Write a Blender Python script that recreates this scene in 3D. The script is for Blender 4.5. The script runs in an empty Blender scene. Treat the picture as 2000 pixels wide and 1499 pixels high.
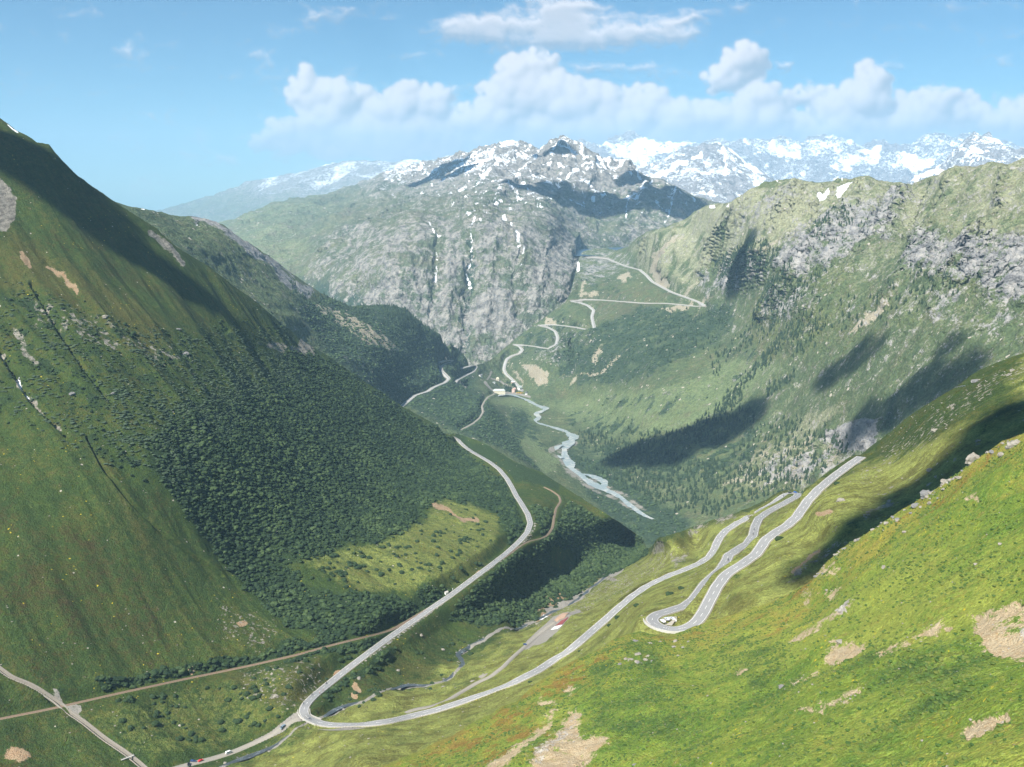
import bpy, math, random
import numpy as np
from mathutils import Vector, Matrix
from mathutils.kdtree import KDTree

random.seed(11)
RNG = np.random.default_rng(11)
SC = bpy.context.scene
COL = SC.collection

# ------------------------------------------------------------------ survey frame
# The photographer stands at (0, 0, 2500 m); the survey below is written as
# (u, v, distance) sightings taken from there and turned into metres here.
CAM_Z = 2500.0
F = 2000.0
PITCH = math.radians(10.76)
SP, CP = math.sin(PITCH), math.cos(PITCH)


def unproj(u, v, d):
    u = np.asarray(u, float); v = np.asarray(v, float); d = np.asarray(d, float)
    a = (u - 1000.0) / F
    t = (749.5 - v) / F
    return np.stack([a * d, (CP + t * SP) * d, CAM_Z + (-SP + t * CP) * d], -1)


def project(P):
    x = P[..., 0]; y = P[..., 1]; z = P[..., 2] - CAM_Z
    d = y * CP - z * SP
    t = (y * SP + z * CP) / d
    return 1000.0 + F * x / d, 749.5 - F * t, d


# ------------------------------------------------------------------ noise
_P = np.random.default_rng(5).permutation(4096).astype(np.int64)
_G = np.random.default_rng(6).uniform(0, 2 * math.pi, 4096)
_GX, _GY = np.cos(_G), np.sin(_G)


def perlin(x, y, seed=0):
    x = np.asarray(x, float) + seed * 17.37; y = np.asarray(y, float) - seed * 9.11
    xi = np.floor(x).astype(np.int64); yi = np.floor(y).astype(np.int64)
    fx = x - xi; fy = y - yi
    sx = fx * fx * fx * (fx * (fx * 6 - 15) + 10); sy = fy * fy * fy * (fy * (fy * 6 - 15) + 10)

    def g(i, j, dx, dy):
        h = _P[(_P[(xi + i) & 4095] + yi + j) & 4095]
        return _GX[h] * dx + _GY[h] * dy
    a = g(0, 0, fx, fy); b = g(1, 0, fx - 1, fy); c = g(0, 1, fx, fy - 1); d = g(1, 1, fx - 1, fy - 1)
    return ((a + sx * (b - a)) * (1 - sy) + (c + sx * (d - c)) * sy) * 1.5


def fbm(x, y, octv=4, seed=0, gain=0.5):
    s = 0; a = 1.0; n = 0
    for k in range(octv):
        s = s + a * perlin(x * 2 ** k, y * 2 ** k, seed + k * 3); n += a; a *= gain
    return s / n


def ridged(x, y, octv=4, seed=0, gain=0.5):
    s = 0; a = 1.0; n = 0
    for k in range(octv):
        s = s + a * (1 - 2 * np.abs(perlin(x * 2 ** k, y * 2 ** k, seed + k * 3))); n += a; a *= gain
    return s / n


def sstep(a, b, x):
    t = np.clip((x - a) / (b - a), 0, 1)
    return t * t * (3 - 2 * t)


def seg_dist(u, v, pts):
    """distance in sighting units from (u,v) to a polyline"""
    best = np.full(u.shape, 1e9)
    for (x0, y0), (x1, y1) in zip(pts[:-1], pts[1:]):
        dx, dy = x1 - x0, y1 - y0
        L = dx * dx + dy * dy + 1e-9
        t = np.clip(((u - x0) * dx + (v - y0) * dy) / L, 0, 1)
        d = np.hypot(u - x0 - t * dx, v - y0 - t * dy)
        best = np.minimum(best, d)
    return best


def poly(u, v, pts, soft=6.0):
    """1 inside the outline, falling to 0 across `soft` units"""
    out = np.zeros(u.shape)
    xs = [p[0] for p in pts]; ys = [p[1] for p in pts]
    m = (u > min(xs) - soft) & (u < max(xs) + soft) & (v > min(ys) - soft) & (v < max(ys) + soft)
    if not m.any():
        return out
    uu, vv = u[m], v[m]
    inside = np.zeros(uu.shape, bool)
    q = list(pts) + [pts[0]]
    for (x0, y0), (x1, y1) in zip(q[:-1], q[1:]):
        c = ((y0 > vv) != (y1 > vv))
        with np.errstate(divide='ignore', invalid='ignore'):
            xx = (x1 - x0) * (vv - y0) / ((y1 - y0) if y1 != y0 else 1e-9) + x0
        inside ^= c & (uu < xx)
    d = seg_dist(uu, vv, q)
    d = np.where(inside, d, -d)
    out[m] = sstep(-soft, soft, d)
    return out


def line(u, v, pts, w, soft=2.0):
    xs = [p[0] for p in pts]; ys = [p[1] for p in pts]
    out = np.zeros(u.shape); k = w + soft
    m = (u > min(xs) - k) & (u < max(xs) + k) & (v > min(ys) - k) & (v < max(ys) + k)
    if m.any():
        out[m] = 1 - sstep(w - soft * .5, w + soft, seg_dist(u[m], v[m], pts))
    return out


# ------------------------------------------------------------------ smooth surface through the sightings
class Inv:
    def __init__(self, pts, reg=2e-4):
        p = np.array(pts, float)
        self.c = p[:, :2] / 1000.0
        w = 1000.0 / p[:, 2]
        n = len(p)
        r = np.hypot(self.c[:, None, 0] - self.c[None, :, 0], self.c[:, None, 1] - self.c[None, :, 1])
        K = self.k(r) + np.eye(n) * reg
        Pm = np.hstack([np.ones((n, 1)), self.c])
        A = np.zeros((n + 3, n + 3)); A[:n, :n] = K; A[:n, n:] = Pm; A[n:, :n] = Pm.T
        self.s = np.linalg.solve(A, np.concatenate([w, [0, 0, 0]]))

    @staticmethod
    def k(r):
        return r * r * np.log(r + 1e-9)

    def __call__(self, u, v):
        u = np.asarray(u, float) / 1000.0; v = np.asarray(v, float) / 1000.0
        n = len(self.c)
        out = self.s[n] + self.s[n + 1] * u + self.s[n + 2] * v
        for i in range(n):
            out = out + self.s[i] * self.k(np.hypot(u - self.c[i, 0], v - self.c[i, 1]))
        return 1000.0 / np.clip(out, 0.03, 20.0)


def mesh_obj(name, V, Fq, mat, kind=None, label=None, cat=None, group=None, parent=None, smooth=True, attrs=None, mats=None, midx=None):
    """V (n,3), Fq (m,3|4) -> one linked mesh object"""
    me = bpy.data.meshes.new(name)
    V = np.ascontiguousarray(V, np.float32); Fq = np.ascontiguousarray(Fq, np.int32)
    k = Fq.shape[1]
    me.vertices.add(len(V)); me.vertices.foreach_set('co', V.ravel())
    me.loops.add(Fq.size); me.loops.foreach_set('vertex_index', Fq.ravel())
    me.polygons.add(len(Fq))
    me.polygons.foreach_set('loop_start', np.arange(0, Fq.size, k, dtype=np.int32))
    me.polygons.foreach_set('use_smooth', np.full(len(Fq), smooth, bool))
    for m in (mats or [mat]):
        me.materials.append(m)
    if midx is not None:
        me.polygons.foreach_set('material_index', np.ascontiguousarray(midx, np.int32))
    for an, arr in (attrs or {}).items():
        a = me.color_attributes.new(an, 'FLOAT_COLOR', 'POINT')
        a.data.foreach_set('color', np.ascontiguousarray(arr, np.float32).ravel())
    me.update(calc_edges=True)
    o = bpy.data.objects.new(name, me)
    COL.objects.link(o)
    tag(o, kind, label, cat, group, parent)
    return o


def tag(o, kind=None, label=None, cat=None, group=None, parent=None):
    if kind: o['kind'] = kind
    if label: o['label'] = label
    if cat: o['category'] = cat
    if group: o['group'] = group
    if parent is not None: o.parent = parent
    return o


# ------------------------------------------------------------------ a hillside
class Hill:
    def __init__(self, name, sil, ctrl, du, dv, vbot, u0=-60, u1=2060, back=(300, 0.7), sil_noise=(3, 40), reg=2e-4):
        self.name = name
        self.inv = Inv(ctrl, reg)
        us = np.arange(u0, u1 + du, du)
        sx = [p[0] for p in sil]; sy = [p[1] for p in sil]
        top = np.interp(us, sx, sy)
        a, l = sil_noise
        top = top + a * fbm(us / l, us * 0 + 3.3, 5, seed=int(sx[0]) % 50, gain=.6)
        vb = vbot(us) if callable(vbot) else np.full(us.shape, float(vbot))
        n = int(np.max(vb - top) / dv) + 2
        # crowd the rows a little towards the skyline
        t = np.linspace(0, 1, n)
        self.U = np.repeat(us[None, :], n, 0)
        self.V = top[None, :] + (vb - top)[None, :] * t[:, None]
        self.D = self.inv(self.U, self.V)
        self.P = unproj(self.U, self.V, self.D)
        self.n = n; self.m = len(us)
        self.us = us; self.top = top; self.vb = vb
        self.back = back
        self.normals()

    def normals(self):
        P = self.P
        du = np.gradient(P, axis=1); dv = np.gradient(P, axis=0)
        N = np.cross(dv, du)
        N /= np.linalg.norm(N, axis=-1, keepdims=True) + 1e-9
        N[N[..., 2] < 0] *= -1
        self.N = N
        return N

    def at(self, u, v):
        """point on the finished surface for a sighting"""
        u = np.asarray(u, float); v = np.asarray(v, float)
        j = np.clip((u - self.us[0]) / (self.us[1] - self.us[0]), 0, self.m - 1.001)
        j0 = j.astype(int); fj = (j - j0)[..., None]
        top = np.interp(u, self.us, self.top); vb = np.interp(u, self.us, self.vb)
        i = np.clip((v - top) / (vb - top) * (self.n - 1), 0, self.n - 1.001)
        i0 = i.astype(int); fi = (i - i0)[..., None]
        P = self.P
        return (P[i0, j0] * (1 - fi) * (1 - fj) + P[i0 + 1, j0] * fi * (1 - fj)
                + P[i0, j0 + 1] * (1 - fi) * fj + P[i0 + 1, j0 + 1] * fi * fj)

    def sample(self, u, v, arr):
        j = np.clip(np.rint((np.asarray(u) - self.us[0]) / (self.us[1] - self.us[0])).astype(int), 0, self.m - 1)
        top = self.top[j]; vb = self.vb[j]
        i = np.clip(np.rint((np.asarray(v) - top) / (vb - top) * (self.n - 1)).astype(int), 0, self.n - 1)
        return arr[i, j]

    def carve(self, C, w, blend, drop=0.15, keep=None):
        """bench the ground to a road line C (k,3): level within w, easing back over blend metres"""
        k = KDTree(len(C))
        for i, c in enumerate(C): k.insert((c[0], c[1], 0), i)
        k.balance()
        lo = C[:, :2].min(0) - w - blend; hi = C[:, :2].max(0) + w + blend
        P = self.P
        uu, vv, _ = project(C)
        m = (P[..., 0] > lo[0]) & (P[..., 0] < hi[0]) & (P[..., 1] > lo[1]) & (P[..., 1] < hi[1])
        m &= (self.U > uu.min() - 60) & (self.U < uu.max() + 60) & (self.V > vv.min() - 60) & (self.V < vv.max() + 60)
        if keep is not None:
            kk = KDTree(len(keep))
            for i, c in enumerate(keep): kk.insert((c[0], c[1], 0), i)
            kk.balance()
        idx = np.argwhere(m)
        R = w + blend
        for i, j in idx:
            p = P[i, j]
            _, q, d = k.find((p[0], p[1], 0))
            if d < R and not (keep is not None and kk.find((p[0], p[1], 0))[2] < 6.5):
                t = 0 if d < w else (d - w) / blend
                t = t * t * (3 - 2 * t)
                P[i, j, 2] = (C[q, 2] - drop) * (1 - t) + p[2] * t

    def build(self, mat, m1, m2, kind='structure', label=None, cat=None):
        P = self.P
        rows = [P]
        # the far side of the crest, falling away from it
        L, s = self.back
        top = P[0]
        h = top[:, :2] - 0.0
        h = h / np.linalg.norm(h, axis=1, keepdims=True)
        bk = []
        for t in (1.0, .72, .46, .26, .12, .05, .02):
            q = top.copy()
            q[:, :2] += h * L * t
            q[:, 2] -= L * s * (t ** 1.25) 
            q[:, 2] += L * .03 * t * fbm(q[:, 0] / (L * .3), q[:, 1] / (L * .3), 3)
            bk.append(q)
        nb = len(bk)
        V = np.concatenate([np.stack(bk), P], 0)
        n, m = V.shape[:2]
        idx = np.arange(n * m).reshape(n, m)
        Fq = np.stack([idx[:-1, :-1], idx[1:, :-1], idx[1:, 1:], idx[:-1, 1:]], -1).reshape(-1, 4)
        pad = lambda a: np.concatenate([np.repeat(a[:1], nb, 0), a], 0)
        o = mesh_obj(self.name, V.reshape(-1, 3), Fq, mat, kind, label, cat,
                     attrs={'m1': pad(m1).reshape(-1, 4), 'm2': pad(m2).reshape(-1, 4)})
        return o

    def scatter(self, dens, maxn=None):
        """random surface points with `dens` (per square metre, per vertex); returns P, N, (i,j)"""
        P = self.P
        A = np.linalg.norm(np.cross(P[1:, :-1] - P[:-1, :-1], P[:-1, 1:] - P[:-1, :-1]), axis=-1)
        lam = (A * dens[:-1, :-1]).ravel()
        cnt = RNG.poisson(np.clip(lam, 0, 50))
        c = np.repeat(np.arange(cnt.size), cnt)
        if maxn and len(c) > maxn:
            c = RNG.choice(c, maxn, replace=False)
        i, j = np.divmod(c, P.shape[1] - 1)
        a = RNG.random((len(c), 1)); b = RNG.random((len(c), 1))
        Q = P[i, j] * (1 - a) * (1 - b) + P[i + 1, j] * a * (1 - b) + P[i, j + 1] * (1 - a) * b + P[i + 1, j + 1] * a * b
        return Q, i, j


def rgba(r, g=None, b=None, a=None):
    z = np.zeros_like(r)
    return np.stack([r, z if g is None else g, z if b is None else b, z if a is None else a], -1)
def Z(u, v, z):
    t = (749.5 - v) / F
    return (u, v, z / (-SP + t * CP))


# ---- skylines (u, v)
SIL_V = [(-80, 180), (0, 233), (14, 242), (30, 256), (52, 265), (72, 279), (95, 284), (104, 296), (120, 315), (150, 345), (190, 372), (250, 412), (300, 445), (345, 485), (400, 517), (450, 555), (500, 592),
         (560, 640), (600, 672), (645, 700), (700, 738), (750, 772), (790, 797), (830, 820), (868, 842), (900, 850),
         (940, 864), (975, 884), (1010, 905), (1060, 925), (1100, 950), (1150, 983), (1200, 1015), (1240, 1042),
         (1262, 1060), (1270, 1062), (1285, 1052), (1310, 1046), (1340, 1036), (1385, 1020), (1440, 1003), (1480, 985), (1510, 968), (1525, 960),
         (1545, 956), (1562, 960), (1600, 940), (1640, 915), (1680, 890), (1700, 872), (1740, 845), (1780, 812),
         (1830, 780), (1870, 755), (1900, 732), (1925, 718), (1960, 704), (2000, 690), (2080, 660)]
SIL_N = [(600, 1575), (700, 1530), (770, 1497), (840, 1465), (900, 1435), (960, 1402), (1010, 1375), (1060, 1335), (1100, 1307),
         (1140, 1285), (1180, 1262), (1215, 1244), (1250, 1234), (1275, 1238), (1300, 1246), (1330, 1238), (1380, 1216), (1440, 1197), (1500, 1178),
         (1550, 1158), (1590, 1135), (1612, 1105), (1640, 1075), (1700, 1040), (1780, 990), (1830, 958), (1870, 930),
         (1903, 905), (1925, 890), (1960, 866), (2000, 850), (2080, 820)]
SIL_W = [(150, 380), (250, 406), (300, 413), (345, 425), (400, 428), (430, 438), (470, 468), (500, 485), (560, 530), (620, 572),
         (680, 600), (740, 598), (790, 603), (830, 640), (870, 660), (900, 690), (915, 706), (930, 714), (955, 706), (975, 690),
         (1000, 668), (1050, 630), (1104, 592), (1114, 574), (1122, 545), (1130, 508), (1138, 493), (1152, 490), (1180, 487), (1205, 492),
         (1225, 484), (1245, 466), (1265, 453), (1300, 447), (1340, 433), (1360, 415), (1390, 400), (1440, 396), (1460, 385), (1480, 372),
         (1500, 360), (1550, 354), (1600, 360), (1640, 355), (1700, 356), (1750, 362), (1790, 366), (1820, 348), (1850, 342),
         (1880, 332), (1910, 330), (1950, 322), (1975, 325), (2000, 314), (2080, 300)]
SIL_D = [(300, 470), (420, 440), (455, 430), (490, 415), (560, 394), (640, 380), (700, 360), (760, 336), (800, 328), (850, 322), (880, 312),
         (920, 305), (950, 292), (980, 287), (1010, 290), (1030, 286), (1055, 300), (1075, 292), (1090, 284), (1112, 281),
         (1125, 286), (1150, 300), (1190, 316), (1225, 322), (1255, 345), (1290, 352), (1320, 368), (1350, 388),
         (1400, 400), (1460, 405), (1540, 420)]
SIL_E1 = [(180, 420), (320, 413), (370, 396), (420, 385), (480, 360), (540, 350), (600, 338), (650, 322), (690, 318), (740, 318),
          (790, 316), (840, 318), (880, 306), (920, 312), (1000, 330)]
SIL_F = [(1180, 400), (1240, 345), (1290, 318), (1340, 296), (1385, 283), (1405, 284), (1430, 300), (1470, 335), (1500, 352),
         (1540, 372), (1620, 385), (1700, 375), (1760, 366), (1800, 350), (1850, 318), (1880, 288), (1902, 266), (1915, 272), (1930, 263),
         (1955, 290), (1985, 300), (2010, 288), (2080, 292)]
SIL_E2 = [(880, 320), (960, 300), (1010, 288), (1035, 284), (1060, 290), (1110, 288), (1140, 272), (1175, 284), (1190, 268), (1215, 262),
          (1240, 258), (1265, 272), (1300, 275), (1350, 278), (1400, 272), (1440, 276), (1470, 268), (1500, 272), (1530, 266), (1565, 274), (1590, 262), (1625, 258),
          (1650, 272), (1680, 281), (1700, 276), (1720, 272), (1745, 280), (1780, 278), (1800, 266), (1830, 256), (1860, 262), (1890, 258), (1930, 268),
          (1970, 275), (2000, 290), (2080, 300)]


def silf(S):
    x = [p[0] for p in S]; y = [p[1] for p in S]
    return lambda u: np.interp(u, x, y)


# ---- roads, railway and streams, as sighted
ROAD_V = [(1683, 892), (1665, 904), (1645, 919), (1620, 938), (1600, 955), (1583, 972), (1570, 990), (1556, 1010), (1538, 1026), (1515, 1040),
          (1497, 1052), (1487, 1068), (1476, 1084), (1457, 1097), (1435, 1110), (1415, 1125), (1400, 1146), (1386, 1172), (1373, 1198), (1360, 1216),
          (1342, 1227), (1318, 1231), (1294, 1227), (1278, 1219), (1272, 1210), (1283, 1200), (1308, 1193), (1336, 1184), (1354, 1172),
          (1366, 1156), (1377, 1140), (1392, 1126), (1408, 1112), (1417, 1098), (1423, 1084), (1442, 1072), (1460, 1062), (1471, 1046),
          (1475, 1028), (1482, 1013), (1498, 1001), (1520, 989), (1541, 978), (1556, 970), (1559, 965), (1549, 963), (1537, 965), (1524, 973), (1514, 982),
          (1492, 995), (1465, 1009), (1440, 1022), (1418, 1036), (1407, 1048), (1400, 1060), (1395, 1075), (1385, 1089), (1368, 1100), (1340, 1112),
          (1310, 1123), (1280, 1137), (1258, 1149), (1235, 1165), (1210, 1186), (1185, 1208), (1160, 1230), (1130, 1255), (1105, 1275),
          (1080, 1292), (1050, 1310), (1000, 1334), (950, 1355), (900, 1372), (850, 1388), (800, 1401), (760, 1409), (720, 1414),
          (680, 1417), (648, 1417), (622, 1414), (604, 1407), (594, 1397), (592, 1386), (599, 1374), (613, 1360), (640, 1338),
          (680, 1306), (720, 1275), (760, 1246), (800, 1218), (840, 1190), (880, 1163), (920, 1133), (960, 1103), (990, 1080),
          (1014, 1058), (1030, 1040), (1036, 1022), (1031, 1005), (1019, 985), (1008, 968), (1000, 952), (990, 935), (975, 917),
          (958, 904), (940, 893), (922, 883), (909, 874), (900, 866), (893, 858), (884, 852), (872, 846)]
RAIL_V = [(-60, 1416), (0, 1405), (60, 1393), (120, 1380), (180, 1366), (240, 1352), (300, 1339), (360, 1327), (420, 1316), (480, 1303), (540, 1289),
          (600, 1274), (660, 1257), (720, 1238), (760, 1224), (800, 1204), (838, 1183), (866, 1167), (893, 1153), (925, 1138), (960, 1115), (990, 1094),
          (1020, 1072), (1048, 1058), (1068, 1047), (1079, 1032), (1082, 1012), (1086, 993), (1095, 980), (1092, 969), (1078, 959), (1060, 950)]
SIDE_V = [(594, 1392), (578, 1402), (558, 1419), (532, 1436), (500, 1451), (460, 1468), (420, 1481), (380, 1491), (340, 1502), (290, 1520)]
TRACK_V = [(790, 1399), (840, 1384), (870, 1371), (900, 1353), (930, 1336), (958, 1321), (983, 1302), (1002, 1283), (1022, 1266), (1040, 1250), (1062, 1232), (1085, 1213)]
STREAM_V = [(430, 1506), (460, 1492), (500, 1478), (540, 1459), (575, 1438), (596, 1424), (612, 1413), (628, 1405), (650, 1397), (680, 1387), (712, 1379), (740, 1366),
            (765, 1352), (790, 1343), (830, 1341), (862, 1335), (882, 1325), (898, 1312), (906, 1300), (901, 1290), (893, 1281),
            (906, 1272), (930, 1258), (960, 1243), (985, 1230), (1010, 1214), (1050, 1192), (1080, 1178), (1110, 1166),
            (1135, 1151), (1160, 1132), (1182, 1115), (1205, 1100), (1225, 1085), (1248, 1070)]
CHANNEL = [(-60, 1268), (0, 1312), (20, 1328), (50, 1340), (80, 1356), (105, 1370), (122, 1383), (135, 1397), (165, 1420), (200, 1447), (240, 1475), (275, 1500), (310, 1525)]

GRIMSEL = [[(1020, 764), (1010, 752), (998, 740), (988, 732), (984, 722), (986, 712), (990, 702), (1000, 697), (1015, 692), (1021, 685), (1015, 677), (1003, 674), (1022, 675),
            (1050, 679), (1072, 685), (1087, 677), (1090, 662), (1085, 648), (1070, 640), (1052, 637), (1068, 634), (1100, 637), (1125, 641), (1150, 646),
            (1162, 645), (1159, 634), (1156, 620), (1160, 607), (1147, 597), (1130, 591), (1115, 589), (1140, 586), (1175, 587), (1225, 591),
            (1262, 594), (1300, 594), (1337, 597), (1362, 600), (1378, 598), (1362, 590), (1337, 581), (1312, 572), (1295, 563), (1275, 552), (1262, 538),
            (1250, 528), (1225, 522), (1207, 515), (1187, 507), (1162, 504), (1145, 503)]]
FURKA_W = [[(770, 806), (783, 796), (797, 785), (808, 775), (822, 770), (836, 766), (844, 759), (858, 753), (868, 749), (876, 742), (868, 733), (861, 726),
            (860, 718), (867, 712), (883, 706), (873, 704), (856, 709)],
           [(900, 721), (912, 718), (922, 714), (929, 713), (929, 719), (924, 727), (912, 733), (900, 739), (888, 746), (898, 753), (909, 760)]]
RAIL_W = [(900, 841), (912, 835), (925, 828), (936, 818), (943, 806), (941, 795), (946, 785), (953, 776), (965, 771)]
RIVER_W = [(965, 774, 7), (1000, 775, 8), (1025, 781, 10), (1050, 791, 12), (1068, 800, 14), (1060, 804, 10), (1046, 810, 12), (1054, 817, 9), (1046, 822, 10), (1040, 824, 8), (1052, 828, 8),
           (1075, 835, 7), (1105, 844, 11), (1122, 855, 17), (1116, 863, 17), (1100, 872, 17), (1098, 884, 14), (1100, 893, 15), (1106, 905, 17), (1114, 918, 14),
           (1132, 930, 15), (1155, 946, 15), (1178, 957, 12), (1200, 966, 9), (1220, 977, 10), (1237, 991, 11), (1250, 1002, 12), (1264, 1010, 8), (1282, 1017, 3)]
RIVER_W2 = [(1100, 872, 8), (1085, 876, 10), (1075, 880, 9), (1080, 887, 9), (1092, 893, 9), (1102, 900, 10)]
RIVER_W3 = [(1132, 928, 8), (1150, 930, 9), (1165, 936, 10), (1180, 942, 10), (1182, 948, 9), (1174, 955, 8)]

# ---- sightings with distance
ctrlV = [(0, 235, 1490), (-60, 190, 1490), (100, 290, 1500), (250, 415, 1545), (400, 518, 1630), (500, 592, 1720), (600, 672, 1850), (700, 738, 1950), (790, 797, 2030),
         (868, 842, 2060), (940, 864, 1990), (1010, 905, 1830), (1100, 952, 1700), (1200, 1015, 1610), (1262, 1060, 1570),
         (200, 700, 1170), (0, 900, 985), (300, 900, 1055), (500, 900, 1205), (650, 900, 1400), (800, 950, 1530), (700, 1050, 1200), (850, 1030, 1300), (500, 1100, 1060), (0, 1150, 876),
         (-60, 600, 1185), Z(-60, 1416, -398), Z(-60, 1560, -425), Z(0, 1405, -400), Z(300, 1339, -408), Z(540, 1289, -418), Z(720, 1238, -425), Z(866, 1167, -434), Z(960, 1103, -440),
         Z(1036, 1022, -458), Z(1000, 952, -480), Z(909, 874, -505), Z(1082, 1012, -476), Z(1068, 1050, -470),
         Z(300, 1500, -428), Z(100, 1480, -418), Z(500, 1478, -432), Z(600, 1424, -428), Z(594, 1397, -420), Z(720, 1275, -428), Z(650, 1397, -431), Z(790, 1343, -443), Z(905, 1290, -455), Z(1010, 1214, -475),
         Z(1080, 1178, -492), Z(1135, 1151, -505), Z(1190, 1110, -525), Z(1245, 1072, -552),
                  Z(1100, 1205, -430), Z(1000, 1270, -432), (1285, 1056, 1190), (1340, 1038, 1150), (1320, 1062, 1110), (1400, 1014, 1150), (1448, 1000, 1130),
         (1600, 940, 900), (1640, 913, 925), (1683, 888, 925), (1780, 812, 860), (1900, 733, 810), (2000, 690, 780), (2080, 660, 770),
         (1600, 1050, 640), (1500, 1130, 600), (1700, 950, 710), (1850, 850, 680), (2000, 770, 660), (2000, 860, 590), (2080, 1100, 480), (2080, 1560, 380),
         (1350, 1300, 550), (1200, 1300, 650), (1050, 1400, 640), (1600, 1300, 500), (1300, 1560, 440), (900, 1450, 665), (700, 1470, 680), (600, 1560, 660), (1000, 1560, 520)]
KEYZ = [((1683, 892), -229), ((1600, 955), -235), ((1538, 1026), -242), ((1435, 1110), -249), ((1386, 1172), -253), ((1318, 1231), -257), ((1272, 1210), -261), ((1336, 1184), -265),
        ((1377, 1140), -271), ((1423, 1084), -280), ((1471, 1046), -289), ((1475, 1028), -294), ((1482, 1013), -299), ((1520, 989), -310), ((1559, 965), -324), ((1537, 965), -330), ((1492, 995), -336),
        ((1418, 1036), -344), ((1395, 1075), -349), ((1340, 1112), -356), ((1280, 1137), -362), ((1210, 1186), -371), ((1105, 1275), -384), ((1000, 1334), -395), ((850, 1388), -410), ((680, 1417), -419)]
_ix = [ROAD_V.index(k) for k, z in KEYZ]
for _i in list(range(_ix[0], _ix[-1] - 12)) + list(range(_ix[-1] - 12, _ix[-1] + 1, 3)):
    ctrlV.append(Z(*ROAD_V[_i], float(np.interp(_i, _ix, [z for k, z in KEYZ]))))
ctrlN = [(770, 1497, 430), (640, 1560, 400), (900, 1435, 450), (1010, 1375, 470), (1140, 1285, 500), (1250, 1234, 520), (1330, 1238, 520), (1440, 1197, 505), (1550, 1158, 480), (1612, 1105, 460), (1700, 1040, 440),
         (1830, 958, 415), (1903, 905, 395), (2000, 850, 375), (2080, 820, 365), (1000, 1499, 350), (1200, 1400, 375), (1330, 1300, 440), (1450, 1250, 430),
         (1500, 1499, 230), (1500, 1350, 320), (2000, 1499, 155), (2000, 1250, 220), (2000, 1050, 290), (1750, 1250, 280), (1750, 1499, 185), (1750, 1120, 350), (1200, 1560, 290), (800, 1560, 370), (2080, 1560, 140)]
ctrlW = [(150, 380, 2300), (250, 407, 2400), (345, 425, 2600), (430, 438, 2750), (500, 485, 2850), (560, 530, 2980), (620, 572, 3080), (680, 600, 3200), (740, 600, 3380), (790, 604, 3520), (830, 640, 3620), (870, 662, 3720), (915, 706, 3850),
         (300, 480, 2100), (420, 560, 2220), (560, 660, 2380), (700, 760, 2560), (560, 590, 2600), (700, 680, 2780),
         Z(783, 796, -590), Z(836, 766, -600), Z(876, 741, -620), Z(883, 706, -632), Z(924, 714, -655), Z(905, 740, -672), Z(909, 760, -690),
         (770, 690, 3050), (850, 820, 2720), (900, 852, 2610), (1000, 905, 2520), (940, 800, 3020), (1100, 955, 2450), (1150, 1000, 2330), (1250, 1080, 2150),
         Z(975, 765, -741), Z(1020, 764, -735), Z(984, 722, -700), Z(1021, 685, -648), Z(1003, 673, -638), Z(1072, 685, -610), Z(1090, 662, -590), Z(1052, 637, -565), Z(1150, 646, -530), Z(1158, 615, -500),
         Z(1115, 589, -465), Z(1225, 590, -435), Z(1300, 594, -418), Z(1370, 598, -398), Z(1275, 552, -372), Z(1207, 515, -350), Z(1150, 503, -342), (1190, 488, 5450), (1130, 494, 5500), (1225, 484, 5150), (1126, 540, 4700),
         Z(1035, 824, -741), Z(1060, 796, -741), Z(1105, 870, -738), Z(1106, 905, -736), Z(1155, 946, -731), Z(1200, 966, -728), Z(1270, 1012, -722), Z(1350, 1029, -715),
         Z(1100, 780, -735), Z(1200, 860, -725), Z(1250, 940, -715), Z(1350, 960, -690), Z(1500, 960, -640),
         (1050, 720, 3800), (1150, 720, 3640), (1200, 780, 3300), (1300, 720, 3150), (1380, 660, 3260), (1400, 800, 2790), (1500, 700, 2760), (1500, 600, 2930), (1500, 500, 3020), (1460, 580, 3200), (1300, 500, 4150), (1390, 500, 3780), (1265, 454, 4500), (1340, 434, 4230),
         (1390, 401, 3980), (1480, 373, 3500), (1560, 355, 3350), (1700, 356, 3080), (1790, 366, 2850), (1850, 342, 2650), (1950, 322, 2400), (2000, 314, 2300), (2080, 300, 2150),
         (1640, 880, 2100), (1600, 800, 2250), (1700, 700, 2170), (1700, 500, 2550), (1850, 600, 2000), (2000, 500, 1880), (2000, 690, 1650), (1850, 760, 1780), (2080, 600, 1650), (1750, 850, 1850), (2080, 1000, 1200)]
ctrlD = [(300, 500, 9000), (455, 432, 9600), (560, 395, 10200), (700, 361, 10400), (760, 337, 10000), (850, 322, 9300), (950, 293, 8600), (1030, 288, 8300), (1112, 281, 7700), (1190, 317, 7500), (1255, 346, 7200), (1320, 368, 7000), (1400, 400, 7000), (1540, 420, 7200),
         (500, 500, 6600), (600, 470, 6900), (700, 420, 7600), (800, 380, 7900), (600, 560, 5300), (650, 500, 5500), (720, 470, 5300), (800, 445, 5150), (930, 418, 5150), (1050, 440, 5300), (1130, 484, 5750), (1220, 480, 6050),
         (650, 560, 4900), (700, 590, 4650), (760, 600, 4500), (850, 650, 4420), (900, 690, 4350), (950, 700, 4330), (1000, 660, 4400), (1060, 620, 4500), (1110, 590, 4620), (950, 740, 4280), (950, 500, 4720), (850, 500, 4760), (1050, 520, 4750), (950, 600, 4500), (1120, 520, 5000),
         (1000, 395, 6000), (1100, 440, 6000), (1200, 445, 6300), (1300, 440, 6500), (900, 380, 6600), (1100, 350, 6900), (1250, 400, 6700), (1080, 400, 6350)]
ctrlE1 = [(180, 420, 15500), (320, 413, 15000), (480, 360, 15000), (650, 322, 15000), (880, 306, 15000), (1000, 330, 15000), (320, 500, 11500), (500, 450, 12000), (700, 400, 12600), (900, 380, 13000)]
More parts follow.
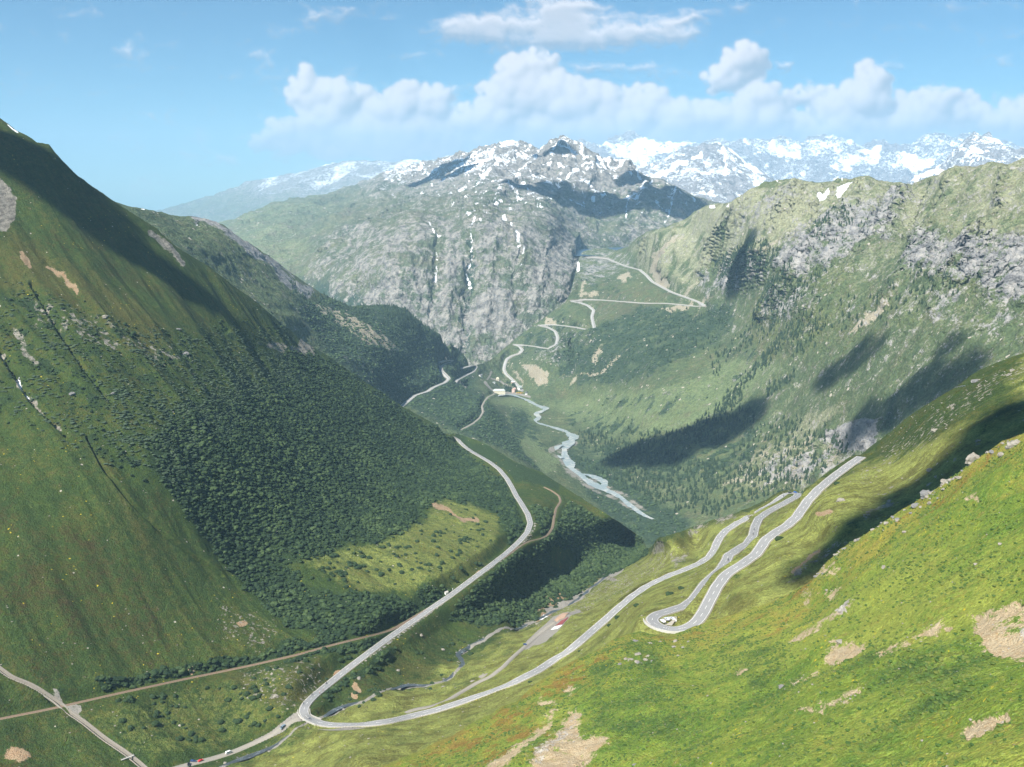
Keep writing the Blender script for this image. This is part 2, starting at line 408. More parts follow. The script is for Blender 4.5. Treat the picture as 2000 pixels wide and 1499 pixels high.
ctrlE1 = [(a, b_, d * 1.45) for a, b_, d in ctrlE1]
ctrlF = [(1180, 400, 9500), (1290, 318, 10800), (1395, 283, 10800), (1500, 352, 10300), (1620, 385, 11000), (1760, 366, 9500), (1902, 266, 9800), (2010, 288, 9600), (1300, 400, 8600), (1400, 380, 8900), (1700, 440, 8300), (1900, 380, 8000), (2000, 400, 7600)]
ctrlF = [(a, b_, d * 1.3) for a, b_, d in ctrlF]
ctrlE2 = [(880, 320, 15500), (1100, 290, 15500), (1300, 275, 15500), (1500, 272, 15800), (1700, 276, 16000), (1900, 260, 16000), (2080, 300, 16000), (900, 420, 12500), (1100, 400, 12500), (1500, 400, 12800), (2000, 420, 13000), (1500, 330, 14200), (1800, 330, 14300), (1200, 330, 14000)]
ctrlE2 = [(a, b_, d * 1.45) for a, b_, d in ctrlE2]
SIL_E2 = [(a, b_ + 9) for a, b_ in SIL_E2]

Q = 1.0   # grid fineness
Vh = Hill('hillside_meadow', SIL_V, ctrlV, 1.7 * Q, 1.35 * Q, 1545, back=(420, .72), sil_noise=(3.0, 30), reg=1.5e-5)
Nh = Hill('grassy_slope', SIL_N, ctrlN, 2.0 * Q, 1.7 * Q, 1560, u0=640, u1=2070, back=(160, .8), sil_noise=(4, 36))
Wh = Hill('valley_floor', SIL_W, ctrlW, 1.7 * Q, 1.6 * Q, lambda u: np.maximum(silf(SIL_V)(u) + 40, silf(SIL_W)(u) + 60), u0=160, back=(420, .8), sil_noise=(3.2, 26))
Dh = Hill('mountain', SIL_D, ctrlD, 1.7 * Q, 1.5 * Q, lambda u: np.interp(u, [330, 560, 820, 900, 960, 1040, 1110, 1180, 1260, 1500], [500, 590, 690, 745, 745, 690, 630, 560, 500, 450]), u0=330, u1=1500, back=(900, .7), sil_noise=(4.5, 26))
E1h = Hill('mountain', SIL_E1, ctrlE1, 2 * Q, 1.6 * Q, lambda u: np.where(u < 420, 460, silf(SIL_D)(u) + 30), u0=200, u1=990, back=(1800, .6), sil_noise=(5, 40))
Fh = Hill('mountain', SIL_F, ctrlF, 1.8 * Q, 1.6 * Q, lambda u: np.maximum(silf(SIL_W)(u), silf(SIL_F)(u)) + 30, u0=1190, u1=2060, back=(1500, .8), sil_noise=(7, 34))
E2h = Hill('mountain', SIL_E2, ctrlE2, 1.8 * Q, 1.6 * Q, lambda u: np.maximum(np.minimum(silf(SIL_F)(u), 400), 330) + 20., u0=890, u1=2060, back=(2500, .8), sil_noise=(8, 26))


def relief(h, fn, keep=None, edge=0.35):
    """push the ground along its normal by fn(x, y, z) metres"""
    P = h.P
    a = fn(P[..., 0], P[..., 1], P[..., 2])
    if keep is not None:
        a = a * (1 - keep)
    # calmer right at the skyline, so it stays where it was sighted
    dv = h.V - h.V[:1]
    a = a * (edge + (1 - edge) * sstep(0, 12, dv))
    h.P = P + h.N * a[..., None]
    h.normals()


def near(h, lines, w, soft):
    k = np.zeros(h.U.shape)
    for l in lines:
        k = np.maximum(k, line(h.U, h.V, [(p[0], p[1]) for p in l], w, soft))
    return k


# -- near valley: fall lines of the left slope run up-left, of the right slope up-right
keepV = near(Vh, [ROAD_V, SIDE_V, TRACK_V, RAIL_V], 14, 16)


def fV(x, y, z):
    a = (x * .67 + y * .74); b = (-x * .74 + y * .67)        # along / up the left slope
    left = sstep(60, -120, x - (y - 1100) * .05)
    g = ridged(a / 95, b / 600, 4, 1) * 6.5 + fbm(a / 30, b / 160, 4, 2) * 3.0
    g2 = fbm(x / 120, y / 120, 5, 4) * 3.2 + ridged(x / 60 + y / 90, y / 220, 3, 8) * 1.3
    n = fbm(x / 14, y / 14, 3, 6) * 1.0
    return left * g + (1 - left) * g2 + n


relief(Vh, fV, keepV * .92)
# gullies cut by hand
for ln, w, dep in (([(0, 690), (30, 735), (60, 785), (100, 825), (130, 855)], 7, 9), ([(60, 560), (110, 640), (160, 720), (215, 790)], 5, 6),
                   ([(170, 860), (200, 920), (250, 985), (330, 1060), (430, 1130)], 4, 6), ([(330, 545), (380, 600), (440, 650)], 5, 6), ([(860, 900), (930, 990), (1000, 1060)], 6, 0)):
    k = line(Vh.U, Vh.V, ln, w * .3, w)
    Vh.P = Vh.P - Vh.N * (k * dep)[..., None]
kG = line(Vh.U, Vh.V, [(1010, 1214), (1080, 1178), (1135, 1151), (1182, 1115), (1225, 1085), (1262, 1066)], 4, 26)
Vh.P[..., 2] -= kG * 14 * (1 - near(Vh, [ROAD_V], 14, 10))
Vh.normals()

relief(Nh, lambda x, y, z: fbm(x / 70, y / 70, 4, 21) * 5.5 + ridged(x / 34 + y / 60, y / 90 - x / 80, 4, 22) * 1.8 + fbm(x / 5, y / 5, 4, 23) * .55, edge=.5)

keepW = near(Wh, GRIMSEL + FURKA_W + [RAIL_W, [p[:2] for p in RIVER_W]], 5, 7)
floorW = poly(Wh.U, Wh.V, [(940, 770), (1000, 752), (1130, 765), (1200, 800), (1330, 900), (1420, 1010), (1420, 1100), (1200, 1060), (1080, 960), (1010, 880), (960, 820)], 18)


def fW(x, y, z):
    b = sstep(-150, -450, x + (y - 3300) * .1)          # the spur on the left
    up = sstep(2000, 2380, z)
    f_ = (-x + y) * .707; c_ = (x + y) * .707             # down the big slope / along it
    g = ridged(c_ / 300, f_ / 1000, 5, 31, .5) * 17 + ridged(c_ / 85, f_ / 260, 4, 33, .6) * (5 + 10 * up) + ridged(x / 48, y / 60, 4, 35, .6) * (2 + 7 * up)
    gl = ridged((x - y * .3) / 150, (y + x) / 500, 4, 37) * 13 + ridged(x / 40, y / 50, 3, 39) * 4
    return g * (1 - b) + gl * b


relief(Wh, fW, np.maximum(keepW * .85, floorW * .93))

keepD = poly(Dh.U, Dh.V, [(1120, 478), (1232, 478), (1232, 505), (1120, 505)], 5)


def fD(x, y, z):
    cl = sstep(2400, 2300, z) * sstep(1400, 600, y - 4000 + 0 * x)
    c = ridged(x / 300, z / 500 + y / 3000, 5, 41, .6) * 28 + ridged(x / 75, z / 120, 4, 43, .65) * 14 + fbm(x / 140, z / 60, 3, 44) * 14
    p = ridged(x / 620, y / 620, 6, 45, .6) * 75 + fbm(x / 160, y / 160, 4, 46) * 24
    hi = sstep(2500, 2750, z)
    p = p + hi * ridged(x / 300, y / 380, 5, 47, .6) * 70
    return c * cl + p * (1 - cl)


relief(Dh, fD, keepD, edge=.45)


def spurs(h, lst, ragged=10, seed=300, gain=1.0):
    """ridges (+m) and clefts (-m) seen on the mountain, as sighted lines"""
    uu = h.U + ragged * fbm(h.U / 22, h.V / 22, 4, seed); vv = h.V + ragged * .6 * fbm(h.U / 22, h.V / 22, 4, seed + 5)
    add = np.zeros(h.U.shape)
    for ln, w, amp in lst:
        m_ = (uu > min(p[0] for p in ln) - w) & (uu < max(p[0] for p in ln) + w) & (vv > min(p[1] for p in ln) - w) & (vv < max(p[1] for p in ln) + w)
        k = np.zeros(h.U.shape); k[m_] = np.clip(1 - seg_dist(uu[m_], vv[m_], ln) / w, 0, 1)
        add = add + amp * gain * k ** 1.3
    add *= sstep(0, 26, h.V - h.V[:1])
    h.P = h.P + h.N * add[..., None]; h.normals()


spurs(Dh, [([(1112, 281), (1098, 310), (1075, 335), (1040, 352)], 20, 110), ([(1112, 281), (1135, 305), (1150, 335), (1145, 365)], 18, 90), ([(1150, 300), (1190, 330), (1230, 345), (1260, 372)], 16, 80),
           ([(1040, 352), (1000, 372), (960, 385)], 16, 60), ([(1230, 345), (1222, 375), (1190, 395), (1150, 400)], 14, 70), ([(1290, 352), (1320, 385), (1330, 420)], 18, 90), ([(1255, 350), (1265, 385), (1245, 410)], 12, 60),
           ([(1060, 310), (1080, 345), (1110, 365)], 12, -60), ([(950, 295), (930, 325), (880, 345)], 16, 80), ([(880, 345), (830, 350), (790, 365)], 14, 70), ([(1010, 290), (1000, 320), (960, 345)], 14, 70), ([(700, 362), (640, 400), (560, 440)], 22, 90), ([(760, 340), (740, 380), (660, 440)], 20, 80),
           ([(560, 396), (520, 420), (470, 450)], 18, 80), ([(840, 385), (760, 420), (700, 455), (640, 500)], 20, 60), ([(1000, 372), (960, 405), (900, 415)], 14, 40), ([(1100, 375), (1080, 400), (1030, 415)], 14, 60), ([(1180, 400), (1150, 430), (1160, 455)], 12, 50), ([(1260, 415), (1240, 440), (1200, 460)], 14, 50),
           ([(922, 470), (918, 540), (908, 620), (905, 690)], 14, -85), ([(1126, 500), (1118, 560), (1100, 590)], 14, -60), ([(852, 470), (848, 540), (840, 620)], 12, -45), ([(1010, 500), (1000, 560), (1010, 620)], 11, -45), ([(965, 480), (958, 560), (950, 640)], 12, 50), ([(885, 480), (878, 560), (875, 640)], 13, 50),
           ([(1060, 470), (1060, 540), (1040, 600)], 14, 45), ([(760, 480), (770, 560), (800, 620)], 13, 40), ([(700, 490), (700, 560), (740, 600)], 13, -35), ([(800, 470), (812, 540), (830, 600)], 9, -30)], gain=.30)
spurs(Wh, [([(1480, 372), (1440, 430), (1400, 480), (1385, 540)], 26, 40), ([(1560, 356), (1540, 420), (1480, 500), (1440, 560), (1400, 600)], 24, 26), ([(1700, 357), (1660, 420), (1620, 470), (1560, 540), (1500, 620)], 26, 30), ([(1790, 366), (1760, 430), (1700, 500), (1640, 580), (1560, 680)], 24, 24),
           ([(1880, 333), (1850, 420), (1800, 500), (1740, 590)], 26, 26), ([(1975, 324), (1960, 420), (1900, 520), (1840, 620)], 26, 24), ([(1620, 356), (1600, 420), (1550, 480), (1520, 520)], 14, -22), ([(1740, 362), (1720, 420), (1680, 480)], 14, -20), ([(1830, 348), (1800, 420), (1760, 480)], 14, -20),
           ([(1340, 436), (1320, 480), (1300, 520), (1330, 560)], 16, 26), ([(1265, 456), (1260, 490), (1250, 510)], 10, 16), ([(1380, 610), (1290, 660), (1210, 700), (1150, 740)], 16, -16), ([(1180, 650), (1110, 680), (1070, 715)], 18, 24)], 8, 320, .6)
cw = np.zeros(Wh.U.shape); _u = Wh.U + 16 * fbm(Wh.U / 40, Wh.V / 40, 4, 340); _v = Wh.V + 16 * fbm(Wh.U / 40, Wh.V / 40, 4, 341)
for pg in ([(1560, 440), (1640, 425), (1760, 385), (1800, 400), (1760, 470), (1700, 500), (1640, 540), (1560, 560), (1520, 520)], [(1780, 470), (1860, 460), (2070, 460), (2070, 620), (1960, 600), (1900, 580), (1800, 560)], [(1370, 540), (1440, 490), (1510, 490), (1500, 550), (1390, 585)],
           [(1440, 400), (1560, 365), (1700, 365), (1600, 430), (1480, 450)], [(1630, 850), (1700, 825), (1745, 830), (1720, 900), (1640, 885)], [(1480, 900), (1640, 860), (1690, 890), (1640, 960), (1440, 965)], [(1520, 560), (1640, 540), (1600, 630), (1490, 630)], [(1060, 700), (1110, 655), (1160, 665), (1140, 730)]):
    cw = np.maximum(cw, poly(_u, _v, pg, 20))
_x, _y, _z = Wh.P[..., 0], Wh.P[..., 1], Wh.P[..., 2]
_c = ridged((_x + _y) * .707 / 52, (_y - _x) * .707 / 90, 4, 342, .6) * 15 + np.abs(fbm(_x / 22, _y / 22 + _z / 30, 3, 343)) * 14
Wh.P = Wh.P + Wh.N * (_c * cw * sstep(0, 12, Wh.V - Wh.V[:1]))[..., None]; Wh.normals()
relief(E1h, lambda x, y, z: ridged(x / 1100, y / 1500, 6, 51, .55) * 150, edge=.5)
relief(Fh, lambda x, y, z: ridged(x / 620 + z / 900, y / 900, 6, 53, .58) * 130 + ridged(x / 160, z / 300, 4, 54) * 26, edge=.5)
relief(E2h, lambda x, y, z: ridged(x / 1300 + z / 2500, y / 1600, 7, 55, .6) * 260 + ridged(x / 300, z / 500, 4, 56) * 60, edge=.5)


# ------------------------------------------------------------------ road lines in metres
def smooth1(a, k):
    ker = np.hanning(k + 2)[1:-1]; ker /= ker.sum()
    p = np.pad(a, (k // 2, k // 2), mode='edge')
    return np.convolve(p, ker, mode='valid')[:len(a)]


def course(h, pts, step=2.5, sm=(9, 41), w=None):
    """drape a sighted polyline, resample evenly, smooth; returns (k,3) (and widths)"""
    p = np.array([q[:2] for q in pts], float)
    L = np.r_[0, np.cumsum(np.hypot(*np.diff(p, axis=0).T))]
    s = np.arange(0, L[-1], 0.7)
    C = h.at(np.interp(s, L, p[:, 0]), np.interp(s, L, p[:, 1]))
    W = np.interp(s, L, [q[2] for q in pts]) if len(pts[0]) > 2 else None
    d = np.r_[0, np.cumsum(np.linalg.norm(np.diff(C[:, :2], axis=0), axis=1))]
    t = np.arange(0, d[-1], step)
    R = np.stack([np.interp(t, d, C[:, k]) for k in range(3)], 1)
    for k in range(2):
        R[:, k] = smooth1(R[:, k], sm[0])
    R[:, 2] = smooth1(R[:, 2], sm[1])
    # put every smoothed point back on its own line of sight height
    if W is not None:
        return R, np.interp(t, d, W)
    return R


def ribbon(C, offs, lift=0.0, vary=0.0, seed=0):
    """strip mesh across a course; offs = lateral offsets (list of floats or arrays)"""
    T = np.gradient(C[:, :2], axis=0)
    T /= np.linalg.norm(T, axis=1, keepdims=True) + 1e-9
    Nn = np.stack([-T[:, 1], T[:, 0]], 1)
    rows = []
    for o in offs:
        o = np.asarray(o, float) * np.ones(len(C))
        q = C.copy()
        q[:, :2] += Nn * o[:, None]
        q[:, 2] += lift
        rows.append(q)
    V = np.stack(rows, 1)
    n, m = V.shape[:2]
    idx = np.arange(n * m).reshape(n, m)
    Fq = np.stack([idx[:-1, :-1], idx[1:, :-1], idx[1:, 1:], idx[:-1, 1:]], -1).reshape(-1, 4)
    return V.reshape(-1, 3), Fq


def dashes(C, off, w, on, gap, lift):
    T = np.gradient(C[:, :2], axis=0); T /= np.linalg.norm(T, axis=1, keepdims=True) + 1e-9
    Nn = np.stack([-T[:, 1], T[:, 0]], 1)
    d = np.r_[0, np.cumsum(np.linalg.norm(np.diff(C[:, :2], axis=0), axis=1))]
    Vs = []; 
    for s in np.arange(2, d[-1] - on, on + gap):
        q = []
        for ss in (s, s + on / 2, s + on):
            c = np.array([np.interp(ss, d, C[:, k]) for k in range(3)]); nn = np.array([np.interp(ss, d, Nn[:, k]) for k in range(2)])
            for o in (off - w / 2, off + w / 2):
                q.append([c[0] + nn[0] * o, c[1] + nn[1] * o, c[2] + lift])
        Vs.append(q)
    V = np.array(Vs).reshape(-1, 3)
    b = np.arange(len(Vs))[:, None] * 6
    Fq = np.concatenate([b + np.array([0, 2, 3, 1]), b + np.array([2, 4, 5, 3])], 0)
    return V, Fq


roadC = course(Vh, ROAD_V, 2.5, (7, 13))
grimC = [course(Wh, g, 6, (5, 21)) for g in GRIMSEL]
furkC = [course(Wh, g, 6, (5, 21)) for g in FURKA_W]
railWC = course(Wh, RAIL_W, 6, (5, 15))
Vh.carve(roadC, 6.4, 13, .45)
sideC = course(Vh, SIDE_V, 2.5, (7, 21)); trackC = course(Vh, TRACK_V, 2.5, (7, 21)); railC = course(Vh, RAIL_V, 2.5, (11, 41))
chC0 = course(Vh, CHANNEL, 2.0, (5, 21))
Vh.carve(chC0, 3.0, 3, .2, roadC)
Vh.carve(chC0, 1.35, .6, 3.0, roadC)
for c, w, b in ((sideC, 3.6, 6), (trackC, 2.6, 5), (railC, 3.2, 7)):
    Vh.carve(c, w, b, .3, roadC)
for c in grimC + furkC:
    Wh.carve(c, 7.5, 16, .8)
Wh.carve(railWC, 4, 12, .5)
Vh.normals(); Wh.normals()
lakem = poly(Dh.U, Dh.V, [(1112, 482), (1236, 482), (1236, 520), (1112, 520)], .3) > .5
Dh.P[..., 2][lakem] = np.minimum(Dh.P[..., 2][lakem], CAM_Z - 336 - 5)
# ------------------------------------------------------------------ materials
def nt(mat):
    mat.use_nodes = True
    return mat.node_tree


class NB:
    """small node builder"""
    def __init__(self, tree):
        self.t = tree; self.n = tree.nodes; self.l = tree.links

    def new(self, typ, **kw):
        n = self.n.new(typ)
        for k, v in kw.items(): setattr(n, k, v)
        return n

    def put(self, sock, v):
        if isinstance(v, bpy.types.NodeSocket): self.l.new(v, sock)
        elif v is not None:
            if sock.type == 'RGBA' and not hasattr(v, '__len__'): v = (v, v, v, 1)
            if sock.type == 'RGBA' and len(v) == 3: v = (*v, 1)
            sock.default_value = v

    def math(self, op, a, b=0.0, c=None, clamp=False):
        n = self.new('ShaderNodeMath', operation=op, use_clamp=clamp)
        self.put(n.inputs[0], a); self.put(n.inputs[1], b)
        if c is not None: self.put(n.inputs[2], c)
        return n.outputs[0]

    def vmath(self, op, a, b=None, out=0):
        n = self.new('ShaderNodeVectorMath', operation=op)
        self.put(n.inputs[0], a)
        if b is not None: self.put(n.inputs[1], b)
        return n.outputs[out]

    def mix(self, f, a, b, mode='MIX'):
        n = self.new('ShaderNodeMix', data_type='RGBA', blend_type=mode)
        self.put(n.inputs[0], f); self.put(n.inputs[6], a); self.put(n.inputs[7], b)
        return n.outputs[2]

    def noise(self, vec, scale, detail=4, rough=.6, dist=0, dims='3D'):
        n = self.new('ShaderNodeTexNoise', noise_dimensions=dims)
        self.put(n.inputs['Vector'], vec)
        n.inputs['Scale'].default_value = scale; n.inputs['Detail'].default_value = detail
        n.inputs['Roughness'].default_value = rough; n.inputs['Distortion'].default_value = dist
        return n.outputs['Fac']

    def voro(self, vec, scale, feature='F1', out='Distance', rnd=1.0):
        n = self.new('ShaderNodeTexVoronoi', feature=feature)
        self.put(n.inputs['Vector'], vec); n.inputs['Scale'].default_value = scale
        n.inputs['Randomness'].default_value = rnd
        return n.outputs[out]

    def ramp(self, f, stops):
        n = self.new('ShaderNodeValToRGB')
        e = n.color_ramp.elements
        while len(e) < len(stops): e.new(.5)
        for k, (p, c) in enumerate(stops):
            e[k].position = p; e[k].color = (*c, 1) if len(c) == 3 else c
        self.put(n.inputs[0], f)
        return n.outputs[0]

    def step(self, x, a, b):
        n = self.new('ShaderNodeMapRange', interpolation_type='SMOOTHSTEP')
        self.put(n.inputs[0], x); n.inputs[1].default_value = a; n.inputs[2].default_value = b
        return n.outputs[0]


def ground_mat(name, s, g1, g2, dry, dark, rock1, rock2, earth1, earth2, bright=(.16, .2, .05), heath=(.09, .06, .03),
               bump=1.0, flowers=0.0, specks=0.0, stretch=None, snow_k=.9, snow=(.84, .86, .88), gravel=(.28, .26, .23)):
    """s = metres of the smallest tuft; m1 = rock, snow, earth, gravel; m2 = scrub, dry, bright, heath"""
    mat = bpy.data.materials.new(name); t = nt(mat); b = NB(t)
    bs = t.nodes['Principled BSDF']; bs.inputs['Roughness'].default_value = .95
    bs.inputs['Specular IOR Level'].default_value = .15
    pos = b.new('ShaderNodeTexCoord').outputs['Object']
    if stretch:
        mp = b.new('ShaderNodeMapping'); b.put(mp.inputs['Vector'], pos)
        mp.inputs['Rotation'].default_value = (0, 0, math.radians(stretch[0])); mp.inputs['Scale'].default_value = stretch[1:]
        spos = mp.outputs[0]
    else:
        spos = pos
    A1 = b.new('ShaderNodeVertexColor', layer_name='m1'); A2 = b.new('ShaderNodeVertexColor', layer_name='m2')
    s1 = b.new('ShaderNodeSeparateColor'); b.put(s1.inputs[0], A1.outputs[0])
    s2 = b.new('ShaderNodeSeparateColor'); b.put(s2.inputs[0], A2.outputs[0])
    rock, snw, ear, grv = s1.outputs[0], s1.outputs[1], s1.outputs[2], A1.outputs['Alpha']
    scr, dr, brt, hth = s2.outputs[0], s2.outputs[1], s2.outputs[2], A2.outputs['Alpha']
    n1 = b.noise(pos, 1 / (s * 1.2), 3, .7)
    n2 = b.noise(pos, 1 / (s * 9), 5, .65)
    n3 = b.noise(spos, 1 / (s * 45), 5, .6, .4)
    n4 = b.noise(pos, 1 / (s * 3), 4, .75)
    tuft = b.voro(pos, 1 / (s * 1.6))
    nn = b.math('ADD', b.math('MULTIPLY', n2, .5), b.math('MULTIPLY', n3, .5))
    grass = b.ramp(nn, [(.34, g2), (.5, g1), (.62, [g1[0] * 1.25 + .01, g1[1] * 1.15, g1[2]])])
    n5 = b.noise(pos, 1 / (s * .8), 3, .8)
    edge = b.math('MULTIPLY', b.math('SUBTRACT', b.math('ADD', b.math('ADD', b.math('MULTIPLY', n2, .6), b.math('MULTIPLY', n4, .6)), b.math('MULTIPLY', n5, .5)), .85), 1.5)   # about +-.35

    def thr(m, k=1.0, soft=.12):
        x = b.math('MULTIPLY_ADD', edge, k, m)
        return b.step(x, .5 - soft, .5 + soft)
    c = b.mix(thr(brt, .9, .3), grass, bright)
    c = b.mix(b.math('MULTIPLY', thr(dr, 1.2, .3), .85), c, dry)
    c = b.mix(b.math('MULTIPLY', thr(hth, 1.4, .3), .8), c, heath)
    c = b.mix(thr(scr, 1.0, .2), c, dark)
    # tufts: each clump its own shade
    tc = b.voro(pos, 1 / (s * 1.6), out='Color')
    sp = b.new('ShaderNodeSeparateColor'); b.put(sp.inputs[0], tc)
    v = b.math('MULTIPLY_ADD', sp.outputs[0], .5, .75)
    v = b.math('MULTIPLY', v, b.math('MULTIPLY_ADD', n1, .9, .55))
    c = b.mix(1.0, c, b.new('ShaderNodeCombineColor').outputs[0] if False else v, 'MULTIPLY')
    if flowers:
        f = b.math('MULTIPLY', b.math('GREATER_THAN', sp.outputs[1], 1 - flowers), b.step(n3, .52, .62))
        c = b.mix(f, c, (.45, .36, .03))
    if specks:      # stones lying in the turf
        vs = b.voro(pos, 1 / (s * 5)); vc = b.voro(pos, 1 / (s * 5), out='Color')
        ss = b.new('ShaderNodeSeparateColor'); b.put(ss.inputs[0], vc)
        f = b.math('MULTIPLY', b.math('LESS_THAN', vs, b.math('MULTIPLY', ss.outputs[1], .3)), b.math('GREATER_THAN', ss.outputs[0], 1 - specks))
        c = b.mix(f, c, (.42, .38, .32))
    e = b.ramp(b.math('ADD', b.math('MULTIPLY', n2, .5), b.math('MULTIPLY', n1, .5)), [(.35, earth2), (.6, earth1)])
    e = b.mix(b.step(n5, .5, .62), e, [min(1, x * 1.3) for x in earth1])
    c = b.mix(thr(ear, 1.25, .07), c, e)
    n6 = b.noise(spos, 1 / (s * 5), 4, .6)
    rk = b.ramp(b.math('ADD', b.math('ADD', b.math('MULTIPLY', n2, .3), b.math('MULTIPLY', n4, .25)), b.math('MULTIPLY', n6, .45)), [(.32, [x * .6 for x in rock2]), (.45, rock2), (.58, rock1), (.7, [min(1, x * 1.25) for x in rock1])])
    rk = b.mix(b.math('MULTIPLY', b.math('MULTIPLY', b.step(n6, .47, .36), b.step(n1, .62, .42)), .7), rk, [x * .4 for x in rock2])
    c = b.mix(thr(rock, 1.5, .08), c, rk)
    gv = b.mix(n1, [x * .75 for x in gravel], [min(1, x * 1.2) for x in gravel])
    c = b.mix(thr(grv, .7, .12), c, gv)
    sf = thr(snw, snow_k, .06)
    c = b.mix(sf, c, snow)
    b.put(bs.inputs['Base Color'], c)
    bp = b.new('ShaderNodeBump'); bp.inputs['Strength'].default_value = 1.0
    bp.inputs['Distance'].default_value = s * bump
    hgt = b.math('ADD', b.math('MULTIPLY', b.math('SUBTRACT', 1, tuft), .55), b.math('ADD', n1, b.math('MULTIPLY', n4, 2.0)))
    hgt = b.math('MULTIPLY', hgt, b.math('SUBTRACT', 1.0, b.math('MULTIPLY', sf, .85)))
    b.put(bp.inputs['Height'], hgt)
    b.put(bs.inputs['Normal'], bp.outputs[0])
    return mat


def plain(name, col, rough=.8, var=.25, scale=.5, metal=0, emit=None):
    mat = bpy.data.materials.new(name); t = nt(mat); b = NB(t); bs = t.nodes['Principled BSDF']
    pos = b.new('ShaderNodeTexCoord').outputs['Object']
    n = b.noise(pos, scale, 5, .65)
    c = b.mix(n, [x * (1 - var) for x in col], [min(1, x * (1 + var)) for x in col])
    b.put(bs.inputs['Base Color'], c)
    bs.inputs['Roughness'].default_value = rough; bs.inputs['Metallic'].default_value = metal
    bs.inputs['Specular IOR Level'].default_value = .3
    return mat


def leaf_mat(name, c1, c2, c3, scale=.12):
    """foliage: hue differs from bush to bush, light and dark leaves inside one"""
    mat = bpy.data.materials.new(name); t = nt(mat); b = NB(t); bs = t.nodes['Principled BSDF']
    pos = b.new('ShaderNodeTexCoord').outputs['Object']
    n = b.noise(pos, scale, 3, .6); n2 = b.noise(pos, scale * 14, 2, .7)
    vc = b.voro(pos, scale * 2.2, out='Color'); sp = b.new('ShaderNodeSeparateColor'); b.put(sp.inputs[0], vc)
    k = b.math('ADD', b.math('MULTIPLY', n, .5), b.math('MULTIPLY', sp.outputs[0], .5))
    c = b.ramp(k, [(.25, c1), (.5, c2), (.72, c3)])
    c = b.mix(1.0, c, b.math('MULTIPLY_ADD', n2, 1.0, .5), 'MULTIPLY')
    b.put(bs.inputs['Base Color'], c); bs.inputs['Roughness'].default_value = .8; bs.inputs['Specular IOR Level'].default_value = .2
    return mat


M = {}
M['V'] = ground_mat('turf', .8, (.042, .07, .016), (.026, .047, .012), (.088, .082, .021), (.028, .05, .018), (.30, .275, .23), (.18, .165, .14), (.31, .235, .15), (.25, .13, .06),
                    bright=(.25, .275, .07), heath=(.05, .034, .013), bump=1.1, specks=.03, stretch=(48, 1, .22, 1), flowers=.006)
M['N'] = ground_mat('near_turf', .42, (.13, .195, .032), (.06, .13, .022), (.25, .215, .045), (.045, .085, .025), (.5, .46, .4), (.3, .27, .24), (.40, .33, .22), (.31, .20, .095),
                    bright=(.225, .26, .048), heath=(.20, .11, .03), bump=1.3, flowers=.02, specks=.0, stretch=(-30, 1, .3, 1))
M['W'] = ground_mat('valley_turf', 3.2, (.088, .12, .055), (.056, .085, .042), (.30, .30, .19), (.035, .06, .035), (.36, .345, .32), (.21, .21, .215), (.33, .30, .225), (.27, .22, .15),
                    bright=(.145, .19, .088), heath=(.11, .095, .06), bump=1.1, specks=.16, stretch=(30, 1, .3, 1))
M['D'] = ground_mat('mountain_turf', 6, (.10, .125, .075), (.07, .098, .06), (.25, .24, .15), (.04, .07, .045), (.34, .32, .285), (.19, .185, .175), (.42, .37, .3), (.3, .25, .2),
                    bright=(.15, .19, .085), heath=(.17, .145, .115), bump=1.2, specks=.08, snow_k=1.5)
M['F'] = ground_mat('high_rock', 14, (.2, .2, .17), (.16, .17, .15), (.25, .24, .2), (.12, .13, .12), (.36, .34, .33), (.22, .215, .22), (.4, .35, .3), (.3, .25, .2), bump=1.2, snow_k=1.5)
# ------------------------------------------------------------------ what grows and lies where
def warp(h, a, l, seed):
    return h.U + a * fbm(h.U / l, h.V / l, 4, seed), h.V + a * fbm(h.U / l, h.V / l, 4, seed + 9)


def rag(h, a, l, seed, k=.55):
    u_ = h.U; v_ = h.V
    du_ = a * fbm(u_ / l, v_ / l, 5, seed, .65); dv_ = a * fbm(u_ / l, v_ / l, 5, seed + 9, .65)
    return u_ + du_, v_ + dv_


def slope_of(h):
    return np.clip(h.N[..., 2], 0, 1)


O = lambda h: np.zeros(h.U.shape)
mx = np.maximum

# ---- near valley and left slope
h = Vh
u, v = warp(h, 16, 55, 60)
U, Vv = h.U, h.V
X, Y, Zz = h.P[..., 0], h.P[..., 1], h.P[..., 2]
fine = fbm(X / 26, Y / 26, 4, 61); mid = fbm(X / 70, Y / 70, 4, 62)
fall = fbm((X * .67 + Y * .74) / 16, (-X * .74 + Y * .67) / 150, 4, 63)
leftx = np.interp(Vv, [800, 1060, 1110, 1190, 1290, 1343, 1400, 1499], [2000, 1290, 1190, 1065, 900, 800, 630, 440])
LS = sstep(60, -60, U - leftx + 60 * fbm(X / 30, Y / 30, 4, 299)); LS = mx(LS, (U < leftx - 130) * 1.0)
leftside = U < np.interp(Vv, [800, 1060, 1110, 1190, 1290, 1343, 1400, 1499], [2000, 1290, 1190, 1065, 900, 800, 630, 440])
FOREST = [(300, 860), (345, 790), (430, 770), (520, 750), (560, 690), (640, 700), (720, 760), (800, 812), (880, 862), (930, 905), (985, 945), (1012, 985), (1022, 1035), (990, 1062),
          (978, 1020), (970, 1002), (905, 985), (862, 975), (830, 1000), (790, 1040), (735, 1062), (650, 1068), (640, 1090), (560, 1110), (600, 1150), (700, 1165), (800, 1170), (880, 1140), (905, 1145),
          (860, 1165), (800, 1195), (720, 1225), (640, 1245), (560, 1225), (510, 1190), (455, 1120), (400, 1060), (340, 990), (290, 920)]
forest = poly(u, v, FOREST, 26)
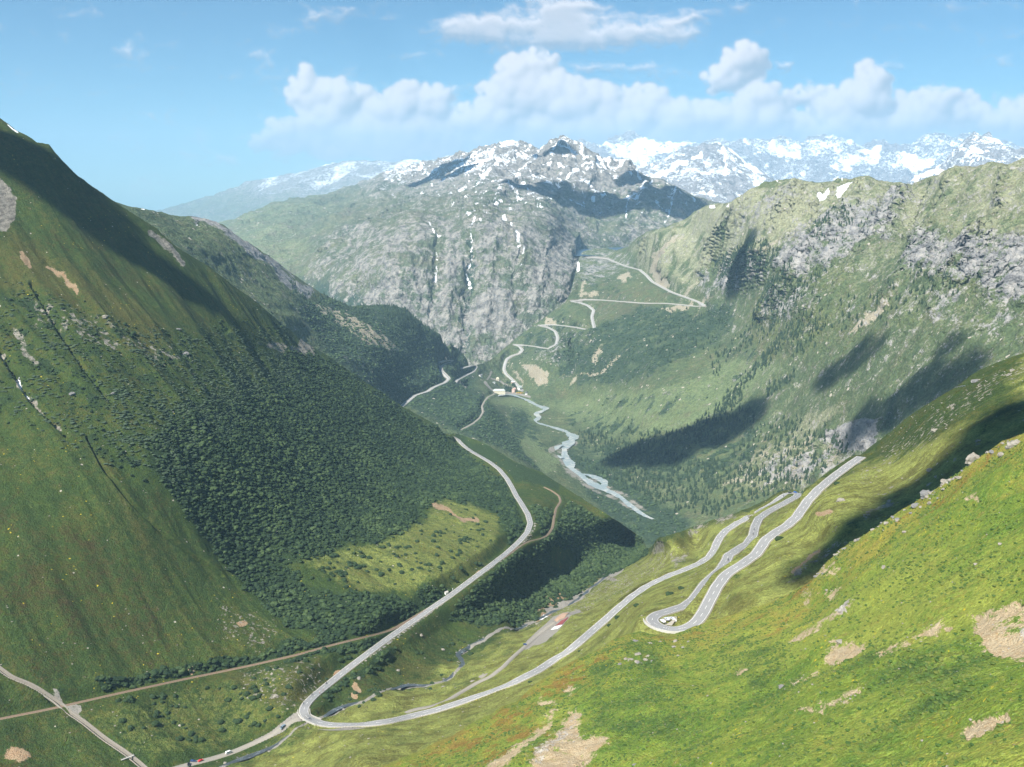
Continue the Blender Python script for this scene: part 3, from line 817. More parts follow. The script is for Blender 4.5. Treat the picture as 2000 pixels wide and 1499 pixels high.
RIGHTALD = [(1040, 985), (1075, 1000), (1070, 1040), (1120, 985), (1170, 1010), (1262, 1064), (1240, 1092), (1190, 1100), (1160, 1125), (1120, 1150), (1070, 1170), (1020, 1200), (960, 1228), (900, 1220), (860, 1222), (900, 1180), (960, 1140), (1030, 1090), (1048, 1070), (1050, 1040)]
ald2 = poly(u, v, RIGHTALD, 8)
clear2 = mx(poly(u, v, [(1070, 1070), (1110, 1075), (1130, 1100), (1110, 1125), (1080, 1110)], 6), poly(u, v, [(890, 1178), (880, 1240), (820, 1270), (870, 1190)], 5))
ald2 = ald2 * (1 - clear2)
strip = mx(line(u, v, [(380, 1322), (470, 1298), (560, 1270), (640, 1250), (720, 1222), (790, 1195)], 5, 5), line(u, v, [(560, 1296), (650, 1272), (720, 1250), (770, 1232), (800, 1216)], 4, 5))
strip = mx(strip, line(u, v, [(200, 1340), (300, 1318), (370, 1305), (480, 1290)], 4, 5))
strip = mx(strip, line(u, v, [(660, 1310), (700, 1290), (740, 1262), (770, 1240)], 3, 5) * .9)
strip = mx(strip, line(u, v, [(640, 1370), (660, 1350), (690, 1330), (730, 1300), (760, 1278)], 5, 6) * .8)
shrubs_up = poly(u, v, [(0, 560), (120, 600), (260, 650), (400, 640), (560, 650), (560, 740), (440, 790), (360, 790), (300, 860), (280, 930), (200, 900), (100, 860), (0, 800)], 25)
willow = poly(u, v, [(220, 760), (330, 780), (440, 700), (560, 700), (600, 740), (500, 800), (440, 850), (330, 960), (270, 900), (200, 850)], 22)
scrub = mx(mx(forest, ald2), strip)
scrub = mx(scrub, shrubs_up * sstep(-.15, .35, fine + .5 * fall - .1) * .85)
scrub = mx(scrub, .85 * poly(u, v, [(880, 845), (940, 864), (1010, 903), (1105, 950), (1092, 962), (1040, 948), (1000, 938), (960, 900), (905, 866)], 5))  # spur's cast shadow painted as dark scrub tone, with the brownish slope beyond
scrub = mx(scrub, poly(u, v, [(530, 575), (640, 700), (600, 690), (500, 620)], 6) * .6)
dry = .3 + .32 * fall * leftside + .25 * mid
dry = dry + .3 * poly(u, v, [(0, 440), (200, 560), (330, 640), (300, 700), (100, 600), (0, 560)], 30) + .5 * line(u, v, [(915, 900), (960, 930), (990, 960)], 4, 8)
dry = dry - .2 * forest + .16 * (1 - LS) + .5 * (1 - LS) * fbm(X / 18, Y / 18, 4, 301) + .3 * poly(u, v, [(560, 1280), (650, 1290), (640, 1370), (540, 1370)], 18)
bright = poly(u, v, [(560, 1100), (640, 1070), (740, 1062), (830, 1010), (870, 975), (975, 1002), (980, 1040), (950, 1090), (900, 1130), (800, 1160), (700, 1160)], 18) * .5
bright = mx(bright, (1 - LS) * (.72 + .45 * mid + .35 * fbm(X / 12, Y / 24, 4, 302))) + poly(u, v, [(1500, 1060), (1900, 740), (2070, 670), (2070, 760), (1800, 900), (1560, 1080)], 20) * .2
bright = mx(bright, .35 * poly(u, v, [(150, 1400), (540, 1310), (640, 1370), (420, 1470), (280, 1490)], 20))
heath = .1 + .45 * fbm(X / 45, Y / 45, 4, 65) + .25 * poly(u, v, [(0, 1000), (150, 1020), (300, 1150), (360, 1250), (330, 1320), (100, 1330), (0, 1260)], 30) + .2 * poly(u, v, [(150, 420), (300, 540), (360, 590), (200, 560), (60, 470)], 30)
heath = heath - .3 * forest - .4 * (1 - LS) + .35 * poly(u, v, [(0, 1440), (60, 1450), (60, 1510), (-40, 1520)], 12)
rock = poly(u, v, [(-80, 345), (12, 352), (38, 385), (30, 420), (8, 455), (-80, 500)], 5)
for pts, w in (([(292, 455), (312, 470), (330, 492), (350, 515)], 5), ([(520, 672), (560, 684), (590, 690)], 6), ([(590, 676), (605, 695)], 9)):
    rock = mx(rock, line(u, v, pts, w, 5) * .85)
rock = mx(rock, .62 * poly(u, v, [(50, 590), (120, 590), (220, 640), (380, 700), (360, 720), (200, 680), (70, 640)], 16) * sstep(.05, .5, fbm(X / 9, Y / 9, 3, 66) + .2))
rock = mx(rock, line(u, v, [(0, 688), (22, 725), (40, 760), (62, 790), (100, 830), (124, 852)], 3.2, 3) * .75)
rock = mx(rock, line(u, v, [(30, 650), (50, 690), (75, 715)], 6, 5) * .6)
rock = mx(rock, sstep(.93, .8, h.N[..., 2]) * 0)
gorge = mx(line(u, v, [(1180, 1078), (1172, 1092), (1186, 1118), (1196, 1125)], 4, 4), line(u, v, [(1145, 1078), (1160, 1102)], 3, 3))
rock = mx(rock, gorge)
rgu, rgv = rag(h, 9, 12, 288)
for pts in ([(1275, 1060), (1290, 1052), (1300, 1070), (1290, 1085), (1276, 1080)], [(1310, 1090), (1345, 1082), (1340, 1096), (1318, 1110)], [(1400, 1012), (1430, 1000), (1436, 1010), (1404, 1026)],
            [(1340, 1040), (1370, 1022), (1385, 1024), (1350, 1052)]):
    rock = mx(rock, poly(rgu, rgv, pts, 6) * (.62 + .5 * fbm(X / 6, Y / 6, 4, 290)))
# stony turf between the lower road and the stream, and on the upper meadows
stone = poly(u, v, [(980, 1200), (1240, 1100), (1340, 1060), (1300, 1110), (1180, 1180), (1050, 1230)], 12)
stone = mx(stone, poly(u, v, [(470, 1310), (620, 1290), (640, 1340), (560, 1390), (470, 1380)], 16) * .85)
stone = mx(stone, poly(u, v, [(420, 1180), (560, 1230), (520, 1280), (420, 1240)], 16) * .8)
stone = mx(stone, poly(u, v, [(1700, 900), (1860, 770), (1990, 700), (2060, 690), (1900, 800), (1760, 900), (1650, 960)], 16) * .85)
rock = mx(rock, stone * sstep(.0, .35, fbm(X / 4, Y / 4, 3, 67)) * .8)
band = poly(u, v, [(1500, 1120), (1560, 1080), (1700, 980), (1850, 880), (2000, 800), (2070, 780), (2070, 840), (1940, 890), (1800, 970), (1640, 1075), (1560, 1130)], 10)
rock = mx(rock, band * sstep(.2, .5, fbm(X / 8, Y / 14, 4, 68)) * .7)
for pts, w in (([(1545, 1135), (1580, 1100), (1650, 1062)], 6), ([(1690, 1012), (1720, 998), (1740, 988)], 5)):
    rock = mx(rock, line(rgu, rgv, pts, w, 9) * (.45 + .6 * fbm(X / 5, Y / 9, 4, 291)))
earth = mx(line(u, v, [(842, 990), (862, 1003), (890, 1014), (915, 1020), (930, 1020)], 2.0, 4) * .9, poly(u, v, [(925, 1120), (938, 1106), (948, 1112), (946, 1124), (934, 1130)], 5))
for cu, cv, r in ((652, 1310, 8), (693, 1352, 11), (690, 1368, 8), (374, 1310, 7), (1070, 1184, 10), (1048, 1192, 9), (30, 1480, 22), (795, 1207, 8), (1218, 1192, 1), (470, 1225, 12), (1500, 1180, 1)):
    earth = mx(earth, 1 - sstep(r * .5, r * 1.3, np.hypot((u - cu), (v - cv) * 1.5)))
for pts, w in (([(40, 505), (58, 535)], 4), ([(95, 522), (120, 545), (150, 575)], 2.5), ([(1605, 1003), (1622, 996)], 4), ([(1550, 1120), (1600, 1080)], 3), ([(1100, 1155), (1060, 1172)], 5)):
    earth = mx(earth, line(u, v, pts, w, 4) * .8)
ggu, ggv = rag(h, 7, 10, 294)
gravel = mx(line(U, Vv, SIDE_V, 5, 4) * 0, poly(U, Vv, [(574, 1390), (592, 1384), (600, 1402), (596, 1410), (575, 1412), (556, 1430), (520, 1446), (500, 1452), (494, 1448), (530, 1430), (556, 1408)], 1.5))
YARD = [(1022, 1266), (1030, 1252), (1044, 1238), (1072, 1213), (1080, 1202), (1098, 1197), (1114, 1196), (1132, 1192), (1136, 1198), (1114, 1208), (1104, 1218), (1090, 1234), (1074, 1246), (1066, 1254), (1054, 1260), (1042, 1261), (1032, 1268)]
gravel = mx(gravel, poly(U, Vv, YARD, 1.2))
gravel = mx(gravel, poly(U, Vv, [(621, 1424), (700, 1419), (760, 1412), (700, 1424), (660, 1430), (622, 1432)], 1.5))
gravel = mx(gravel, line(u * .3 + U * .7, v * .3 + Vv * .7, STREAM_V, 2.2, 3) * .8)
gravel = mx(gravel, mx(poly(ggu, ggv, [(122, 1380), (150, 1376), (160, 1384), (156, 1400), (170, 1412), (166, 1424), (150, 1412), (138, 1396)], 5), poly(ggu, ggv, [(100, 1352), (112, 1350), (120, 1366), (126, 1378), (114, 1378), (106, 1366)], 4)) * (.7 + .4 * fbm(X / 3, Y / 3, 3, 295)))
gravel = mx(gravel, mx(poly(u, v, [(1070, 1172), (1095, 1165), (1130, 1146), (1142, 1140), (1140, 1150), (1110, 1168), (1090, 1176), (1074, 1180)], 2), poly(u, v, [(1052, 1194), (1058, 1184), (1074, 1186), (1062, 1198)], 2)))
gravel = mx(gravel, poly(u, v, [(1188, 1108), (1200, 1096), (1214, 1098), (1212, 1108), (1196, 1118)], 2))
gravel = mx(gravel, line(U, Vv, [(620, 1420), (860, 1395)], 0, 1) * 0)
snow = mx(poly(U, Vv, [(31, 737), (38, 738), (44, 757), (60, 778), (58, 782), (44, 768), (33, 752)], 1.2), line(U, Vv, [(15, 246), (24, 254), (34, 260)], 1.2, 1))
snow = mx(snow, poly(U, Vv, [(1053, 1190), (1062, 1184), (1075, 1187), (1070, 1193), (1058, 1198)], 1.5))
mV1 = rgba(rock, snow, earth, gravel); mV2 = rgba(scrub, dry, bright, heath)
V_forest, V_ald2, V_strip, V_up, V_willow, V_bright = forest, ald2, strip, shrubs_up, willow, bright
V_fine = fine

# ---- near slope
h = Nh
u, v = warp(h, 20, 60, 70); U, Vv = h.U, h.V
X, Y = h.P[..., 0], h.P[..., 1]
mid = fbm(X / 24, Y / 24, 4, 72); fine = fbm(X / 7, Y / 7, 4, 73)
crest = 1 - sstep(15, 120, Vv - np.interp(U, [p[0] for p in SIL_N], [p[1] for p in SIL_N]))
dry = .16 + .45 * mid + .38 * crest + .2 * fine
heath = .05 + .4 * fbm(X / 20, Y / 20, 4, 74) + .5 * crest * sstep(0, .4, fbm(X / 15, Y / 15, 3, 75)) + .55 * poly(u, v, [(760, 1510), (900, 1440), (1120, 1300), (1180, 1270), (1150, 1330), (1080, 1400), (1130, 1500), (900, 1510)], 30) * sstep(-.3, .3, fine + mid)
bright = .35 + .5 * fbm(X / 30, Y / 30, 4, 76) + .3 * poly(u, v, [(1300, 1260), (1700, 1150), (2000, 1050), (2000, 1200), (1500, 1320)], 40)
scrub = .12 + .55 * fbm(X / 16, Y / 16, 5, 77) + .35 * poly(u, v, [(1130, 1290), (1280, 1250), (1300, 1330), (1200, 1330), (1140, 1310)], 14) + .3 * poly(u, v, [(1380, 1260), (1500, 1260), (1600, 1330), (1480, 1370)], 30)
scrub = scrub + .28 * poly(u, v, [(1150, 1360), (1260, 1330), (1400, 1400), (1350, 1470), (1160, 1440)], 26) + .25 * poly(u, v, [(1720, 1270), (1950, 1240), (1900, 1400), (1700, 1380), (1600, 1330)], 26)
earth = O(h)
w9u, w9v = rag(h, 16, 16, 270)
streakN = fbm((X + Y) / 5, (Y - X) / 30, 4, 272)
for pts in ([(1035, 1499), (1060, 1470), (1090, 1430), (1118, 1392), (1142, 1402), (1130, 1430), (1148, 1470), (1130, 1510), (1040, 1520)],
            [(940, 1510), (980, 1470), (1030, 1440), (1060, 1415), (1088, 1385), (1094, 1390), (1070, 1430), (1020, 1475), (985, 1510)],
            [(1048, 1372), (1060, 1366), (1082, 1370), (1075, 1380), (1050, 1384)], [(1102, 1345), (1112, 1342), (1125, 1348), (1108, 1354)],
            [(1540, 1258), (1590, 1235), (1650, 1200), (1672, 1190), (1680, 1196), (1660, 1212), (1610, 1240), (1560, 1264)],
            [(1612, 1300), (1630, 1265), (1665, 1262), (1692, 1258), (1686, 1280), (1655, 1296), (1620, 1303)],
            [(1712, 1288), (1745, 1268), (1778, 1256), (1776, 1266), (1745, 1282), (1716, 1292)], [(1790, 1250), (1840, 1225), (1860, 1230), (1830, 1244), (1800, 1256)],
            [(1900, 1212), (1960, 1195), (2080, 1180), (2080, 1290), (1990, 1280), (1925, 1268), (1905, 1240)],
            [(1875, 1440), (1905, 1420), (1950, 1412), (1982, 1404), (1975, 1420), (1930, 1445), (1895, 1456)],
            [(1560, 1398), (1600, 1392), (1650, 1372), (1690, 1350), (1688, 1362), (1640, 1386), (1590, 1400)],
            [(1600, 1158), (1622, 1148), (1638, 1150), (1632, 1168), (1612, 1166)], [(1566, 1176), (1578, 1158), (1590, 1154), (1574, 1178)],
            [(1140, 1455), (1190, 1450), (1192, 1465), (1170, 1480), (1140, 1505), (1120, 1505)], [(1535, 1335), (1570, 1322), (1600, 1310), (1600, 1316), (1560, 1334), (1538, 1340)],
            [(1595, 1128), (1610, 1112), (1645, 1108), (1640, 1116), (1600, 1134)], [(1900, 985), (1925, 978), (1928, 984), (1905, 992)], [(1440, 1318), (1452, 1305), (1464, 1312), (1448, 1328)]):
    earth = mx(earth, poly(w9u, w9v, pts, 11))
earth = earth * (.84 + .5 * streakN + .45 * fine)
rock = mx(poly(w9u, w9v, [(1640, 1205), (1672, 1182), (1682, 1192), (1660, 1212)], 4), poly(w9u, w9v, [(1980, 1220), (2080, 1200), (2080, 1250), (1990, 1240)], 6) * .6)
rock = mx(rock, line(w9u, w9v, [(1805, 966), (1830, 950), (1850, 945)], 5, 4) * .9)
rock = mx(rock, poly(w9u, w9v, [(1080, 1440), (1130, 1400), (1120, 1440), (1060, 1499), (1030, 1499)], 10) * .5)
_e = sstep(.3, .75, earth)
Nh.P = Nh.P - Nh.N * (_e * (.55 + .5 * fbm(X / 4, Y / 9, 3, 273)))[..., None]; Nh.normals()
mN1 = rgba(rock, O(h), earth, O(h)); mN2 = rgba(scrub, dry, bright, heath)
N_scrub, N_earth = scrub, earth

# ---- valley floor, far slopes
h = Wh
u, v = warp(h, 20, 60, 80); U, Vv = h.U, h.V
X, Y, Zz = h.P[..., 0], h.P[..., 1], h.P[..., 2]
mid = fbm(X / 160, Y / 160, 5, 82); fine = fbm(X / 40, Y / 40, 4, 83); rid = ridged(X / 120 - Zz / 200, Y / 150, 5, 84)
st = 1 - sstep(.5, .85, h.N[..., 2])
left = poly(u, v, [(100, 350), (260, 400), (430, 430), (560, 520), (800, 600), (915, 700), (960, 760), (1000, 850), (1060, 930), (1300, 1090), (900, 1100), (300, 900)], 10)
right = poly(u, v, [(1225, 470), (1400, 390), (2080, 290), (2080, 900), (1500, 1000), (1420, 900), (1500, 760), (1380, 640), (1300, 560)], 16)
fl = (-X + Y) * .707; cn = (X + Y) * .707
strk = fbm(cn / 34, fl / 260, 4, 87); crag = ridged(cn / 70, fl / 130, 5, 88, .6)
upz = sstep(2180, 2480, Zz)
rock = .12 + .10 * st + .3 * right * (crag - .1) * (.35 + .65 * upz) + .1 * mid
CR = [([(1560, 440), (1640, 425), (1760, 385), (1800, 400), (1760, 470), (1700, 500), (1640, 540), (1560, 560), (1520, 520)], .62), ([(1800, 470), (1860, 470), (1960, 480), (2070, 470), (2070, 620), (1960, 600), (1900, 560), (1800, 560), (1770, 520)], .7),
      ([(1370, 540), (1440, 500), (1500, 500), (1500, 540), (1440, 570), (1390, 580)], .6), ([(1480, 400), (1540, 370), (1560, 400), (1500, 440), (1440, 450)], .5), ([(1640, 600), (1720, 580), (1740, 600), (1660, 640)], .42), ([(1930, 640), (1990, 610), (2010, 660), (1950, 690)], .45),
      ([(1480, 900), (1640, 860), (1700, 890), (1650, 960), (1540, 970), (1420, 965)], .36), ([(1128, 500), (1180, 490), (1250, 515), (1200, 540), (1128, 560)], .55), ([(1045, 700), (1090, 660), (1120, 655), (1150, 665), (1120, 690), (1080, 720)], .46),
      ([(1520, 560), (1640, 540), (1600, 620), (1520, 640), (1480, 620)], .42), ([(1840, 580), (1900, 570), (1880, 640), (1830, 650)], .5)]
for pg, q_ in CR:
    rock = mx(rock, (q_ - .2 + .6 * crag + .45 * fine) * poly(u, v, pg, 44))
rock = mx(rock, .95 * poly(u, v, [(1630, 850), (1700, 825), (1745, 830), (1720, 900), (1650, 885), (1615, 872)], 6) * sstep(-.9, .0, crag))
rock = mx(rock, .85 * line(u, v, [(378, 424), (400, 432), (425, 442), (450, 462), (480, 485), (520, 515), (560, 545), (600, 572)], 9, 8) * sstep(-.7, .2, rid + fine))
earth = O(h); ru, rv_ = rag(h, 9, 14, 280)
for pts in ([(1025, 715), (1050, 712), (1072, 730), (1072, 752), (1050, 756), (1035, 735)], [(1160, 712), (1166, 690), (1178, 678), (1182, 690), (1168, 712)],
            [(1120, 742), (1130, 738), (1122, 756), (1114, 758)], [(600, 592), (640, 605), (700, 632), (745, 655), (784, 684), (760, 690), (735, 678), (715, 680), (680, 650), (640, 622)],
            [(1210, 545), (1230, 536), (1236, 545), (1222, 556), (1208, 553)], [(1275, 520), (1285, 495), (1320, 475), (1345, 470), (1310, 495), (1296, 520), (1318, 556), (1304, 560), (1284, 540)],
            [(1660, 655), (1700, 620), (1748, 596), (1745, 604), (1700, 640), (1670, 660)], [(1290, 610), (1330, 598), (1350, 604), (1320, 614)], [(1126, 578), (1140, 555), (1146, 556), (1134, 586)],
            [(1100, 736), (1130, 736), (1180, 735), (1215, 700), (1210, 695), (1170, 730)], [(1128, 576), (1168, 572), (1172, 580), (1130, 582)], [(975, 722), (1000, 735), (1022, 755), (1010, 750), (990, 738)],
            [(990, 705), (1022, 745), (1024, 752), (1000, 722)], [(1064, 622), (1084, 624), (1090, 632), (1066, 634)]):
    earth = mx(earth, poly(ru, rv_, pts, 6) * (.85 + .3 * fine))
for pts, w in (([(1160, 725), (1200, 708), (1230, 690), (1260, 678), (1300, 665), (1345, 645), (1358, 625), (1375, 600)], .5), ([(1320, 575), (1400, 540), (1480, 500), (1570, 470)], 4), ([(1340, 598), (1440, 560), (1500, 530)], 3)):
    earth = mx(earth, line(u, v, pts, w, 3) * (.5 + .5 * fine))
earth = mx(earth, poly(u, v, [(1490, 890), (1600, 850), (1690, 880), (1680, 930), (1600, 965), (1440, 975), (1400, 950)], 26) * (.42 + .8 * fine))
scr = .14 + .45 * fine + .2 * mid
SCR = [[(1060, 700), (1100, 660), (1170, 640), (1250, 600), (1340, 610), (1400, 600), (1460, 580), (1440, 640), (1370, 690), (1290, 740), (1200, 760), (1120, 755), (1080, 730)],
       [(560, 600), (640, 580), (760, 590), (840, 640), (920, 715), (930, 760), (1000, 830), (1060, 930), (900, 860), (780, 800), (640, 700)],
       [(1070, 845), (1120, 880), (1180, 900), (1290, 980), (1360, 1020), (1300, 1100), (1180, 1010), (1110, 930)], [(1000, 800), (1060, 840), (1090, 900), (1040, 900)],
       [(1128, 500), (1200, 540), (1260, 600), (1160, 590), (1128, 560)], [(1000, 640), (1110, 600), (1150, 640), (1060, 700), (1000, 720)],
       [(985, 790), (1030, 800), (1040, 832), (1020, 862), (1000, 850)], [(1040, 835), (1100, 850), (1075, 870), (1060, 860), (1040, 850)], [(1080, 800), (1200, 800), (1300, 850), (1180, 870), (1100, 830)], [(1130, 770), (1340, 770), (1420, 780), (1300, 830), (1180, 800)]]
for k, p in enumerate(SCR):
    scr = mx(scr, poly(ru * .6 + u * .4, rv_ * .6 + v * .4, p, 22) * (.66 + .6 * fine + .25 * mid, .85 + .3 * fine, .75 + .5 * fine, .6 + .4 * fine, .4 + .6 * fine, .45 + .6 * fine, .8, .85, .44 + .8 * fine, .38 + .8 * fine)[k])
scr = mx(scr, .7 * poly(u, v, [(1460, 620), (1560, 600), (1640, 560), (1560, 700), (1440, 790), (1400, 790)], 20) * sstep(0, .5, fine + mid))
scr = mx(scr, .8 * poly(u, v, [(1120, 870), (1300, 860), (1480, 820), (1500, 900), (1400, 960), (1200, 940)], 20) * sstep(-.4, .3, fine))
scr = scr * (1 - poly(u, v, [(1035, 862), (1060, 880), (1085, 910), (1070, 920), (1020, 880), (1020, 862)], 5)) * (1 - poly(u, v, [(1050, 845), (1080, 840), (1098, 848), (1075, 862), (1055, 865)], 4))
dry = .12 + .3 * mid + .42 * right * sstep(2230, 2450, Zz) + .3 * (fine + .3 * crag) * right + .55 * poly(u, v, [(1230, 480), (1340, 440), (1400, 405), (1480, 380), (1600, 360), (1640, 420), (1560, 470), (1440, 520), (1380, 560), (1300, 550), (1260, 520)], 22) * sstep(-.7, .3, fine + mid)
dry = dry + .4 * strk * right * sstep(2400, 2100, Zz) + .3 * poly(u, v, [(1480, 870), (1640, 850), (1700, 900), (1640, 970), (1400, 980)], 20) + .45 * poly(u, v, [(1560, 820), (1640, 790), (1660, 810), (1600, 850), (1550, 850)], 10)
heath = .25 + .4 * fbm(X / 120, Y / 60, 4, 86) + .2 * poly(u, v, [(1140, 560), (1300, 560), (1300, 600), (1200, 640), (1150, 620)], 16)
bright = .2 + .3 * mid + .75 * poly(u, v, [(950, 778), (1010, 775), (1070, 800), (1030, 830), (1090, 900), (1060, 930), (1000, 870), (985, 800)], 8)
bright = mx(bright, .65 * poly(u, v, [(1060, 780), (1180, 765), (1320, 760), (1450, 700), (1560, 720), (1460, 800), (1360, 850), (1200, 860), (1100, 820)], 16) + .2 * fine)
riv = mx(mx(line(U, Vv, [p[:2] for p in RIVER_W], 11, 7), line(U, Vv, [p[:2] for p in RIVER_W2], 5, 3)), line(U, Vv, [p[:2] for p in RIVER_W3], 4, 3))
riv = riv * sstep(845, 870, Vv) * (1 - sstep(985, 1020, Vv))
gravel = mx(riv * (.55 + .6 * fine), mx(mx(line(U, Vv, GRIMSEL[0], 2.2, 3), mx(line(U, Vv, FURKA_W[0], 2.0, 2), line(U, Vv, FURKA_W[1], 2.0, 2))) * .8, line(U, Vv, RAIL_W, 1.6, 2) * .8))
gravel = mx(gravel, mx(line(U, Vv, [(945, 752), (955, 762), (966, 768)], 2, 1), line(U, Vv, [(950, 745), (956, 735), (958, 728)], 1.6, 1)))
gravel = mx(gravel, line(U, Vv, [(958, 742), (975, 746), (985, 752), (1000, 758)], 1.6, 1)); gravel = mx(gravel, line(U, Vv, [(985, 768), (1012, 770), (1035, 776)], 1.8, 1))
snow = O(h)
for pts in ([(1598, 398), (1606, 387), (1615, 390), (1628, 388), (1625, 397), (1605, 403)], [(1638, 392), (1642, 378), (1655, 372), (1670, 376), (1682, 368), (1688, 376), (1672, 384), (1655, 390), (1640, 402)],
            [(1645, 363), (1650, 360), (1650, 370)], [(1520, 365), (1527, 363), (1524, 368)], [(1392, 405), (1400, 402), (1406, 409), (1398, 411)], [(1424, 414), (1434, 405), (1442, 400), (1434, 410)], [(1796, 368), (1804, 366), (1800, 370)],
            [(1127, 540), (1134, 535), (1133, 520), (1129, 516)], [(380, 441), (386, 440), (384, 444)], [(273, 412), (280, 411), (281, 415)]):
    snow = mx(snow, poly(U + (u - U) * .1, Vv + (v - Vv) * .1, pts, 1.4))
mW1 = rgba(rock * (1 - .8 * floorW), snow, earth, gravel); mW2 = rgba(scr, dry, bright, heath)
W_scr, W_fine, W_mid = scr, fine, mid
W_riv = mx(line(U, Vv, [p[:2] for p in RIVER_W], 6, 3), gravel)

# ---- mountain across the pass
h = Dh
u, v = warp(h, 16, 40, 90); U, Vv = h.U, h.V
X, Y, Zz = h.P[..., 0], h.P[..., 1], h.P[..., 2]
rid = ridged(X / 170, Y / 900 + Zz / 500, 5, 91, .6); mid = fbm(X / 400, Y / 400, 5, 92); fine = fbm(X / 90, Y / 90 + Zz / 120, 4, 93)
cliff = sstep(2420, 2330, Zz) * poly(U, Vv, [(600, 470), (1135, 400), (1135, 600), (1060, 640), (960, 710), (880, 700), (580, 620)], 10)
high = sstep(2380, 2720, Zz)
rock = .24 + .55 * high + .3 * mid + .35 * fine + .2 * sstep(600, 1000, U)
rock = rock * (1 - cliff) + cliff * (.32 + .42 * rid + .35 * fine + .3 * poly(u, v, [(940, 580), (1010, 570), (1000, 640), (930, 660)], 12) + .2 * poly(u, v, [(1040, 470), (1130, 480), (1128, 590), (1030, 560)], 14))
rock = rock - .35 * sstep(760, 520, U) * (1 - .5 * high)
scr = .12 + .3 * fine + cliff * (.2 + .3 * sstep(2200, 1950, Zz) - .4 * rid) + .3 * poly(u, v, [(560, 540), (640, 560), (800, 600), (900, 700), (560, 700)], 30)
scr = mx(scr, .8 * (line(u, v, [(918, 480), (920, 560), (915, 620), (910, 680)], 5, 7) + line(u, v, [(1128, 490), (1122, 540), (1110, 590)], 3, 4)))
bright = .25 + .35 * sstep(760, 520, U) + .3 * mid
heath = .3 + .45 * fbm(X / 260, Y / 160, 4, 95) + .15 * poly(u, v, [(1000, 420), (1200, 440), (1200, 480), (1000, 470)], 20)
earth = mx(.25 * high + .3 * fine, .72 * poly(u, v, [(930, 420), (1000, 425), (1030, 480), (990, 490), (960, 450)], 12)) * .8
fleck = fbm(X / 60, Y / 80, 4, 197)
snow = (.24 + .36 * high * sstep(560, 760, U)) * sstep(.0, 1.0, ridged(X / 150, Y / 220, 5, 97) * .6 + fbm(X / 420, Y / 420, 4, 98) + .38 * high)
snow = snow - .25 * sstep(.75, .55, h.N[..., 2]) + .62 * (fleck > .27) * sstep(2270, 2420, Zz) * sstep(700, 900, U) * (1 - cliff)
for pts, w in (([(915, 420), (930, 435), (925, 450), (922, 470), (920, 500), (916, 535), (918, 560)], 3.0), ([(985, 425), (990, 440), (995, 455), (1010, 470), (1012, 490)], 5), ([(838, 445), (842, 468)], 3.2), ([(850, 470), (866, 472)], 3),
               ([(848, 500), (850, 530), (852, 552)], 2.2), ([(1160, 385), (1158, 410), (1155, 430)], 1.8), ([(1228, 390), (1226, 410), (1222, 430), (1218, 448)], 2.2), ([(1318, 375), (1310, 400), (1305, 420), (1298, 445)], 3),
               ([(1306, 370), (1308, 388)], 3), ([(1150, 385), (1170, 382)], 3), ([(1225, 392), (1245, 390), (1262, 372), (1275, 360)], 3), ([(1160, 325), (1165, 345), (1172, 342), (1178, 345)], 6), ([(1112, 283), (1130, 300), (1150, 315)], 3),
               ([(1085, 375), (1110, 350), (1140, 335), (1160, 340)], 4), ([(1020, 488), (1018, 530)], 1.5), ([(1128, 300), (1136, 330), (1160, 320), (1180, 340)], 4), ([(1230, 345), (1232, 362)], 3), ([(1240, 330), (1245, 360)], 3),
               ([(890, 330), (960, 312), (1010, 300)], 3), ([(800, 342), (850, 350), (880, 345)], 2), ([(925, 375), (960, 350)], 3), ([(940, 440), (944, 450)], 2), ([(1270, 335), (1290, 345)], 4), ([(1330, 360), (1340, 366)], 3)):
    snow = mx(snow, line(U + (u - U) * .5 + 2.5 * fleck, Vv + (v - Vv) * .2, pts, w * .55, 2.2) * (.66 + .75 * fleck))
snow = snow * (1 - .6 * cliff * (snow < .6))
mD1 = rgba(rock, snow, earth, O(h)); mD2 = rgba(scr, .3 + .3 * mid, bright, heath)

h = E1h
X, Y, Zz = h.P[..., 0], h.P[..., 1], h.P[..., 2]
r = ridged(X / 900, Y / 1200, 5, 101)
hi = sstep(-60, 10, 365 - h.V) * sstep(360, 560, h.U)
mE1 = rgba(.25 + .4 * hi + .2 * r, hi * (.12 + .5 * sstep(-.2, .6, fbm(X / 700, Y / 700, 5, 102) + .5 * r)), O(h), O(h)); mE2 = rgba(.35 + .2 * r, .3 + O(h), .5 + O(h), .3 + O(h))
h = Fh
X, Y, Zz = h.P[..., 0], h.P[..., 1], h.P[..., 2]
sn = fbm(X / 500, Y / 700, 5, 104) + .35 * ridged(X / 300 + Zz / 500, Y / 500, 4, 105)
snF = .36 + .4 * sn + .35 * sstep(330, 300, h.V) * sstep(1560, 1400, h.U) * 0
uu, vv = warp(h, 8, 24, 106)
for pts, w in (([(1408, 302), (1414, 322), (1414, 345)], 2), ([(1425, 300), (1450, 330), (1480, 350)], 5), ([(1900, 300), (1912, 310), (1895, 318)], 4), ([(1780, 362), (1830, 345), (1860, 330)], 4), ([(1970, 290), (1990, 292)], 5), ([(1240, 380), (1320, 340), (1370, 310)], 5)):
    snF = mx(snF, line(uu, vv, pts, w, 3))
mF1 = rgba(.9 + O(h), snF, O(h), O(h)); mF2 = rgba(O(h), O(h), O(h), O(h))
h = E2h
X, Y, Zz = h.P[..., 0], h.P[..., 1], h.P[..., 2]
uu, vv = warp(h, 16, 40, 108)
sn = fbm(X / 900, Y / 1300, 5, 107) * .9 + .25 * ridged(X / 500, Zz / 500, 4, 109)
snE = .36 + .55 * sn + .12 * fbm(X / 260, Y / 300, 4, 110)
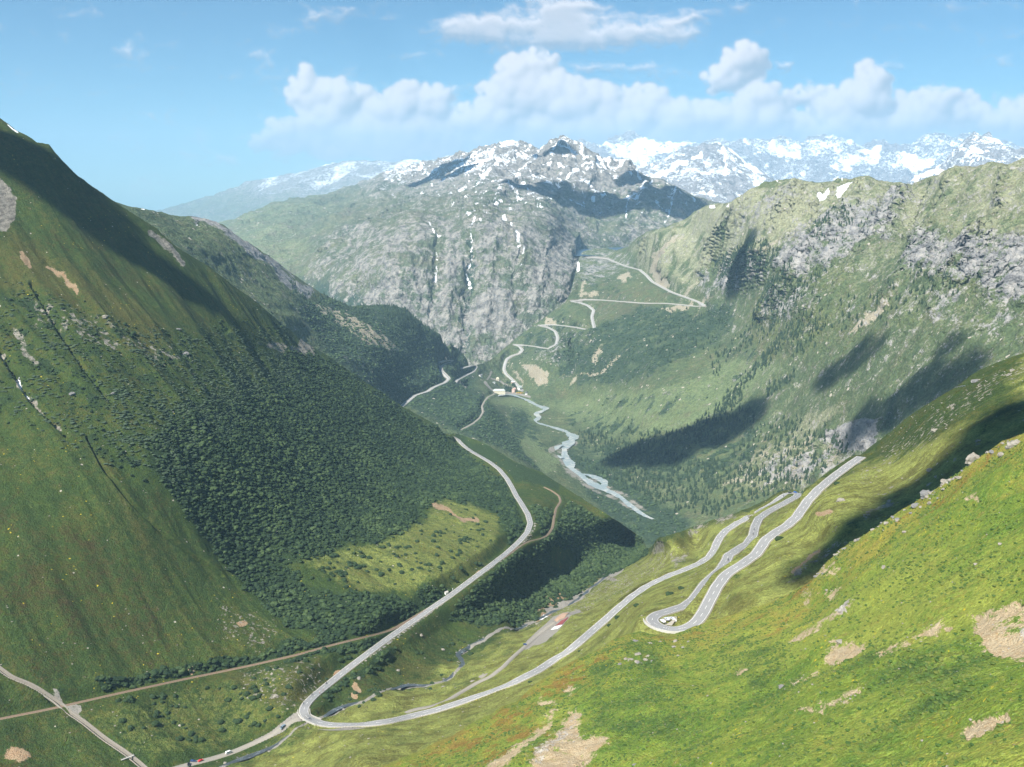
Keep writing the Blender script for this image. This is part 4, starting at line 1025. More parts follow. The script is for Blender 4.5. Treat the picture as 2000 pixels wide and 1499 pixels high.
for pts in ([(1150, 290), (1200, 282), (1240, 286), (1275, 270), (1285, 285), (1330, 280), (1370, 276), (1345, 300), (1300, 320), (1230, 340), (1180, 310)], [(1500, 300), (1530, 285), (1560, 298), (1572, 330), (1520, 325), (1500, 318)],
            [(1615, 330), (1660, 315), (1715, 290), (1722, 325), (1690, 350), (1630, 345)], [(1742, 310), (1790, 318), (1840, 318), (1810, 340), (1770, 350)], [(1590, 268), (1620, 260), (1660, 280), (1620, 288)], [(1505, 274), (1512, 292), (1560, 300), (1570, 285), (1555, 298), (1520, 300)],
            [(1415, 285), (1440, 285), (1470, 300), (1450, 300)]):
    snE = mx(snE, poly(uu, vv, pts, 9) * (.75 + .5 * fbm(X / 300, Y / 500, 4, 111)))
mG1 = rgba(.9 + O(h), snE, O(h), O(h)); mG2 = rgba(O(h), O(h), O(h), O(h))

hills = [Vh.build(M['V'], mV1, mV2), Nh.build(M['N'], mN1, mN2), Wh.build(M['W'], mW1, mW2), Dh.build(M['D'], mD1, mD2), E1h.build(M['D'], mE1, mE2), Fh.build(M['F'], mF1, mF2), E2h.build(M['F'], mG1, mG2)]
for o, nm in zip(hills, ('hillside_meadow', 'near_slope_hill', 'valley_ground', 'hill_plateau_mountain', 'distant_hill_mountain', 'rocky_peak_mountain', 'snowy_range_mountain')):
    o.name = nm
# ------------------------------------------------------------------ plants and stones
def ico(sub):
    bm = __import__('bmesh').new()
    __import__('bmesh').ops.create_icosphere(bm, subdivisions=sub, radius=1.0)
    V = np.array([v.co[:] for v in bm.verts]); Fq = np.array([[v.index for v in f.verts] for f in bm.faces])
    bm.free(); return V, Fq


ICO = {k: ico(k) for k in (1, 2, 3)}


def bush_var(sub, rng, jit=.28, flat=.75):
    V, Fq = ICO[sub]
    r = 1 + jit * rng.normal(size=(len(V), 1)) * .6
    # a few branches reach further than the rest
    for _ in range(4):
        d = rng.normal(size=3); d[2] = abs(d[2]); d /= np.linalg.norm(d)
        r += .28 * np.clip(V @ d, 0, 1)[:, None] ** 4
    Q_ = V * r; Q_[:, 2] = Q_[:, 2] * flat + flat * .45
    return Q_, Fq


def spruce_var(sides, tiers, rng):
    """tiers of drooping boughs on a stem, ragged at the rim; unit height"""
    Vs = []; Fs_ = []; k = 0
    for i in range(tiers):
        z0 = .06 + .80 * i / tiers; z1 = min(1.0, z0 + 1.35 / tiers); r = .25 * (1 - i / tiers) ** .85 + .02
        ring = []
        for s_ in range(sides):
            a = 2 * math.pi * (s_ + .5 * (i % 2)) / sides + rng.normal() * .12
            rr = r * (1 + .35 * rng.normal() * .6) * (.68 if s_ % 2 else 1.12)
            ring.append((rr * math.cos(a), rr * math.sin(a), z0 - .03 + (.05 if s_ % 2 else -.01)))
        Vs += ring + [(0, 0, z1)]
        for s_ in range(sides):
            Fs_.append((k + s_, k + (s_ + 1) % sides, k + sides))
        k += sides + 1
    # stem
    b0 = k
    for z in (-.02, .12):
        for s_ in range(3):
            a = 2 * math.pi * s_ / 3; Vs.append((.022 * math.cos(a), .022 * math.sin(a), z))
    for s_ in range(3):
        q = (s_ + 1) % 3
        Fs_.append((b0 + s_, b0 + q, b0 + 3 + q)); Fs_.append((b0 + s_, b0 + 3 + q, b0 + 3 + s_))
    return np.array(Vs), np.array(Fs_)


def rock_var(sub, rng, flat=.7):
    V, Fq = ICO[sub]
    Q_ = V.copy()
    for _ in range(9):      # hew flat faces off it
        d = rng.normal(size=3); d /= np.linalg.norm(d); c = rng.uniform(.55, .85)
        o_ = np.clip(Q_ @ d - c, 0, None); Q_ = Q_ - o_[:, None] * d
    Q_ += rng.normal(size=Q_.shape) * .06; Q_[:, 0] *= rng.uniform(.8, 1.35)
    Q_[:, 2] = Q_[:, 2] * flat + .18
    return Q_, Fq


def spread(variants, P, size, hs=None, tilt=None):
    """stamp variants at P with radius size; returns one big vertex / face pair"""
    Vs = []; Fs_ = []; off = 0
    ang = RNG.uniform(0, 2 * math.pi, len(P)); pick = RNG.integers(0, len(variants), len(P))
    hs = size if hs is None else hs
    for k, (v0, f0) in enumerate(variants):
        m = pick == k
        if not m.any(): continue
        c, s_ = np.cos(ang[m])[:, None], np.sin(ang[m])[:, None]
        x = v0[None, :, 0] * c - v0[None, :, 1] * s_; y = v0[None, :, 0] * s_ + v0[None, :, 1] * c
        z = np.repeat(v0[None, :, 2], m.sum(), 0)
        W_ = np.stack([x * size[m][:, None], y * size[m][:, None], z * hs[m][:, None]], -1) + P[m][:, None, :]
        Vs.append(W_.reshape(-1, 3))
        Fs_.append((f0[None] + (np.arange(m.sum()) * len(v0))[:, None, None]).reshape(-1, 3) + off)
        off += W_.shape[0] * W_.shape[1]
    return np.concatenate(Vs), np.concatenate(Fs_)


rg = np.random.default_rng(21)
B1 = [bush_var(1, rg, .35) for _ in range(8)]; B2 = [bush_var(2, rg) for _ in range(10)]; B3 = [bush_var(3, rg, .16) for _ in range(6)]
S6 = [spruce_var(6, 4, rg) for _ in range(8)]; S10 = [spruce_var(10, 7, rg) for _ in range(8)]
R1 = [rock_var(1, rg) for _ in range(8)]; R2 = [rock_var(2, rg) for _ in range(10)]; R3 = [rock_var(3, rg) for _ in range(8)]
M['alder'] = leaf_mat('alder_leaves', (.011, .024, .010), (.018, .036, .014), (.032, .056, .018))
M['alder_light'] = leaf_mat('light_alder_leaves', (.024, .044, .016), (.038, .064, .022), (.055, .085, .03))
M['willow'] = leaf_mat('willow_leaves', (.045, .07, .038), (.066, .095, .054), (.034, .056, .028))
M['alder_far'] = leaf_mat('far_alder_leaves', (.028, .05, .024), (.042, .072, .032), (.06, .095, .04), .05)
M['spruce'] = leaf_mat('spruce_needles', (.016, .034, .018), (.026, .048, .024), (.04, .066, .032), .04)
M['tuft'] = leaf_mat('low_shrub_leaves', (.035, .072, .016), (.06, .105, .022), (.11, .13, .03), .35)
M['rust'] = leaf_mat('rust_leaves', (.13, .10, .025), (.19, .14, .03), (.12, .14, .03), .35)
M['stone'] = plain('stone', (.235, .215, .18), .9, .5, .9); M['stone_grey'] = plain('grey_stone', (.165, .162, .158), .9, .35, .6)

roadD = lambda P, C, w: (lambda k: np.array([k.find((p[0], p[1], 0))[2] > w for p in P], bool))(kd_of(C))
_kd = {}


def kd_of(C):
    if id(C) not in _kd:
        k = KDTree(len(C))
        for i, c in enumerate(C): k.insert((c[0], c[1], 0), i)
        k.balance(); _kd[id(C)] = k
    return _kd[id(C)]


def clear(P, items):
    ok = np.ones(len(P), bool)
    for C, w_ in items:
        k = kd_of(C)
        lo = C[:, :2].min(0) - w_; hi = C[:, :2].max(0) + w_
        m = ok & (P[:, 0] > lo[0]) & (P[:, 0] < hi[0]) & (P[:, 1] > lo[1]) & (P[:, 1] < hi[1])
        for i in np.where(m)[0]:
            if k.find((P[i, 0], P[i, 1], 0))[2] < w_: ok[i] = False
    return ok


VROADS = [(roadC, 7.5), (railC, 4.5), (sideC, 6), (trackC, 4)]
# alder thickets of the near valley
dens = sstep(.32, .68, V_forest + .5 * V_fine) * (V_forest > .08) * .15 * (1 - .8 * sstep(.18, .42, fbm(Vh.P[..., 0] / 55, Vh.P[..., 1] / 55, 4, 135)) * sstep(.98, .9, V_forest * .5 + .45)) * (1 - .75 * sstep(.24, .45, fbm(Vh.P[..., 0] / 38, Vh.P[..., 1] / 38, 4, 136))) + np.clip(V_ald2 + .15 * V_fine, 0, 1) ** 1.5 * (V_ald2 > .15) * .15 + np.clip(V_strip, 0, 1) * .16 * sstep(-.5, .1, V_fine)
dens = dens * sstep(-.62, -.25, V_fine + .35 * fbm(Vh.P[..., 0] / 11, Vh.P[..., 1] / 11, 3, 111))
openf = poly(Vh.U, Vh.V, [(560, 1080), (700, 1050), (830, 990), (1000, 990), (980, 1100), (760, 1230), (520, 1240), (480, 1160)], 20)
dens = dens * (1 - openf * .55 * sstep(.25, -.25, V_fine))
dens += V_up * .06 * sstep(.0, .4, V_fine)
Pq, ii, jj = Vh.scatter(dens * 1.5, 52000)
ok = clear(Pq, VROADS); Pq, ii, jj = Pq[ok], ii[ok], jj[ok]
sz = np.clip(np.exp(RNG.normal(.50, .30, len(Pq))), .8, 3.4) * (1 - .38 * V_up[ii, jj])
wil = (V_willow[ii, jj] > .5) & (RNG.random(len(Pq)) < .5)
nearq = np.linalg.norm(Pq - np.array([0, 0, CAM_Z]), axis=1) < 1150
lite = (fbm(Pq[:, 0] / 60, Pq[:, 1] / 60, 4, 130) + .25 * RNG.normal(size=len(Pq)) + .35 * V_ald2[ii, jj]) > .22
for nm, msk, vr, mt in (('alder_thicket', ~wil & ~lite, B2, M['alder']), ('light_alder_thicket', ~wil & lite, B2, M['alder_light'])):
    Vv_, Ff = spread(vr, Pq[msk], sz[msk], sz[msk] * RNG.uniform(.6, 1.0, msk.sum()))
    o = mesh_obj(nm, Vv_, Ff, mt, 'stuff', 'dense dark green alder thicket covering the hillsides round the road' if nm[0] == 'a' else 'lighter green bushes mixed through the dark alder thicket', 'thicket', smooth=False)
# silvery willow scrub higher up
dens = V_willow * .10 * sstep(-.15, .3, V_fine) + V_up * .05 * sstep(-.1, .35, -V_fine) 
Pw, i2, j2 = Vh.scatter(dens, 22000)
Pw = np.concatenate([Pw, Pq[wil]]); sw = RNG.uniform(.7, 1.7, len(Pw))
Vv_, Ff = spread(B2, Pw, sw * 1.25, sw * .5)
mesh_obj('willow_scrub', Vv_, Ff, M['willow'], 'stuff', 'low silver green willow scrub high on the left slope', 'scrub', smooth=False)

# single alder bushes on the open turf
single = []
CLEAR = [(565, 1090), (640, 1072), (740, 1070), (830, 1015), (880, 985), (970, 1008), (972, 1040), (945, 1090), (900, 1125), (860, 1135), (790, 1150), (700, 1160), (620, 1150)]
LEFTT = [(150, 1100), (300, 1100), (430, 1150), (560, 1250), (500, 1290), (330, 1300), (150, 1220)]
LOWER = [(200, 1370), (540, 1310), (700, 1270), (640, 1345), (560, 1400), (420, 1460), (240, 1440)]
RIGHTT = [(660, 1395), (790, 1290), (860, 1245), (940, 1240), (890, 1330), (740, 1385)]
MEAD = [(1000, 1240), (1250, 1100), (1400, 1020), (1480, 1030), (1380, 1110), (1200, 1230), (1060, 1330), (860, 1410), (760, 1430)]
groups = [(CLEAR, 150, (1.3, 2.6), 'alder bushes dotting the bright clearing', 'dark green alder bush on the bright grass clearing left of the road bend'),
          (LOWER, 90, (1.0, 2.6), 'alder bushes below the railway', 'dark green alder bush on rough turf between the railway and the road'),
          (RIGHTT, 40, (1.0, 2.2), 'alder bushes between road and stream', 'dark green alder bush between the straight road and the stream')]
proto = []
for k in range(6):
    me = bpy.data.meshes.new('alder_bush'); v0, f0 = B3[k]; me.from_pydata(v0.tolist(), [], f0.tolist()); me.materials.append(M['alder']); proto.append(me)


def put(mesh, name, P, s, label, cat, group, hz=1.0, rot=None, sink=.1):
    o = bpy.data.objects.new(name, mesh); COL.objects.link(o)
    o.location = (P[0], P[1], P[2] - sink * s)
    o.scale = (s, s * random.uniform(.8, 1.2), s * hz); o.rotation_euler = (0, 0, random.uniform(0, 6.28) if rot is None else rot)
    o['label'] = label; o['category'] = cat
    if group: o['group'] = group
    return o


def rand_in(pg, n):
    xs = [p[0] for p in pg]; ys = [p[1] for p in pg]; out_ = []
    while len(out_) < n:
        a = RNG.uniform(min(xs), max(xs), 400); c = RNG.uniform(min(ys), max(ys), 400)
        m = poly(a, c, pg, .01) > .5
        out_ += list(zip(a[m], c[m]))
    return np.array(out_[:n])


for pg, n, (s0, s1), grp, lab in groups:
    uv = rand_in(pg, n)
    # they gather in clumps
    cl = rand_in(pg, max(4, n // 7)); pk = RNG.integers(0, len(cl), n); g_ = RNG.random(n) < .55
    uv[g_] = cl[pk[g_]] + RNG.normal(size=(g_.sum(), 2)) * np.array([9, 5])
    P_ = Vh.at(uv[:, 0], uv[:, 1]); ok = clear(P_, [(roadC, 7), (railC, 5), (sideC, 6)])
    for p in P_[ok]:
        put(random.choice(proto), 'alder_bush', p, random.uniform(s0, s1), lab, 'bush', grp, random.uniform(.7, 1.1))
for (cu, cv, s_, lab) in ((1085, 1205, 0, ''), (1067, 1153, 0, ''), (1207, 1209, 2.6, 'round dark bush at the right edge of the lower road below the big hairpin'), (1191, 1224, 1.9, 'small bush clump hugging the lower road edge, below the round bush'),
                          (1244, 1184, 2.2, 'dark bush just below a stretch of the lower road, above two others'), (1395, 1102, 1.6, 'small dark bush between the lower road and the middle road leg'), (1036, 1334, 1.4, 'little bush beside the lower road where it nears the front slope'),
                          (1307, 1161, 2.8, 'low dark shrub in the meadow between the lower road and the hairpin'), (1332, 1152, 2.4, 'flat shrub on the meadow, just above the low dark shrub'),
                          (1132, 1273, 1.1, 'tiny shrub beside the lower road opposite the gravel yard'), (1522, 1056, 2.8, 'dark shrub at the foot of the bank beside the upper road leg'), (1634, 946, 2.2, 'dark shrub on the bank of the uppermost road stretch')):
    if s_:
        put(proto[int(cu) % 6], 'shrub', Vh.at(cu, cv), s_, lab, 'shrub', None, .7)

# far alder scrub on the lower slopes of the valley
dens = np.clip(W_scr - .42, 0, 1) * .032 * sstep(-.4, .2, W_fine)
dens = dens * (1 - np.clip(W_riv * 2, 0, 1))
Pf, i3, j3 = Wh.scatter(dens, 70000)
WROADS = [(c, 9) for c in grimC + furkC] + [(railWC, 6)]
ok = clear(Pf, WROADS); Pf = Pf[ok]
sf_ = RNG.uniform(1.8, 4.0, len(Pf))
Vv_, Ff = spread(B1, Pf, sf_, sf_ * .8)
mesh_obj('far_scrub', Vv_, Ff, M['alder_far'], 'stuff', 'dark green scrub spread over the far valley floor and slopes', 'scrub', smooth=False)

# spruces: belts and groves across the valley
GROVES = [([(1190, 870), (1300, 880), (1420, 920), (1600, 940), (1600, 965), (1480, 990), (1400, 1010), (1330, 1000), (1240, 960), (1160, 930)], .0075),
          ([(1090, 850), (1200, 840), (1260, 850), (1360, 830), (1480, 800), (1490, 840), (1400, 880), (1180, 890)], .005),
          ([(1330, 850), (1400, 800), (1450, 760), (1450, 790), (1400, 830), (1350, 862)], .02), ([(1450, 760), (1480, 715), (1540, 660), (1560, 640), (1560, 665), (1500, 720), (1460, 770)], .014),
          ([(1500, 770), (1540, 740), (1558, 735), (1550, 752), (1512, 775)], .018), ([(1395, 700), (1440, 660), (1500, 610), (1580, 560), (1640, 520), (1600, 590), (1500, 660), (1440, 700), (1400, 740)], .004),
          ([(1410, 525), (1450, 490), (1510, 480), (1540, 500), (1480, 540), (1420, 545)], .012), ([(1570, 640), (1660, 580), (1800, 560), (1860, 600), (1760, 640), (1640, 660)], .0016),
          ([(1600, 440), (1660, 430), (1700, 450), (1640, 500), (1590, 500)], .0016), ([(1780, 540), (1900, 560), (1880, 600), (1780, 600)], .0018), ([(1500, 560), (1560, 540), (1580, 560), (1520, 610), (1480, 610)], .006), ([(1560, 650), (1600, 630), (1620, 640), (1600, 680), (1560, 700)], .009), ([(1300, 610), (1440, 600), (1400, 680), (1300, 720), (1250, 680)], .0012),
          ([(1440, 860), (1560, 810), (1680, 860), (1690, 900), (1620, 950), (1520, 950), (1440, 930)], .0035), ([(740, 598), (790, 603), (830, 640), (875, 668), (905, 700), (915, 725), (880, 700), (820, 660), (760, 630)], .012),
          ([(560, 560), (700, 600), (800, 640), (760, 650), (640, 600), (560, 590)], .003), ([(1100, 880), (1170, 900), (1260, 980), (1290, 1010), (1200, 980), (1110, 920)], .0012), ([(985, 757), (1003, 750), (1004, 764), (985, 766)], .03)]
dens = O(Wh); u_, v_ = warp(Wh, 16, 40, 120)
for pg, q_ in GROVES:
    dens = mx(dens, poly(u_, v_, pg, 8) * q_)
dens = dens * sstep(-.35, .15, W_fine + .3)
dens *= (1 - np.clip(W_riv * 3, 0, 1))
Pt, i4, j4 = Wh.scatter(dens, 16000)
ok = clear(Pt, WROADS + [(C_, 3) for C_ in ()]); Pt = Pt[ok]
ht_ = RNG.uniform(7, 15, len(Pt))
uu_, vv_, dd_ = project(Pt)
seen = (uu_ > 5) & (uu_ < 1995) & (vv_ < np.interp(uu_, [p[0] for p in SIL_V], [p[1] for p in SIL_V]) - 8)
rank = np.argsort(-(ht_ / dd_) * seen)
big = rank[:300]; rest = rank[300:]
Vv_, Ff = spread(S6, Pt[rest], ht_[rest], ht_[rest])
mesh_obj('spruce_forest', Vv_, Ff, M['spruce'], 'stuff', 'dark spruce forest scattered across the valley and its far slopes', 'forest', smooth=False)
sprm = []
for k in range(6):
    me = bpy.data.meshes.new('spruce_tree'); v0, f0 = S10[k]; me.from_pydata(v0.tolist(), [], f0.tolist()); me.materials.append(M['spruce']); sprm.append(me)
for i in big:
    uq = uu_[i]; vq = vv_[i]
    if vq > 860 and uq > 1400: lab, grp = 'spruce on the pale stony hillside beyond the road hairpins', 'spruces on the pale stony hillside'
    elif vq > 860: lab, grp = 'spruce in the valley forest right of the river', 'spruces in the valley forest by the river'
    else: lab, grp = 'tall spruce in the slanting belts on the green slope across the valley', 'spruces in the slanting belts'
    put(random.choice(sprm), 'spruce_tree', Pt[i], float(ht_[i]), lab, 'tree', grp, 1.0, sink=.02)

# tussocks and dwarf shrubs on the near slope
dens = np.clip(N_scrub * 1.5 + .1, 0, 1) * .42 * (1 - np.clip(N_earth * 2, 0, 1))
dist = np.linalg.norm(Nh.P - np.array([0, 0, CAM_Z]), axis=-1)
Pn, i5, j5 = Nh.scatter(dens, 60000)
sn_ = RNG.uniform(.28, .85, len(Pn)) * (.7 + .3 * np.clip(N_scrub[i5, j5], 0, 1.3))
red = (mN2[i5, j5, 3] + .3 * RNG.random(len(Pn))) > .75
for msk, mt, nm, lb in ((~red, M['tuft'], 'dwarf_shrubs', 'low green dwarf shrubs and tussocks all over the near slope'), (red, M['rust'], 'rusty_heath', 'rust coloured heath along the crest of the near slope')):
    Vv_, Ff = spread(B1, Pn[msk], sn_[msk], sn_[msk] * .55)
    mesh_obj(nm, Vv_, Ff, mt, 'stuff', lb, 'ground cover', smooth=False)

# small stones in the turf
dens = np.clip(stone_mask if 'stone_mask' in globals() else 0, 0, 1)
# ------------------------------------------------------------------ roads, rails, water
def strip3(C, prof):
    """ribbon with a profile [(offset, dz), ...]"""
    T = np.gradient(C[:, :2], axis=0); T /= np.linalg.norm(T, axis=1, keepdims=True) + 1e-9
    Nn = np.stack([-T[:, 1], T[:, 0]], 1)
    V = np.stack([np.concatenate([C[:, :2] + Nn * (np.asarray(o) * np.ones(len(C)))[:, None], (C[:, 2] + dz)[:, None]], 1) for o, dz in prof], 1)
    n, m = V.shape[:2]; idx = np.arange(n * m).reshape(n, m)
    return V.reshape(-1, 3), np.stack([idx[:-1, :-1], idx[1:, :-1], idx[1:, 1:], idx[:-1, 1:]], -1).reshape(-1, 4)


def join(parts):
    Vs, Fs_, off = [], [], 0
    for v_, f_ in parts:
        if f_.shape[1] == 3: f_ = np.concatenate([f_, f_[:, 2:]], 1)
        Vs.append(v_); Fs_.append(f_ + off); off += len(v_)
    return np.concatenate(Vs), np.concatenate(Fs_)


M['asphalt'] = plain('asphalt', (.225, .225, .225), .85, .16, .25)
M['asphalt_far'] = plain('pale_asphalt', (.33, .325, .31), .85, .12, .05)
M['shoulder'] = plain('gravel_verge', (.29, .265, .22), .95, .3, .8)
M['paint'] = plain('road_paint', (.82, .82, .8), .6, .06, .5)
M['dirt'] = plain('dirt_track', (.25, .23, .195), .95, .22, .35)
M['ballast'] = plain('ballast', (.20, .145, .10), .95, .35, 1.2)
M['rail'] = plain('rusty_rail', (.25, .15, .09), .6, .2, 1)
M['concrete'] = plain('concrete', (.46, .44, .40), .85, .18, .4)
M['masonry'] = plain('stone_masonry', (.24, .215, .18), .9, .4, .9)
lay = [(-4.75, -.9), (-4.7, -.03), (-3.9, 0), (3.9, 0), (4.7, -.03), (4.75, -.9)]
V_, F_ = strip3(roadC, [(-4.5, -1.4), (-4.2, -.02), (4.2, -.02), (4.5, -1.4)])
mesh_obj('road_verge', V_, F_, M['shoulder'], 'structure')
V_, F_ = strip3(roadC, [(-3.6, .04), (0, .07), (3.6, .04)])
mesh_obj('road', V_, F_, M['asphalt'], 'structure')
mk = [dashes(roadC, 0, .16, 4.5, 6, .13)]
for s_ in (-3.3, 3.3):
    mk.append(strip3(roadC, [(s_ - .07, .10), (s_ + .07, .10)]))
V_, F_ = join(mk); mesh_obj('road_marking', V_, F_, M['paint'], 'structure')
V_, F_ = strip3(sideC, [(-3.2, -.6), (-2.9, .06), (0, .1), (2.9, .06), (3.2, -.6)]); mesh_obj('gravel_road', V_, F_, M['dirt'], 'structure')
V_, F_ = strip3(trackC, [(-2.3, -.6), (-2.0, .06), (0, .1), (2.0, .06), (2.3, -.6)]); mesh_obj('gravel_track_path', V_, F_, M['dirt'], 'structure')
parts_ = [strip3(c, [(-6.8, -2.6), (-6.2, .3), (6.2, .3), (6.8, -2.6)]) for c in grimC + furkC]
V_, F_ = join(parts_); mesh_obj('far_road', V_, F_, M['asphalt_far'], 'structure')
# pale retaining walls under the far hairpins
wl = []
for c in grimC + furkC:
    wl.append(strip3(c, [(-6.6, 1.2), (-6.0, 1.2), (-6.0, .2)])); wl.append(strip3(c, [(6.0, .2), (6.0, 1.2), (6.6, 1.2)]))
V_, F_ = join(wl)
mesh_obj('parapet_wall', V_, F_, M['concrete'], None, 'low pale parapets edging the far zigzag pass roads', 'wall')

rt = bpy.data.objects.new('railway_track', None); COL.objects.link(rt); rt.location = (0, 0, 0)
tag(rt, None, 'single narrow railway track running along the left slope and over the road', 'railway')
V_, F_ = strip3(railC, [(-2.1, -.6), (-1.5, .04), (1.5, .04), (2.1, -.6)]); mesh_obj('ballast', V_, F_, M['ballast'], parent=rt)
V_, F_ = join([strip3(railC, [(s_ - .07, .2), (s_ - .07, .34), (s_ + .07, .34), (s_ + .07, .2)]) for s_ in (-.52, .52)]); mesh_obj('rail', V_, F_, M['rail'], parent=rt)
V_, F_ = dashes(railC, 0, 1.9, .28, .6, .16); mesh_obj('sleeper', V_, F_, M['dirt'], 'stuff', parent=rt)
rt2 = bpy.data.objects.new('railway_track', None); COL.objects.link(rt2)
tag(rt2, None, 'far stretch of railway track curving through scrub above the valley floor', 'railway')
V_, F_ = strip3(railWC, [(-3.4, -1), (-2.6, .3), (2.6, .3), (3.4, -1)]); mesh_obj('ballast', V_, F_, M['dirt'], parent=rt2)

# water
def water_mat(name, deep, foam, scale, amount):
    m = bpy.data.materials.new(name); t_ = nt(m); b_ = NB(t_); bs = t_.nodes['Principled BSDF']
    pos = b_.new('ShaderNodeTexCoord').outputs['Object']
    n = b_.noise(pos, scale, 5, .7, 1.2); n2 = b_.noise(pos, scale * .2, 4, .6)
    f = b_.step(b_.math('ADD', n, b_.math('MULTIPLY', n2, .5)), .95 - amount, 1.1 - amount)
    b_.put(bs.inputs['Base Color'], b_.mix(f, deep, foam)); bs.inputs['Roughness'].default_value = .35
    bp = b_.new('ShaderNodeBump'); bp.inputs['Distance'].default_value = .3; bp.inputs['Strength'].default_value = .6
    b_.put(bp.inputs['Height'], n); b_.put(bs.inputs['Normal'], bp.outputs[0])
    return m


M['torrent'] = water_mat('torrent_water', (.05, .06, .065), (.42, .46, .48), .75, .12)
M['river'] = water_mat('glacier_river_water', (.21, .26, .27), (.42, .42, .39), .07, .24)
M['lake'] = water_mat('lake_water', (.035, .085, .14), (.05, .11, .17), .01, .0)
streamC = course(Vh, STREAM_V, 2.5, (5, 31))
wv_ = 2.0 + .9 * perlin(np.arange(len(streamC)) / 7.0, np.zeros(len(streamC)), 3)
Vh_sunk = kd_of(roadC)
for q_ in streamC:
    if Vh_sunk.find((q_[0], q_[1], 0))[2] < 8: q_[2] -= 1.6
    q_[2] -= .35
V_, F_ = strip3(streamC, [(-wv_ - .3, .5), (-wv_ * .5, .62), (wv_ * .5, .62), (wv_ + .3, .5)])
mesh_obj('stream_water', V_, F_, M['torrent'], 'structure')
rv = []
for R_ in (RIVER_W, RIVER_W2, RIVER_W3):
    c, wd = course(Wh, R_, 6, (7, 61), w=True)
    c[:, 2] = smooth1(c[:, 2], 41)
    wd = wd * (.95 + .35 * perlin(np.arange(len(c)) / 9.0, np.zeros(len(c)), 5) + .3 * perlin(np.arange(len(c)) / 2.7, np.zeros(len(c)), 6))
    rv.append(strip3(c, [(-wd, .9), (-wd * .4, 1.3), (wd * .4, 1.3), (wd, .9)]))
V_, F_ = join(rv); mesh_obj('river_water', V_, F_, M['river'], 'structure')
lz = -336.0
lk = [Z(u_, v_, lz) for u_, v_ in ((1118, 500), (1124, 484), (1132, 481.5), (1160, 480.5), (1200, 480.5), (1222, 481.5), (1230, 486), (1232, 500))]
V_ = np.array([unproj(*q) for q in lk]); me = bpy.data.meshes.new('lake_water'); me.from_pydata(V_.tolist(), [], [list(range(len(V_)))]); me.materials.append(M['lake'])
o = bpy.data.objects.new('lake_water', me); COL.objects.link(o); o['kind'] = 'structure'

# ------------------------------------------------------------------ mesh pieces for built things
def box(x0, x1, y0, y1, z0, z1, taper=(0, 0)):
    tx, ty = taper
    v = np.array([(x0, y0, z0), (x1, y0, z0), (x1, y1, z0), (x0, y1, z0), (x0 + tx, y0 + ty, z1), (x1 - tx, y0 + ty, z1), (x1 - tx, y1 - ty, z1), (x0 + tx, y1 - ty, z1)], float)
    return v, np.array([(0, 3, 2, 1), (4, 5, 6, 7), (0, 1, 5, 4), (1, 2, 6, 5), (2, 3, 7, 6), (3, 0, 4, 7)])


def loft(prof, ws):
    """side profile (x, z) swept across y with half widths per point -> closed body"""
    n = len(prof); v = []
    for (x, z), w_ in zip(prof, ws): v += [(x, -w_, z), (x, w_, z)]
    f = []
    for i in range(n):
        j = (i + 1) % n
        f.append((2 * i, 2 * i + 1, 2 * j + 1, 2 * j))
    return v, f, [[2 * i for i in range(n)][::-1], [2 * i + 1 for i in range(n)]]


def ngon_obj(name, v, faces, mat, parent=None, bevel=0, smooth=False):
    me = bpy.data.meshes.new(name); me.from_pydata([tuple(p) for p in v], [], [list(f) for f in faces])
    me.materials.append(mat)
    bm = __import__('bmesh').new(); bm.from_mesh(me)
    ops = __import__('bmesh').ops
    ops.recalc_face_normals(bm, faces=bm.faces)
    if bevel: ops.bevel(bm, geom=list(bm.edges), offset=bevel, segments=2, affect='EDGES', clamp_overlap=True)
    bm.to_mesh(me); bm.free()
    o = bpy.data.objects.new(name, me); COL.objects.link(o)
    if parent: o.parent = parent
    return o


def cyl(c, r, h, ax='y', seg=14):
    v = []; f = []
    for s_ in (-1, 1):
        for i in range(seg):
            a = 2 * math.pi * i / seg
            if ax == 'y': v.append((c[0] + r * math.cos(a), c[1] + s_ * h / 2, c[2] + r * math.sin(a)))
            else: v.append((c[0] + r * math.cos(a), c[1] + r * math.sin(a), c[2] + s_ * h / 2))
    f = [(i, (i + 1) % seg, seg + (i + 1) % seg, seg + i) for i in range(seg)] + [list(range(seg))[::-1], list(range(seg, 2 * seg))]
    return v, f


def empty(name, P, rz, label, cat, group=None):
    o = bpy.data.objects.new(name, None); COL.objects.link(o); o.location = tuple(P); o.rotation_euler = (0, 0, rz)
    return tag(o, None, label, cat, group)


def carpaint(name, c, rough=.3):
    m = plain(name, c, rough, .05, 1.0); m.node_tree.nodes['Principled BSDF'].inputs['Coat Weight'].default_value = .6
    m.node_tree.nodes['Principled BSDF'].inputs['Specular IOR Level'].default_value = .5
    return m


PAINT = {k: carpaint(k + '_paint', c) for k, c in dict(white=(.78, .79, .8), red=(.55, .02, .03), black=(.015, .016, .02), blue=(.03, .10, .32), navy=(.02, .05, .15), silver=(.5, .52, .55), steel=(.16, .22, .28), yellow=(.85, .5, .02)).items()}
M['glass'] = plain('dark_glass', (.02, .025, .03), .08, .1, 1); M['tyre'] = plain('tyre_rubber', (.02, .02, .02), .8, .1, 1)
M['rim'] = plain('rim_metal', (.5, .5, .52), .35, .1, 1, .8); M['lamp'] = plain('lamp_glass', (.75, .75, .7), .15, .05, 1); M['lampr'] = plain('tail_lamp', (.4, .02, .02), .2, .05, 1)


